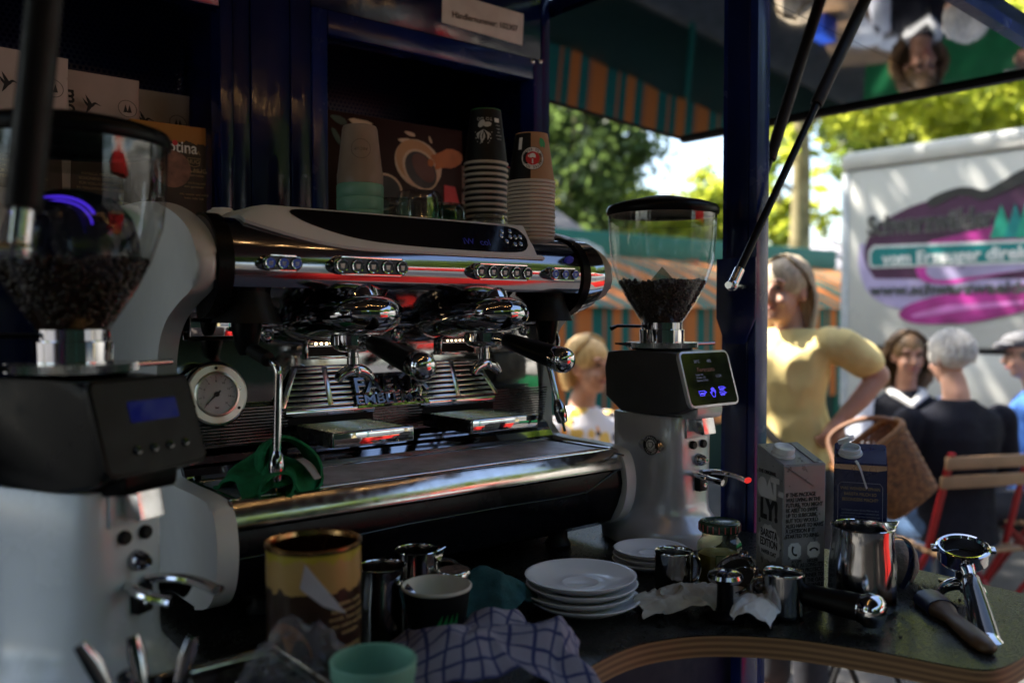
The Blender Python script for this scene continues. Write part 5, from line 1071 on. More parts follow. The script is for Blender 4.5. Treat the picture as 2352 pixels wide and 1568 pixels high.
ff = frame((0, -.0004, 0), (1, 0, 0), (0, 0, 1))
m = MB(); m.flat([(0.0005, hf-.002), (.0735, hf-.002), (.0735, hf-.008), (.060, hf-.011), (.0005, hf-.009)], ff, .0007); m.build('foil_edge', FOILB, b, local=True)
m = MB(); m.tube([(.006, .162, 0), (.006, .02, 0), (.068, .02, 0), (.068, .162, 0), (.064, .167, 0), (.010, .167, 0)], .00028, 5, ff, loop=True); m.build('frame_line', mat('silver_line', (.35, .37, .45), .4, var=0), b, local=True)
m = MB(); m.text('WAS WEIHENSTEPHAN\nBARISTA MILCH SO\nBESONDERS MACHT?', .0066, ff @ T(.037, .150, 0), .0002, sx=.80, line=1.25); m.build('heading', GOLDINK, b, local=True)
m = MB(); m.text('Die Rezeptur unserer Barista Milch wurde in\nZusammenarbeit mit Baristas entwickelt und\nsteht deshalb für die perfekte Kombination aus\nGenuss und Funktionalität in einem Produkt\n\n4,0 % Eiweiß sorgen für langanhal-\ntenden und feinporigen Schaum', .0041, ff @ T(.037, .112, 0), .0001, sx=.70, line=1.15); m.build('body_copy', mat('grey_blue_ink', (.22, .25, .33), .5, var=0), b, local=True)
m = MB(); m.flat([(.012, .05), (.052, .045), (.050, .155), (.010, .150)], frame((.0744, 0, 0), (0, 1, 0), (0, 0, 1)), .0003); m.build('side_print', mat('teal_side_print', (.05, .22, .25), .4, var=.5, vs=60), b, local=True)
m = MB(); m.tube(bez([(.030, -.001, hf+.004), (.038, -.004, hf-.005), (.040, -.006, hf-.02), (.046, -.003, hf-.036)], 10), [.0016]*5+[.0012]*6, 6, flat=2.2); m.build('torn_strip', mat('clear_strip', (.5, .5, .52), .2), b, local=True)
# loose portafilters, tamper, brush, coin
BKT = at(1685, 1318, 1.285); CAP = on(2, CZ+.026, 1936, 1408)
lp1 = portafilter('portafilter lying on crumpled paper with black handle and ball end', spout=False, capr=.0245)
dv = (CAP-BKT); dv.normalize()
def aim(o, loc, hdl, nrm):
    y = -Vector(hdl).normalized(); z = Vector(nrm); z = (z-y*z.dot(y)).normalized(); x = y.cross(z); R = Matrix((x, y, z)).transposed(); o.location = loc; o.rotation_euler = R.to_euler()
tocam = (Vector((0, 0, CAMZ))-BKT).normalized()
aim(lp1, BKT, Vector(dv)+Vector((0, 0, .20)), Vector((0, 0, .75))-_r*.62+tocam*.55)
BK2 = at(2212, 1262, 1.30); CP2 = at(2262, 1405, 1.165)
lp2 = portafilter('portafilter standing on its spouts at the counter tip, dark glossy handle', hmat=mat('dark_gloss_handle', (.03, .03, .032), .06, coat=.5, rvar=.02), capr=.0235)
hv = CP2-BK2; aim(lp2, BK2, Vector((hv.x, hv.y, hv.z*.9)), (-.02, .02, 1))
lp2.location.z = CZ+.0805
tp = on(2, CZ, 1665, 1418); tm = thing('tamper', 'black coffee tamper standing upright with chrome topped handle', 'tamper', (tp.x, tp.y, CZ))
m = MB(); m.lathe([(0, 0), (.0285, 0), (.029, .001), (.029, .006), (.027, .008), (.014, .011), (.0115, .014), (.011, .046), (.012, .049), (0, .05)], 40); m.build('base', BLACKP, tm, local=True)
m = MB(); m.lathe([(0, .048), (.012, .049), (.022, .052), (.0245, .057), (.0225, .062), (.014, .066), (0, .067)], 36); m.build('handle_top', mat('tamper_chrome', (.35, .35, .38), .12, 1), tm, local=True)
WOODD = ramp_mat('dark_wood', 'ShaderNodeTexNoise', [(.3, (.05, .025, .012)), (.7, (.13, .07, .03))], .45)
b0 = on(2, CZ+.008, 2130, 1372); b1_ = on(2, CZ+.007, 2275, 1492); bd = (b1_-b0).normalized(); bs = thing('brush', 'wooden handled counter brush with dark bristles', 'brush', (b0.x, b0.y, CZ)); bs_n = bd.cross(Vector((0, 0, 1)))
Lb = (b1_-b0).length
m = MB(); m.tube([b0+bd*Lb*t for t in (.05, .1, .25, .34, .42, .6, .85, .97, 1.0)], [.010, .013, .0135, .011, .008, .0095, .0105, .008, .003], 14, flat=1.4); hb = m.build('handle', WOODD, bs, ang=60)
m = MB(); m.tube([b0+bd*Lb*t for t in (.02, .26)], .0145, 14, flat=1.5); m.build('ferrule', mat('navy_ferrule', (.01, .012, .04), .4), bs)
m = MB(); rnd = random.Random(5)
for i in range(520):
    o0 = b0+bs_n*rnd.uniform(-.020, .020)+Vector((0, 0, rnd.uniform(-.006, .010))); d_ = (-bd+bs_n*rnd.gauss(0, .35)+Vector((0, 0, rnd.gauss(.12, .25)))).normalized(); l_ = rnd.uniform(.022, .045); e_ = o0+d_*l_; e_.z = max(e_.z, CZ+.0008); sd_ = d_.orthogonal().normalized()*.00035
    m.add([o0-sd_, o0+sd_, e_], [(0, 1, 2)])
m.build('bristles', mat('bristle', (.02, .015, .012), .6, var=.3), bs, kind='stuff', keepn=True)
q = on(2, CZ, 2172, 1333); cn = thing('coin', 'small brass coloured coin under the portafilter spout', 'coin', (q.x, q.y, CZ)); m = MB(); m.lathe([(0, .0018), (.0105, .0018), (.0113, .0021), (.0116, .0010), (.0113, 0), (0, 0)], 30); m.build('disc', mat('brass', (.25, .2, .1), .35, 1), cn, local=True)
# spilt coffee grounds
m = MB(); rnd = random.Random(9)
for i in range(420):
    cx, cy, s_ = rnd.choice([(2100, 1440, 50), (2060, 1455, 40), (2150, 1400, 60), (2210, 1385, 45), (2300, 1420, 60)]); q = on(2, CZ+.0003, cx+rnd.gauss(0, s_), cy+rnd.gauss(0, s_*.22)); r_ = rnd.uniform(.0002, .0009)*(1+2*(rnd.random() < .05))
    if q.x > 1.425 or q.y < .46 or q.x < 1.07: continue
    m.ball((q.x, q.y, CZ+r_*.4), (r_*1.3, r_, r_*.6), 5, 3)
o = m.build('coffee_grounds', mat('dry_grounds', (.03, .018, .01), .8)); tag(o, 'dark spilt coffee grounds scattered over the counter tip', 'grounds'); o['kind'] = 'stuff'
# crumpled paper, cloths
def cloth(name, label, cat, c, size, hgt, mt, seed, fold=1, parent_rz=0, n_=70, thick=.0014, edge=.8, rim=1.0, fine=1.0, part='fabric'):
    t = thing(name, label, cat, (c[0], c[1], CZ), parent_rz); V3 = Vector
    def fn(u, v):
        x, y = (u-.5)*size[0], (v-.5)*size[1]; r_ = sqrt((2*u-1)**2+(2*v-1)**2)
        p_ = V3((x*fold*14+seed, y*fold*14, seed*.7)); w1 = noise.noise(p_*.55); w2 = noise.noise(p_*1.3+V3((5, 5, 5))); w3 = 1-abs(noise.noise(p_*.9+V3((9, 2, 4))))*2; w4 = noise.noise(p_*3.1)
        h = hgt*(max(0, 1-r_**2*edge)*.62+.34*w3*max(.12, 1-r_*.55)+.16*w2+.07*w4*fine)+hgt*.10
        return (x*(1+.12*w1)+.14*size[0]*w2*.6, y*(1+.12*w2)+.14*size[1]*w1*.6, max(.0006+.0012*abs(w4), h))
    m = MB(); m.grid(fn, n_, n_); m.build(part, mt, t, local=True, solid=thick, sub=0, ang=70); return t
NAP = mat('napkin_paper', (.42, .38, .31), .8, var=.15, vs=25, bump=.2, bs=200)
q = at(1600, 1385, 1.265); cloth('crumpled_napkin', 'crumpled stained paper napkin lying behind the tamper', 'napkin', (q.x, q.y), (.175, .085), .036, NAP, 3.3, 3.2, radians(-39.5+8), 60, .0006, .5)
q = at(1735, 1400, 1.225); cloth('crumpled_napkin', 'crumpled white paper scrap under the lying portafilter', 'napkin', (q.x, q.y), (.080, .065), .034, PAPERW, 8.1, 3.4, .3, 40, .0006, .6)
TEALC = mat('teal_cloth', (.015, .085, .095), .9, var=.15, vs=60, bump=.8, bs=700)
q = at(1108, 1370, 1.225); cloth('microfibre_cloth', 'crumpled teal microfibre cloth beside the saucers', 'cloth', (q.x, q.y), (.145, .115), .062, TEALC, 1.2, 1.1, .4, 70, .003, .55)
# checked tea towel
TOW = mat('checked_towel', (.4, .4, .5), .9, var=0, bump=.4, bs=500); n, L, b = nodes(TOW); tc = n.new('ShaderNodeTexCoord'); sp2 = n.new('ShaderNodeSeparateXYZ'); L.new(tc.outputs['UV'], sp2.inputs[0]); acc = None
for ax in (0, 1):
    q1 = n.new('ShaderNodeMath'); q1.operation = 'DIVIDE'; L.new(sp2.outputs[ax], q1.inputs[0]); q1.inputs[1].default_value = .026
    q2 = n.new('ShaderNodeMath'); q2.operation = 'FRACT'; L.new(q1.outputs[0], q2.inputs[0]); q3 = n.new('ShaderNodeMath'); q3.operation = 'LESS_THAN'; L.new(q2.outputs[0], q3.inputs[0]); q3.inputs[1].default_value = .17
    if acc is None: acc = q3.outputs[0]
    else: q4 = n.new('ShaderNodeMath'); q4.operation = 'MAXIMUM'; L.new(acc, q4.inputs[0]); L.new(q3.outputs[0], q4.inputs[1]); acc = q4.outputs[0]
mx = n.new('ShaderNodeMix'); mx.data_type = 'RGBA'; L.new(acc, mx.inputs[0]); mx.inputs[6].default_value = (.24, .23, .30, 1); mx.inputs[7].default_value = (.03, .04, .13, 1); L.new(mx.outputs[2], b.inputs['Base Color'])
q = at(1060, 1530, 1.005); tw = cloth('tea_towel', 'white tea towel with blue checks heaped by the paper cup', 'towel', (q.x+.030, q.y-.012), (.225, .15), .080, TOW, 5.5, 1.05, radians(-36), 110, 0, .5)
me = tw.children[0].data; uv = me.uv_layers.new(name='weave'); nn = 111
for lp_ in me.loops: uv.data[lp_.index].uv = ((lp_.vertex_index % nn)/110*.30, (lp_.vertex_index//nn)/110*.24)
# green cloth round the steam wand
GRNC = mat('green_cloth', (.008, .20, .075), .9, var=.15, vs=60, bump=.9, bs=600)
gq = on(2, 1.232, 625, 1125); gt = thing('cleaning_cloth', 'green cleaning cloth bunched on the drip tray under the steam wand', 'cloth', (gq.x, gq.y, 1.2298))
def gfn_(u, v):
    x, y = (u-.5)*.125, (v-.5)*.105; r_ = sqrt((2*u-1)**2+(2*v-1)**2); p_ = Vector((x*20+2, y*20, 4.4)); w1 = noise.noise(p_*.6); w3 = 1-abs(noise.noise(p_*.95))*2.2; w2 = noise.noise(p_*1.7)
    return (x+.018*w2, y+.018*w1, max(.0015, .052*max(0, 1-r_**1.6*.75)*(.75+.45*w3)+.010*w2+.006))
m = MB(); m.grid(gfn_, 70, 60); m.build('fabric', GRNC, gt, local=True, solid=.0035, ang=80)
def ribbon(P, wv, th, n_=26):
    c = bez(P, n_); V = []; Fs = []
    for k, q in enumerate(c):
        q = Vector(q); tg = (Vector(c[min(k+1, n_)])-Vector(c[max(k-1, 0)])).normalized(); w_ = Vector(wv)*(.75+.25*sin(k*.35)); nn = tg.cross(w_).normalized()*th
        V += [q+w_+nn, q-w_+nn, q-w_*1.05-nn, q+w_*1.05-nn]
    for k in range(n_):
        for e in range(4): Fs.append((4*k+e, 4*k+(e+1) % 4, 4*k+4+(e+1) % 4, 4*k+4+e))
    return V, Fs+[(3, 2, 1, 0), tuple(4*n_+i for i in range(4))]
for P, wv in (([(-.03, -.03, .004), (-.045, -.045, .045), (.01, -.055, .055), (.03, -.045, .02), (.0, -.045, .006)], (.012, .022, .004)), ([(.02, -.02, .01), (.04, -.025, .05), (.068, -.03, .04), (.07, -.028, .012), (.045, -.035, .004)], (.006, .016, .0)), ([(-.02, .0, .02), (-.03, .0, .10), (.03, -.02, .09), (.055, -.03, .05), (.05, -.035, .02)], (.004, .026, -.006))):
    m = MB(); m.add(*ribbon(P, wv, .0018)); m.build('fold', GRNC, gt, local=True, ang=80)
m = MB(); m.add(*ribbon([(.02, -.045, .05), (.03, -.055, .045), (.04, -.06, .022)], (.008, .004, 0), .0004, 8)); m.build('care_label', mat('grey_label', (.28, .28, .28), .6), gt, local=True)
# cocoa tin
tq = at(721, 1300, .985); tn = thing('cocoa_tin', 'open round cocoa tin with ochre band and gold rim', 'tin', (tq.x, tq.y, CZ), 0); TH = .168
m = MB(); m.lathe([(0, .001), (.050, 0), (.0515, .002), (.0515, TH-.004)], 56); m.build('wall', bandmat('tin_print', [TH*.74, TH*.93], [(.030, .014, .008), (.40, .25, .085), (.38, .30, .03)], 75, .011, .3), tn, local=True)
m = MB(); m.lathe([(.0515, TH-.004), (.0530, TH-.002), (.0530, TH+.001), (.0515, TH+.002), (.0475, TH+.001), (.0465, TH-.004), (.0495, TH-.008), (.0495, .01), (0, .01)], 56); m.build('rim', mat('gold_rim', (.42, .24, .10), .22, 1), tn, local=True)
m = MB(); m.lathe([(0, TH-.055), (.0493, TH-.052)], 30); m.build('cocoa_powder', mat('cocoa_powder', (.03, .014, .008), .9, bump=.5, bs=90), tn, local=True)
n_, r_ = camface(tq.x, tq.y); M = frame((tq.x, tq.y, CZ+.075), r_, (0, 0, 1)) @ RY(.85); m = MB()
m.text('zutaten: zucker\nkakaopulver stark\nentölt. kann spuren\nvon milch und soja\nenthalten\n\nzubereitung:\n3 bis 4 teelöffel\nin heisse oder\nkalte milch', .0072, M, .0003, .005, wrap=lambda y: .0517, line=1.1); m.build('small_print', GOLDINK, tn)
M = frame((tq.x, tq.y, CZ+.06), r_, (0, 0, 1)) @ RY(-.55); m = MB(); m.flat(ovp(0, 0, .026, .034, .3), M, .0004, lambda y: .0516); m.build('printed_mug', mat('tin_orange', (.20, .07, .015), .4, var=.4, vs=40), tn)
# small lidded sifter, paper cup, mint cup
cq = at(1043, 1350, 1.205); sf = thing('cocoa_sifter', 'small round steel cocoa sifter with brown top behind the paper cup', 'sifter', (cq.x, cq.y, CZ))
m = MB(); m.lathe([(0, 0), (.0215, 0), (.022, .002), (.022, .058), (.0228, .060), (.0228, .072), (.0215, .074), (0, .0725)], 36); m.build('can', STEELJ, sf, local=True); m = MB(); m.lathe([(0, .0742), (.020, .0742)], 28); m.build('dusty_top', mat('brown_dust', (.10, .06, .045), .8, var=.4, vs=90), sf, local=True)
pq = at(1003, 1420, 1.095); pc = thing('paper_cup', 'open dark paper cup with white inside and green leaf print', 'paper cup', (pq.x, pq.y, CZ))
m = MB(); m.lathe([(0, .004), (.029, .004), (.0285, 0), (.0300, .001), (.0415, .083)], 48); cw_ = m.build('wall', BLKPAP, pc, local=True)
m = MB(); m.lathe([(.0415, .083), (.0432, .084), (.0432, .0868), (.0415, .0875), (.0405, .086), (.0288, .006), (0, .006)], 48); m.build('lining', mat('cup_lining', (.62, .60, .54), .5), pc, local=True)
n_, r_ = camface(pq.x, pq.y); wz = lambda z: .030+(.0115)*(z/.083); M = frame((pq.x, pq.y, CZ+.052), r_, (0, 0, 1)) @ RY(.25); m = MB()
for k in range(4): m.flat([(-.012+.007*k, -.010+.002*k), (-.008+.007*k, -.001), (-.002+.0065*k, .010), (-.004+.0072*k, -.004)], M, .0004, lambda y: wz(.052+y))
m.build('leaf_print', GREENINK, cw_)
mq = at(858, 1600, .872); mc = thing('reusable_cup', 'mint green reusable cup standing open at the counter edge', 'reusable cup', (mq.x, mq.y, CZ))
m = MB(); m.lathe([(0, .003), (.031, .0), (.033, .002), (.0405, .066), (.0415, .068), (.0425, .082), (.0415, .083), (.0398, .082), (.0385, .066), (.031, .006), (0, .006)], 48); m.build('shell', MINT, mc, local=True, ang=40)
# plastic bag, steel pan, cutlery
CLR = mat('clear_plastic', (.22, .22, .24), .12, var=.1, trans=.0, bump=.4, bs=40); n, L, b = nodes(CLR); b.inputs['Alpha'].default_value = .30
bq = at(680, 1480, .91); bg_ = thing('plastic_bag', 'crumpled clear plastic bag with brown contents in front of the cocoa tin', 'bag', (bq.x, bq.y, CZ), .3)
def blob(r_, sq, seed, nz):
    def fn(u, v):
        a, b2 = 2*pi*u, pi*(v*.92+.0); d_ = Vector((cos(a)*sin(b2), sin(a)*sin(b2), cos(b2))); k = 1+nz*noise.noise(d_*2.6+Vector((seed, 0, 0)))+nz*.7*(1-abs(noise.noise(d_*4.5+Vector((seed, 3, 0))))*2)
        p_ = d_*r_*k; return (p_.x*sq[0], p_.y*sq[1], max(.001, p_.z*sq[2]+r_*sq[2]*.78))
    return fn
m = MB(); m.grid(blob(.055, (1.05, .8, .95), 2, .22), 60, 44); m.build('film', CLR, bg_, local=True, ang=15)
m = MB(); m.grid(blob(.042, (1.05, .8, .8), 7, .2), 40, 30); m.build('contents', mat('bag_contents', (.02, .013, .012), .7, var=.4, vs=50), bg_, local=True, ang=30)
tri = [at(700, 1296, .915), at(688, 1352, .905), at(742, 1392, .90), at(795, 1408, .91)]
m = MB(); m.add([tuple(p) for p in tri]+[tuple(p+_v*.0012) for p in tri], [(0, 1, 2, 3), (7, 6, 5, 4), (0, 4, 5, 1), (1, 5, 6, 2), (2, 6, 7, 3), (3, 7, 4, 0)]); WM[bg_.name] = T(bq.x, bq.y, CZ) @ RZ(.3); m.build('bag_flap', mat('grey_film', (.30, .30, .33), .4), bg_)
r1, r2 = on(2, 1.125, 800, 1452), on(2, 1.125, 420, 1537); yb = (r1.y+r2.y)/2
pn = thing('steel_pan', 'long open steel pan with polished rim at the counter edge', 'pan', ((r1.x+r2.x)/2-.03, yb-.07, CZ)); px0, px1 = r2.x-.10, r1.x-.085
m = MB(); m.box(((px0+px1)/2, yb-.065, CZ+.0335), (px1-px0, .13, .066), bev=.012, seg=4)
top_f = [f_ for f_ in m.bm.faces if f_.normal.z > .95 or (f_.calc_center_median().z > CZ+.066)]; bmesh.ops.delete(m.bm, geom=[f_ for f_ in m.bm.faces if f_.calc_center_median().z > CZ+.0655], context='FACES'); pw = m.build('wall', STEELJ, pn, solid=.0012)
m = MB(); m.tube([(px0, yb, 1.1265), (px1, yb, 1.1265), (px1, yb-.13, 1.1265), (px0, yb-.13, 1.1265)], .0032, 8, loop=True); m.build('rim', STEELJ, pn)
uq = at(352, 1690, .80); ut = thing('cutlery_cup', 'steel cup standing before the white grinder', 'cutlery cup', (uq.x, uq.y, CZ)); m = MB(); m.lathe([(0, .002), (.030, 0), (.031, .003), (.034, .082), (.0335, .083), (.0325, .082), (.029, .005), (0, .004)], 36); m.build('cup', STEELJ, ut, local=True)
for k, (dx, dy, lx, ly, hh) in enumerate(((-.010, .0, -.052, .012, .128), (.006, .006, -.012, .022, .120), (.012, -.008, .028, -.004, .118), (-.004, -.012, -.03, -.02, .108))):
    s_ = thing('spoon', ('steel spoon leaning farthest over the cutlery cup rim', 'steel spoon standing upright in the cutlery cup', 'steel spoon leaning toward the steel pan in the cutlery cup', 'short steel spoon at the front of the cutlery cup')[k], 'spoon', (uq.x+dx*.5, uq.y+dy*.5, CZ+.006), 0, 'spoons in the cutlery cup')
    m = MB(); m.tube([(0, 0, .002), (lx*.4, ly*.4, hh*.45), (lx*.8, ly*.8, hh*.85), (lx, ly, hh)], [.002, .0028, .0042, .0030], 10, flat=1.9); m.build('handle', DCHROME, s_, local=True); m = MB(); m.ball((0, 0, .006), (.009, .006, .006), 12, 8); m.build('bowl', CHROME, s_, local=True)
# beige sponge behind the jug
q = at(2068, 1330, 1.40); sgp = thing('sponge', 'round beige sponge half hidden behind the large milk jug', 'sponge', (q.x, q.y, CZ)); m = MB(); m.grid(blob(.032, (.9, .8, 1.1), 4, .06), 30, 22); m.build('foam', mat('beige_foam', (.25, .19, .15), .9, bump=.6, bs=150), sgp, local=True)
# string of small warm bulbs under the roof
stg = thing('string_lights', 'string of small warm bulbs hung under the cart roof', 'string lights', (.6, .8, 2.25)); P = [(-.3, .60, 2.27), (.1, .72, 2.23), (.45, .62, 2.26), (.75, .78, 2.22), (1.05, .62, 2.26), (1.35, .75, 2.26)]
W_ = [v for i in range(len(P)-1) for v in bez([P[i], ((P[i][0]+P[i+1][0])/2, (P[i][1]+P[i+1][1])/2, 2.17), P[i+1]], 6)]
m = MB(); m.tube(W_, .0015, 6); m.build('wire', RUBBER, stg)
for v in W_[::2]: m = MB(); m.ball((v[0], v[1], v[2]-.010), (.004, .004, .006), 8, 6); m.build('bulb', BULB, stg)
# ------------------------------------------------------------ people
SKIN = mat('skin', (.50, .27, .19), .5, var=.06, vs=12, sub=.15); SKIN2 = mat('skin_tan', (.40, .20, .13), .5, var=.06, vs=12, sub=.15)
EYE = mat('eye_dark', (.02, .015, .012), .2, var=0); LIP = mat('lips', (.33, .09, .08), .45, var=0)
def limb(m, P, R):
    m.tube(P, R, 14)
    for p_, r_ in ((P[0], R[0]), (P[-1], R[-1])): m.ball(p_, r_*.98, 12, 8)
def torso(m, secs, n=28):
    m.sections([[(cx+rx*cos(2*pi*k/n), cy+ry*sin(2*pi*k/n), z) for k in range(n)] for cx, cy, z, rx, ry in secs])
def headmesh(m, H):
    m.ball((0, .012, .035), (.073, .092, .088), 20, 14, H); m.ball((0, -.022, -.03), (.058, .064, .078), 18, 12, H); m.ball((0, -.045, -.078), (.034, .034, .028), 14, 10, H)
    m.tube([(0, -.082, .022), (0, -.100, -.006), (0, -.109, -.024), (0, -.094, -.034)], [.008, .0115, .0135, .010], 10, H)
    for s_ in (-1, 1): m.ball((s_*.074, .015, -.004), (.010, .020, .030), 10, 8, H); m.ball((s_*.034, -.066, -.028), (.024, .020, .022), 12, 8, H); m.ball((s_*.030, -.076, .038), (.026, .014, .010), 12, 8, H)
def hand(m, wr, d, up, curl=.6, s_=1):
    d = Vector(d).normalized(); up = Vector(up); up = (up-d*up.dot(d)).normalized(); sd_ = d.cross(up); wr = Vector(wr)
    m.tube([wr, wr+d*.03*s_, wr+d*.075*s_, wr+d*.092*s_], [.026*s_, .034*s_, .036*s_, .026*s_], 12, flat=1.0)
    for i, (o, l_) in enumerate(((-.030, .062), (-.010, .074), (.010, .070), (.029, .055))):
        b = wr+d*.085*s_+sd_*o*s_; P = [b]; a = 0
        for k in range(3): a += curl; P.append(P[-1]+(d*cos(a)-up*sin(a))*l_*s_*(.42, .32, .26)[k])
        m.tube(P, [.0105*s_, .010*s_, .009*s_, .008*s_], 8); m.ball(P[-1], .008*s_, 8, 6)
    b = wr+d*.028*s_-sd_*.030*s_; P = [b, b+(d*.7-sd_*.7-up*.2).normalized()*.035*s_, b+(d*.7-sd_*.7-up*.2).normalized()*.035*s_+(d*.9-up*.5-sd_*.1).normalized()*.030*s_]; m.tube(P, [.014*s_, .011*s_, .009*s_], 8); m.ball(P[-1], .009*s_, 8, 6)
def face_bits(t, H, par, lips=True):
    for s_ in (-1, 1):
        m = MB(); m.ball((s_*.030, -.080, .018), (.013, .007, .0065), 10, 8, H); m.build('eye', EYE, par, local=True)
        m = MB(); m.tube([(s_*.012, -.092, .038), (s_*.030, -.092, .043), (s_*.047, -.082, .039)], [.003, .0042, .002], 6, H); m.build('eyebrow', BROW, par, local=True)
    if lips: m = MB(); m.tube([(-.022, -.080, -.056), (-.010, -.0915, -.052), (0, -.093, -.054), (.010, -.0915, -.052), (.022, -.080, -.056)], [.003, .006, .006, .006, .003], 8, H); m.build('mouth', LIP, par, local=True)
BROW = mat('brow', (.10, .06, .04), .7, var=0)
def strands(H, n_, col, rnd, length, wave=.006, lift=1.08, part=.0, rad=.0085, back=True, fringe=.02, spread=.01, amin=-2.6, amax=2.6, curl=0):
    m = MB()
    m.ball((0, .016, .046), (.082, .098, .088), 20, 14, H)
    for i in range(n_):
        a = rnd.uniform(amin, amax); L_ = length*rnd.uniform(.8, 1.08)       # a=0 is the back of the head
        P = []; at_ = max(-1.38, min(1.38, a))
        for k in range(9):
            t = k/8; s_ = max(0, min(1, (t-.12)/.36)); ak = a*(1-s_)+at_*s_; dx, dy = sin(ak), cos(ak)
            if t < .45:
                q = t/.45*pi/2*.98; x = dx*.086*lift*sin(q)+part; y = .016+dy*.102*lift*sin(q); z = .046+.096*cos(q)*lift
            else:
                u = (t-.45)/.55; x = dx*(.086*lift+spread*sin(u*pi))+part*(1-u); y = .016+dy*(.102*lift+spread*.6*sin(u*pi)); z = .046-L_*u
            w_ = wave*sin(k*1.5+i)+(curl*sin(k*2.2+i*1.7) if t > .35 else 0)
            P.append((x+w_, y+wave*cos(k*1.3+i*2)+(curl*cos(k*2.0+i) if t > .35 else 0), z))
        m.tube(P, [rad*(.6+.4*sin(pi*min(1, (k+1)/len(P)*.9))) for k in range(len(P))], 6, H)
    return m
def hairmat(name, c1, c2):
    def fn(m, t, mp, b): mp.inputs['Scale'].default_value = (110, 110, 9); t.inputs['Scale'].default_value = 1; t.inputs['Detail'].default_value = 3
    return ramp_mat(name, 'ShaderNodeTexNoise', [(.32, c1), (.68, c2)], .45, fn=fn)
def crease(amp, sc, seed):
    def f(co):
        p_ = Vector((co.x*sc, co.y*sc, co.z*sc*.5))+Vector((seed, 0, 0)); return co+Vector((co.x, co.y, 0)).normalized()*(amp*(1-abs(noise.noise(p_))*2)+amp*.7*noise.noise(p_*2.1))
    return f
def fwd_rz(f): return atan2(f.y, f.x)+pi/2
def gpos(px, d): p_ = at(px, 718, d); return (p_.x, p_.y, 0)
# --- woman in yellow
P_ = gpos(1820, 3.25); f_ = -_r*.88-Vector((_v.x, _v.y, 0))*.46
yw = thing('person', 'standing person in a yellow t-shirt with shoulder length grey blond hair, hand on hip', 'person', P_, fwd_rz(f_)); H = T(0, -.045, 1.548) @ RX(-.03) @ RZ(.22)
sh, el, ha = (.175, .03, 1.385), (.245, .165, 1.262), (.195, .035, 1.105)
m = MB(); headmesh(m, H); limb(m, [(0, .0, 1.38), (0, -.012, 1.44), (0, -.028, 1.49)], [.062, .052, .05])
torso(m, [(0, 0, .86, .15, .10), (0, 0, 1.0, .135, .095), (0, 0, 1.15, .125, .09), (0, -.01, 1.28, .15, .10), (0, 0, 1.37, .155, .085), (0, 0, 1.42, .07, .055)])
limb(m, [sh, (.215, .10, 1.325), el], [.050, .047, .040]); limb(m, [el, (.225, .10, 1.18), ha], [.039, .035, .026]); hand(m, ha, (-.05, -.6, -.75), (1, -.2, .2), .75, .92)
limb(m, [(-.175, .0, 1.385), (-.21, -.04, 1.22), (-.20, -.06, 1.12)], [.048, .044, .038]); limb(m, [(-.20, -.06, 1.12), (-.17, -.22, 1.10), (-.13, -.30, 1.14)], [.038, .034, .025]); hand(m, (-.13, -.30, 1.14), (.2, -.8, .3), (0, .3, 1), .5, .9)
for s_ in (-1, 1): limb(m, [(s_*.085, 0, .86), (s_*.09, .0, .48), (s_*.09, .02, .09)], [.085, .058, .042]); m.tube([(s_*.09, .05, .045), (s_*.09, -.06, .04), (s_*.095, -.15, .03)], [.042, .04, .03], 12)
b_ = m.build('body', SKIN, yw, local=True, remesh=.008, smooth_it=4, ang=80); face_bits(yw, H, b_)
YEL = mat('yellow_jersey', (.78, .62, .26), .85, var=.05, vs=10); m = MB()
torso(m, [(0, 0, .93, .160, .125), (0, 0, 1.0, .150, .115), (0, -.01, 1.12, .138, .104), (0, -.03, 1.23, .150, .120), (0, -.025, 1.31, .165, .115), (0, 0, 1.37, .170, .088), (0, .005, 1.41, .12, .07), (0, .005, 1.425, .085, .055)])
for s_, q in ((1, (.212, .115, 1.315)), (-1, (-.212, -.03, 1.25))): limb(m, [(s_*.15, .01, 1.375), (s_*.18, .035, 1.37), q], [.060, .065, .068])
m.build('t_shirt', YEL, yw, local=True, remesh=.010, smooth_it=3, ang=80, disp=crease(.013, 11, 3))
JEAN = mat('dark_trousers', (.02, .022, .03), .85)
m = MB(); torso(m, [(0, 0, .80, .16, .115), (0, 0, .94, .155, .115)])
for s_ in (-1, 1): limb(m, [(s_*.085, 0, .86), (s_*.09, 0, .48), (s_*.09, .02, .12)], [.098, .074, .062])
m.build('trousers', JEAN, yw, local=True, remesh=.012, smooth_it=3, ang=80)
m = strands(H, 1100, None, random.Random(4), .185, .0016, 1.05, 0, .0034, spread=.018, amin=-2.45, amax=2.45); m.build('hair', hairmat('grey_blond_hair', (.30, .23, .15), (.62, .51, .36)), yw, local=True, ang=80)
m = MB(); m.tube([(-.10, -.09, 1.42), (-.13, -.125, 1.30), (-.05, -.16, 1.12), (.10, -.13, 1.0)], .012, 8, flat=1.5); m.build('bag_strap', RUBBER, yw, local=True)
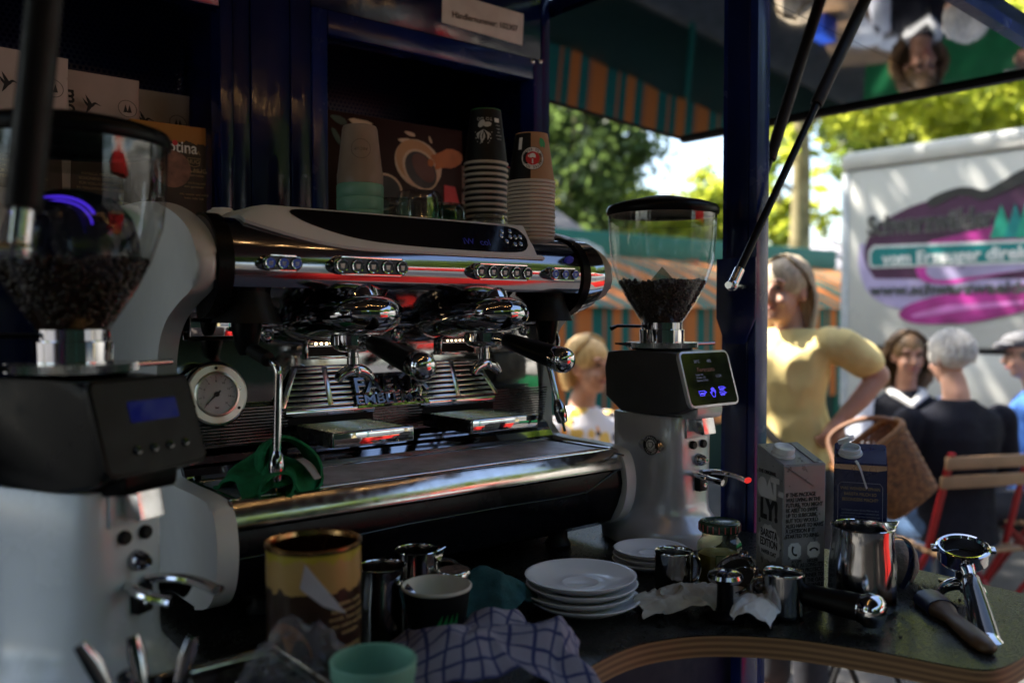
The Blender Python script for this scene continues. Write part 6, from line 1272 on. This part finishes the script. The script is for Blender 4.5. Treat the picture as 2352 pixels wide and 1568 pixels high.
# --- wicker basket on her arm
hw = Vector((WM[yw.name] @ Vector((.19, -.04, 1.05))))
bc_ = at(2040, 1085, 2.95); bk = thing('wicker_basket', 'brown wicker basket tilted on the arm of the person in yellow', 'basket', tuple(bc_)); WK = mat('wicker', (.20, .085, .025), .6, var=.3, vs=60)
ax_r = (_r*.62+_u*-.78).normalized(); ax_x = (_r*.78+_u*.62).normalized(); BF = frame((0, 0, 0), ax_x, -_v) ; ax_z = -ax_r
BF = Matrix((ax_x, ax_z.cross(ax_x), ax_z)).transposed().to_4x4()
m = MB()
def rrect(a, b, z, n=40, ph=0, amp=0):
    P = []
    for k in range(n):
        t = 2*pi*k/n; c, s_ = cos(t), sin(t); q = 1/max(abs(c)**4+abs(s_)**4, 1e-6)**.25; o = 1+amp*(1 if (k+ph) % 2 else -1); P.append((a*c*q*o, b*s_*q*o, z))
    return P
for i in range(19):
    z = -.115+i*.0125; k = .72+.28*i/18; m.tube(rrect(.125*k, .085*k, z, 56, i % 2, .018), .0062, 6, BF, loop=True)
m.build('weave', WK, bk, local=True, kind='stuff')
WM[bk.name] = T(*bc_)
m = MB(); m.tube(rrect(.128, .088, .118, 40), .011, 8, T(*bc_) @ BF, loop=True); m.build('rim', WK, bk)
m = MB(); m.prism([(p_[0], p_[1]) for p_ in rrect(.088, .06, 0)], -.122, -.112, T(*bc_) @ BF); m.build('base', WK, bk)
hp0 = T(*bc_) @ BF @ Vector((-.125, 0, .118)); hp1 = T(*bc_) @ BF @ Vector((.125, 0, .118))
m = MB(); m.tube(bez([hp0, hp0.lerp(hw, .6)+Vector((0, 0, .02)), hw, hw+Vector((0, 0, .0)), hw.lerp(hp1, .45)+Vector((0, 0, .08)), hp1], 18), .009, 8); m.build('handle', mat('handle_leather', (.22, .10, .05), .5), bk)
# --- folding chair with red frame
RED = mat('red_paint', (.26, .008, .010), .4); BEECH = ramp_mat('beech_slat', 'ShaderNodeTexNoise', [(.3, (.17, .10, .05)), (.7, (.26, .16, .085))], .5)
def chair(label, loc, rz, group='folding chairs with red frames'):
    t = thing('folding_chair', label, 'chair', loc, rz, group)          # sitter faces -y, backrest at +y
    for s_ in (-1, 1):
        m = MB(); m.tube([(s_*.20, -.20, .0), (s_*.20, .08, .44), (s_*.195, .215, .90)], .011, 8, flat=1.6); m.build('frame_leg', RED, t, local=True)
        m = MB(); m.tube([(s_*.18, .23, .0), (s_*.18, -.17, .45)], .011, 8, flat=1.6); m.build('frame_leg', RED, t, local=True)
    for z, y in ((.86, .222), (.775, .195)): m = MB(); m.box((0, y, z), (.46, .016, .052), bev=.004); m.build('back_slat', BEECH, t, local=True)
    for i in range(6): m = MB(); m.box((0, -.16+i*.062, .465), (.44, .046, .016), bev=.004); m.build('seat_slat', BEECH, t, local=True)
    m = MB(); m.tube([(-.18, .12, .13), (.18, .12, .13)], .007, 8); m.build('stretcher', RED, t, local=True); return t
# --- seated person builder (hips at z=.50, faces -y)
def sitter(label, loc, rz, head, top_mat, leg_mat, skin, arms, coat=False, lean=.0, wide=1.0, sleeve=None, hang=.46, seed=1):
    t = thing('person', label, 'person', loc, rz); H = head
    hz = H.translation.z; sz = hz-.215
    m = MB(); headmesh(m, H); hx, hy = H.translation.x, H.translation.y
    limb(m, [(0, lean, sz+.0), (hx*.5, (lean+hy)/2+.02, sz+.07), (hx, hy+.02, sz+.13)], [.065, .056, .052])
    torso(m, [(0, .02, hang, .17, .13), (0, .02, hang+.10, .15, .115), (0, .015, (hang+sz)/2, .145, .105), (0, lean, sz-.12, .165*wide, .11), (0, lean, sz-.03, .165*wide, .09), (0, lean, sz+.02, .08, .06)])
    for P in arms: limb(m, P[:2], [.046, .040]); limb(m, P[1:3], [.039, .028]); hand(m, P[2], Vector(P[2])-Vector(P[1]), (0, 0, 1), .4, .95)
    for s_ in (-1, 1): limb(m, [(s_*.09, .02, hang+.07), (s_*.12, -.38, hang+.04)], [.085, .06]); limb(m, [(s_*.12, -.38, hang+.04), (s_*.12, -.36, .09)], [.056, .042]); m.tube([(s_*.12, -.33, .045), (s_*.12, -.44, .04), (s_*.125, -.53, .03)], [.042, .04, .03], 12)
    b_ = m.build('body', skin, t, local=True, remesh=.009, smooth_it=4, ang=80); face_bits(t, H, b_)
    m = MB(); torso(m, [(0, .02, hang+.02, .188, .150), (0, .02, hang+.12, .172, .138), (0, .015, (hang+sz)/2, .168, .128), (0, lean, sz-.12, .190*wide, .130), (0, lean, sz-.035, .190*wide, .105), (0, lean+.005, sz+.025, .10, .075), (0, lean+.005, sz+.045, .075, .062)])
    if coat:
        for P in arms: limb(m, [P[0], P[1]], [.068, .060]); limb(m, [P[1], tuple(Vector(P[1]).lerp(Vector(P[2]), .9))], [.058, .046])
    else:
        for P in arms: limb(m, [P[0], tuple(Vector(P[0]).lerp(Vector(P[1]), .5))], [.062, .058])
    m.build('jacket' if coat else 'top', top_mat, t, local=True, remesh=.011, smooth_it=3, ang=80, disp=crease(.006, 8, seed))
    if sleeve:
        for P in arms: m = MB(); limb(m, [P[0], P[1]], [.064, .056]); limb(m, [P[1], tuple(Vector(P[1]).lerp(Vector(P[2]), .92))], [.055, .042]); m.build('sleeve', sleeve, t, local=True, remesh=.010, smooth_it=3, ang=80, disp=crease(.004, 12, seed+1))
    m = MB(); torso(m, [(0, .02, hang-.02, .185, .145), (0, .02, hang+.08, .18, .145)])
    for s_ in (-1, 1): limb(m, [(s_*.09, .02, hang+.07), (s_*.12, -.38, hang+.04)], [.098, .076]); limb(m, [(s_*.12, -.38, hang+.04), (s_*.12, -.36, .13)], [.073, .062])
    m.build('trousers', leg_mat, t, local=True, remesh=.012, smooth_it=3, ang=80); return t, H
BLUEJ = mat('blue_jeans', (.04, .08, .16), .85, var=.2, vs=20); NAVJ = mat('navy_jacket', (.006, .0065, .012), .8, var=.1, spec=.2)
vflat = Vector((_v.x, _v.y, 0)).normalized()
def sarms(sz, w_=.20, fy=-.30, fz=.74): return [[(s_*w_, .01, sz-.05), (s_*(w_+.06), -.02, sz-.29), (s_*.14, fy, fz)] for s_ in (-1, 1)]
# man with white hair, seen from behind
pz = gpos(2195, 3.92); fz_ = vflat*.95-_r*.25; rz_ = fwd_rz(fz_); chair('wood and red metal folding chair under the person with white hair', pz, rz_)
H = T(0, -.03, 1.272) @ RX(.12); t, H = sitter('person with white hair in a navy jacket, seated with their back turned', pz, rz_, H, NAVJ, BLUEJ, SKIN, sarms(1.06, .235), True, .01, 1.2, seed=2)
m = MB(); rnd = random.Random(8); m.ball((0, .018, .040), (.081, .098, .090), 22, 16, H)
for i in range(1100):
    a = rnd.uniform(-2.3, 2.3); e = rnd.uniform(-.35, 1.5); d_ = Vector((sin(a)*cos(e), cos(a)*cos(e), sin(e))); p_ = Vector((d_.x*.080, .018+d_.y*.098, .040+d_.z*.090)); q = p_+d_*.005+(Vector((0, 0, -1))+d_*d_.z)*.034+Vector((rnd.gauss(0, .005), rnd.gauss(0, .005), rnd.gauss(0, .004)))
    m.tube([p_*.98, p_+d_*.006+(q-p_)*.4, q], [.0022, .0026, .001], 5, H)
m.build('hair', hairmat('white_hair', (.50, .47, .43), (.76, .73, .69)), t, local=True, ang=80)
# woman with curly hair facing the cart
pz = gpos(2082, 4.75); fz_ = -vflat*.98-_r*.12; rz_ = fwd_rz(fz_); chair('wood and red metal folding chair under the person with curly hair', pz, rz_)
H = T(0, -.04, 1.245) @ RX(.04); t, H = sitter('person with long curly hair in a dark vest over white sleeves, facing the cart', pz, rz_, H, mat('dark_vest', (.006, .0065, .011), .85, spec=.2), BLUEJ, SKIN2, sarms(1.03, .19, -.26, .78), False, .0, .98, mat('white_sleeve', (.62, .63, .70), .85), seed=5)
m = strands(H, 700, None, random.Random(14), .215, .007, 1.08, 0, .0050, amin=-2.45, amax=2.45, spread=.045, curl=.014); m.build('hair', ramp_mat('brown_ombre_hair', 'ShaderNodeTexNoise', [(.35, (.05, .028, .015)), (.7, (.27, .15, .06))], .5), t, local=True, ang=80)
m = MB(); m.tube([(-.085, .03, 1.075), (-.07, -.06, 1.05), (0, -.105, 1.0), (.07, -.06, 1.05), (.085, .03, 1.075)], .020, 8, flat=1.4); m.build('collar', PAPERW, t, local=True)
# man with flat cap
pz = gpos(2385, 4.45); fz_ = -_r*.95+vflat*.25; rz_ = fwd_rz(fz_); chair('wood and red metal folding chair under the person in the flat cap', pz, rz_)
H = T(0, -.05, 1.262) @ RX(.05) @ RZ(-.05); t, H = sitter('person in a grey flat cap and blue shirt turned sideways', pz, rz_, H, mat('blue_shirt', (.03, .11, .38), .8), JEAN, SKIN, sarms(1.05, .21, -.28, .76), True, .0, 1.08, seed=7)
m = MB(); m.ball((0, .005, .082), (.094, .118, .048), 22, 12, H); m.tube([(-.05, -.085, .062), (0, -.135, .052), (.05, -.085, .062)], [.012, .016, .012], 8, H, flat=1.2); m.ball((0, -.085, .066), (.075, .060, .016), 16, 8, H); m.build('flat_cap', mat('grey_tweed', (.13, .13, .14), .9, var=.3, vs=120), t, local=True, ang=80)
m = MB(); m.ball((0, .022, .020), (.079, .092, .070), 18, 12, H); m.build('hair', mat('short_grey_hair', (.22, .18, .15), .7), t, local=True)
m = MB()
for s_ in (-1, 1): m.tube([(s_*.030+.021*cos(a), -.094, .018+.017*sin(a)) for a in [2*pi*k/14 for k in range(14)]], .0022, 5, H, loop=True); m.tube([(s_*.051, -.092, .02), (s_*.078, .005, .018)], .002, 5, H)
m.build('spectacles', RUBBER, t, local=True)
# blond woman in flowered blouse
pz = gpos(1338, 3.85); fz_ = _r*.78-vflat*.72; rz_ = fwd_rz(fz_); chair('wood and red metal folding chair under the person in the flowered blouse', pz, rz_)
FLO = mat('flowered_blouse', (.7, .68, .7), .85, var=0); n, L, b = nodes(FLO); tc = n.new('ShaderNodeTexCoord'); cur = None
for sc, th, col, off in ((9, .55, (.80, .33, .04), 0), (13, .60, (.05, .04, .04), 7), (11, .58, (.75, .50, .12), 13)):
    mp = n.new('ShaderNodeMapping'); mp.inputs['Location'].default_value = (off, off, off); L.new(tc.outputs['Object'], mp.inputs[0]); nz = n.new('ShaderNodeTexNoise'); nz.inputs['Scale'].default_value = sc; nz.inputs['Detail'].default_value = 1; L.new(mp.outputs[0], nz.inputs['Vector'])
    g_ = n.new('ShaderNodeMath'); g_.operation = 'GREATER_THAN'; L.new(nz.outputs['Fac'], g_.inputs[0]); g_.inputs[1].default_value = th; mx = n.new('ShaderNodeMix'); mx.data_type = 'RGBA'; L.new(g_.outputs[0], mx.inputs[0])
    if cur: L.new(cur, mx.inputs[6])
    else: mx.inputs[6].default_value = (.72, .69, .72, 1)
    mx.inputs[7].default_value = col+(1,); cur = mx.outputs[2]
L.new(cur, b.inputs['Base Color'])
H = T(0, -.04, 1.245) @ RX(.03) @ RZ(-.1); t, H = sitter('person with blond bob and orange flowered white blouse beside the silver grinder', pz, rz_, H, FLO, JEAN, SKIN, sarms(1.03, .19), True, .0, 1.05, seed=9)
m = strands(H, 1100, None, random.Random(24), .135, .002, 1.05, 0, .0036, amin=-2.45, amax=2.45, spread=.02); m.build('hair', hairmat('blond_hair', (.48, .28, .10), (.80, .56, .26)), t, local=True, ang=80)
# --- market table with plates, blue box, green crate
q = gpos(1962, 5.5); tb = thing('market_table', 'low wooden table with plates behind the person in yellow', 'table', q, radians(20)); m = MB(); m.box((0, 0, .72), (1.1, .6, .03), bev=.005); m.build('table_top', BEECH, tb, local=True)
for a in (-1, 1):
    for c in (-1, 1): m = MB(); m.tube([(a*.48, c*.25, 0), (a*.48, c*.25, .705)], .02, 8); m.build('leg', RUBBER, tb, local=True)
for k, (dx, dy) in enumerate(((-.18, -.1), (.02, .05), (.22, -.08))):
    pl_ = dup(s0, (q[0]+dx*.9, q[1]+dy, .737), k, ('white plate nearest the blue box on the market table', 'white plate in the middle of the market table', 'white plate at the far end of the market table')[k], 'plates on the market table', scale=1.5, cat='plate')
bb = thing('blue_box', 'small bright blue box on the market table', 'box', (q[0]-.36, q[1]+.1, .737)); m = MB(); m.box((0, 0, .06), (.14, .10, .12), bev=.006); m.build('tub', mat('bright_blue', (.01, .06, .5), .4), bb, local=True); m = MB(); m.box((0, 0, .126), (.15, .11, .010), bev=.003); m.build('lid', mat('bright_blue_lid', (.015, .08, .55), .4), bb, local=True)
# --- trestle with thin crossed legs below the counter tip
tl_ = on(2, 0, 1960, 1700); tsl = thing('trestle', 'low trestle with thin crossed dark legs on the paving', 'trestle', (tl_.x, tl_.y, 0), radians(25))
m = MB(); m.box((0, 0, .46), (.9, .05, .03), bev=.004); m.build('rail', RUBBER, tsl, local=True)
for a in (-.35, .35):
    for s_ in (-1, 1): m = MB(); m.tube([(a-s_*.16, s_*.14, 0), (a+s_*.05, 0, .45)], .009, 8); m.build('leg', RUBBER, tsl, local=True)
# ------------------------------------------------------------ trees
BARK = ramp_mat('bark', 'ShaderNodeTexNoise', [(.3, (.16, .13, .06)), (.7, (.34, .29, .15))], .9)
L_Y = leafmat('spring_leaf', (.13, .19, .025), (.75, .80, .10)); L_G = leafmat('mid_leaf', (.06, .11, .02), (.30, .40, .05)); L_D = leafmat('needle_leaf', (.03, .06, .02), (.13, .20, .05))
def leaves(m, blobs, n_, s_, rnd, elong=1.6):
    tot = sum(b[1][0]*b[1][1]*b[1][2] for b in blobs)
    for c, r_ in blobs:
        k = int(n_*r_[0]*r_[1]*r_[2]/tot)
        cl = []
        for i in range(max(6, k//45)):
            d_ = Vector((rnd.gauss(0, 1), rnd.gauss(0, 1), rnd.gauss(0, 1))).normalized()*rnd.random()**.45; cl.append(Vector((c[0]+d_.x*r_[0], c[1]+d_.y*r_[1], c[2]+d_.z*r_[2])))
        cs = min(r_)*.26
        for i in range(k):
            p_ = rnd.choice(cl)+Vector((rnd.gauss(0, cs), rnd.gauss(0, cs), rnd.gauss(0, cs*.7))); z = Vector((rnd.gauss(0, 1), rnd.gauss(0, 1), rnd.gauss(0, 1)+.4)).normalized(); x = z.orthogonal().normalized(); x.rotate(Quaternion(z, rnd.random()*6.3)); y = z.cross(x); a = s_*rnd.uniform(.6, 1.3)
            m.add([p_-x*a*elong*.5, p_+y*a*.38, p_+x*a*elong*.5, p_-y*a*.38], [(0, 1, 2, 3)])
def tree(label, base, hgt, r_, blobs, n_, s_, lm, seed, cat='tree', group=None, lean=(0, 0)):
    t = thing('tree', label, cat, (base[0], base[1], 0), 0, group); rnd = random.Random(seed)
    m = MB(); top = Vector((lean[0], lean[1], hgt)); P = [Vector((lean[0]*q**1.5, lean[1]*q**1.5, hgt*q))+Vector((noise.noise((q*3, seed, 0))*.12, noise.noise((q*3, seed, 5))*.12, 0)) for q in [i/9 for i in range(10)]]
    m.tube(P, [r_*(1.35 if i == 0 else 1)*(1-.55*i/9) for i in range(10)], 14); tk = m.build('trunk', BARK, t, local=True, ang=60)
    for c, rr_ in blobs[:7]:
        m = MB(); a = P[rnd.randint(7, 9)]; c = Vector(c); m.tube(bez([a, a.lerp(c, .5)+Vector((0, 0, .2)), c], 6), [r_*.30*(1-.8*i/6) for i in range(7)], 8); m.build('limb', BARK, tk, local=True)
    m = MB(); leaves(m, blobs, n_, s_, rnd); m.build('crown', lm, t, local=True, keepn=True); return t
def rel(px, py, d, base): p_ = at(px, py, d); return (p_.x-base[0], p_.y-base[1], p_.z)
# dark conifer behind the tent
B0 = gpos(1330, 17); tree('dark conifer with drooping boughs behind the grey tent', B0, 7.5, .25, [(rel(1290, 330, 17, B0), (1.1, 1.1, 1.2)), (rel(1370, 380, 17, B0), (1.0, 1.0, 1.3)), (rel(1310, 470, 16.5, B0), (1.2, 1.0, .9)), (rel(1425, 330, 17, B0), (.6, .6, .6)), (rel(1370, 260, 18, B0), (.9, .8, .5)), (rel(1470, 345, 17, B0), (.45, .45, .10)), (rel(1300, 230, 18, B0), (1.2, 1, .7))], 6500, .15, L_D, 11)
B0 = gpos(1310, 23); tree('pale green broadleaf tree seen through the conifer', B0, 8, .25, [(rel(1290, 260, 23, B0), (1.4, 1.4, 1.2)), (rel(1350, 420, 23, B0), (1.6, 1.4, 1.4)), (rel(1420, 500, 23, B0), (1.0, 1.0, .8)), (rel(1310, 500, 22, B0), (1.2, 1.2, 1.0))], 4200, .26, L_Y, 12)
B0 = gpos(1600, 24); tree('bright yellow green tree beyond the striped stall', B0, 4.5, .2, [(rel(1590, 500, 24, B0), (.9, .9, .7)), (rel(1650, 470, 24, B0), (.9, .9, 1.0)), (rel(1540, 530, 24, B0), (1.2, 1, .6)), (rel(1470, 545, 24, B0), (1.2, 1, .5)), (rel(1640, 560, 24, B0), (1.2, 1, .6))], 3800, .22, L_Y, 13)
# tree with the visible trunk right of the post
B0 = gpos(1838, 12.5); tree('tall tree with pale bare trunk beside the white trailer', B0, 5.2, .19, [(rel(1820, 330, 12.5, B0), (.5, .5, .35)), (rel(1990, 250, 14, B0), (1.5, 1.2, .55)), (rel(2150, 260, 15, B0), (1.6, 1.4, .6)), (rel(2310, 240, 15, B0), (1.6, 1.4, .7)), (rel(1900, 120, 14, B0), (2, 2, 1.2)), (rel(2200, 100, 15, B0), (2.4, 2, 1.2))], 6000, .17, L_Y, 14)
B0 = gpos(1790, 20); tree('young tree with thin sunlit leaves behind the tall trunk', B0, 4.4, .12, [(rel(1785, 480, 20, B0), (.5, .8, .9)), (rel(1790, 560, 20, B0), (.8, .8, .5)), (rel(1890, 500, 21, B0), (.35, .5, .4)), (rel(1930, 590, 22, B0), (1, .8, .35))], 1300, .18, L_Y, 15)
B0 = gpos(2260, 22); tree('large sunlit tree rising over the trailer roof', B0, 8, .3, [(rel(2080, 330, 22, B0), (1.6, 1.4, .7)), (rel(2240, 300, 22, B0), (2, 1.6, .9)), (rel(2380, 300, 22, B0), (1.8, 1.6, 1.2)), (rel(2160, 210, 22, B0), (2, 1.6, .8)), (rel(2500, 350, 22, B0), (2, 2, 1.6)), (rel(2150, 90, 22, B0), (2.2, 2, 1.2)), (rel(2350, 60, 22, B0), (2.6, 2, 1.4)), (rel(2250, -60, 22, B0), (2.4, 2, 1.2)), (rel(2480, -40, 22, B0), (2.4, 2, 1.4))], 10500, .22, L_Y, 16)
# tall shade trees towards the sun (their crowns dapple the yard)
tree('tall plane tree shading the cart from behind the cabinet', (-.6, 9.0), 7.5, .3, [((.2, -1.2, 7.2), (2.4, 2.2, 1.0)), ((2.2, -1.6, 7.4), (2.2, 2.0, 1.0)), ((-1.8, -2.0, 7.2), (2.2, 2.0, 1.0)), ((.5, .8, 8.2), (2.4, 2.2, 1.2)), ((-2.8, -3.6, 7.0), (2.4, 2.2, .9)), ((-1.2, -4.2, 6.8), (2.0, 2, .8))], 2300, .17, L_G, 21)
tree('added broad dense tree shading the yard in front of the cart', (-2.6, 5.2), 7.2, .3, [((.9, -2.9, 7.6), (2.2, 2.2, .9)), ((-.6, -2.8, 7.4), (2.6, 2.4, .9)), ((-3.0, -2.6, 7.2), (2.4, 2.2, .9)), ((.6, -5.2, 7.8), (2.6, 2.2, .8)), ((2.0, -5.4, 7.9), (2.0, 2.0, .8)), ((-2.2, -5.2, 7.6), (2.4, 2.2, .8))], 9000, .20, L_G, 23)  # unseen tree added to keep sun off the front yard
tree('tall plane tree shading the trailer and the yard', (3.4, 10.2), 8.0, .3, [((.4, -3.4, 7.4), (2.3, 2.2, 1.0)), ((-1.4, -1.4, 7.6), (2.2, 2.0, 1.0)), ((2.0, -1.8, 7.8), (2.2, 2.0, 1.0)), ((1.5, -5.2, 7.2), (2.0, 2.0, .8)), ((.5, .6, 8.6), (2.6, 2.4, 1.2)), ((3.2, -4.6, 7.5), (1.8, 1.8, .8))], 7600, .17, L_G, 22)
# ring of trees round the square (seen in the chrome)
pt = tree('leafy tree at the edge of the square across from the cart', (6, -13), 6.5, .28, [((0, 0, 6.5), (3, 3, 2.2)), ((-2, .6, 5.4), (2, 2, 1.6)), ((2, -.5, 5.6), (2.2, 2, 1.6)), ((.2, -1.5, 4.6), (2.2, 2, 1.2))], 6000, .34, L_G, 31, group='trees round the square')
for x, y, s_, a in ((0, -16, 1.1, 1), (-7, -13, 1.0, 2), (-13, -6, 1.1, 3), (13, -11, 1.15, 4), (-14, 3, 1.0, 5), (-11, 12, 1.1, .5), (16, -3, 1.2, 1.5), (20, 8, 1.2, 2.5), (-4, 17, 1.1, 3.5)): dup(pt, (x, y, 0), a, scale=s_)
# ------------------------------------------------------------ opposite the cart: red stall and parasol mirrored in the chrome
REDC = mat('red_cloth', (.55, .015, .012), .8); n, L, b = nodes(REDC); tl = n.new('ShaderNodeBsdfTranslucent'); tl.inputs[0].default_value = (.8, .03, .02, 1); mx = n.new('ShaderNodeMixShader'); mx.inputs[0].default_value = .45; L.new(b.outputs[0], mx.inputs[1]); L.new(tl.outputs[0], mx.inputs[2]); L.new(mx.outputs[0], n['Material Output'].inputs['Surface'])
def parasol(label, x, y, r_, z0, z1, mt):
    t = thing('parasol', label, 'parasol', (x, y, 0)); m = MB(); m.lathe([(0, z1), (r_*.5, (z0+z1)/2+.06), (r_, z0), (r_, z0-.14)], 8); m.build('canopy', mt, t, local=True, ang=10, solid=.004); m = MB(); m.tube([(0, 0, 0), (0, 0, z1)], .02, 10); m.build('pole', STEEL, t, local=True); m = MB(); m.lathe([(0, .06), (.22, .05), (.24, 0), (0, 0)], 24); m.build('base', RUBBER, t, local=True)
parasol('red parasol in the square opposite the cart', 3.9, -2.9, 1.1, 1.95, 2.45, REDC)
parasol('cream parasol in the square opposite the cart', 4.6, -3.6, 1.4, 2.15, 2.75, mat('cream_canvas', (.62, .57, .48), .8))
rt = thing('red_stall_table', 'market table with a red cloth opposite the cart', 'table', (2.75, -1.75, 0), radians(15)); m = MB(); m.box((0, 0, .44), (1.3, .6, .88), bev=.02); m.build('cloth', REDC, rt, local=True); m = MB(); m.box((0, 0, .892), (1.3, .6, .02), bev=.004); m.build('board', BEECH, rt, local=True)
# second striped stall behind the cart
s2 = thing('striped_stall', 'market stall with orange and green stripes hidden behind the cart cabinet', 'market stall', (-.4, 3.4, 0)); m = MB(); m.grid(lambda u, v: (-2.4+u*4.0, 3.05+.02*sin(u*60), .2+v*2.1), 90, 3); m.build('curtain', STR, s2, solid=.004)
m = MB(); m.grid(lambda u, v: (-2.45+u*4.1, 3.0+v*1.8, 2.31+.4*v), 20, 3); m.build('awning', GRN, s2, solid=.004)
for x in (-2.4, 1.6):
    for y in (3.06, 4.75): m = MB(); m.tube([(x, y, 0), (x, y, 2.3 if y < 4 else 2.69)], .03, 8); m.build('post', GRN, s2)

# unseen dark green stall added across the square: blocks skylight behind the barista
os_ = thing('shade_stall', 'added long dark green stall blocking light across the aisle', 'market stall', (-1.2, -4.2, 0)); DG = mat('dark_green_canvas', (.012, .035, .022), .8)
m = MB(); m.grid(lambda u, v: (-6+u*8.6, -4.4+.03*sin(u*50), .1+v*2.7), 60, 3); m.build('back_curtain', DG, os_, solid=.004)
m = MB(); m.grid(lambda u, v: (-6.1+u*8.8, -4.4+v*1.9, 2.9-.45*v), 40, 3); m.build('awning', DG, os_, solid=.004)
cbox('counter', -5.8, 2.4, -3.2, -2.75, .0, .9, mat('stall_counter', (.05, .04, .035), .7), .01, os_)
for x in (-6, -3, 0, 2.6):
    m = MB(); m.tube([(x, -2.6, 0), (x, -2.6, 2.47)], .03, 8); m.build('post', GRN, os_)
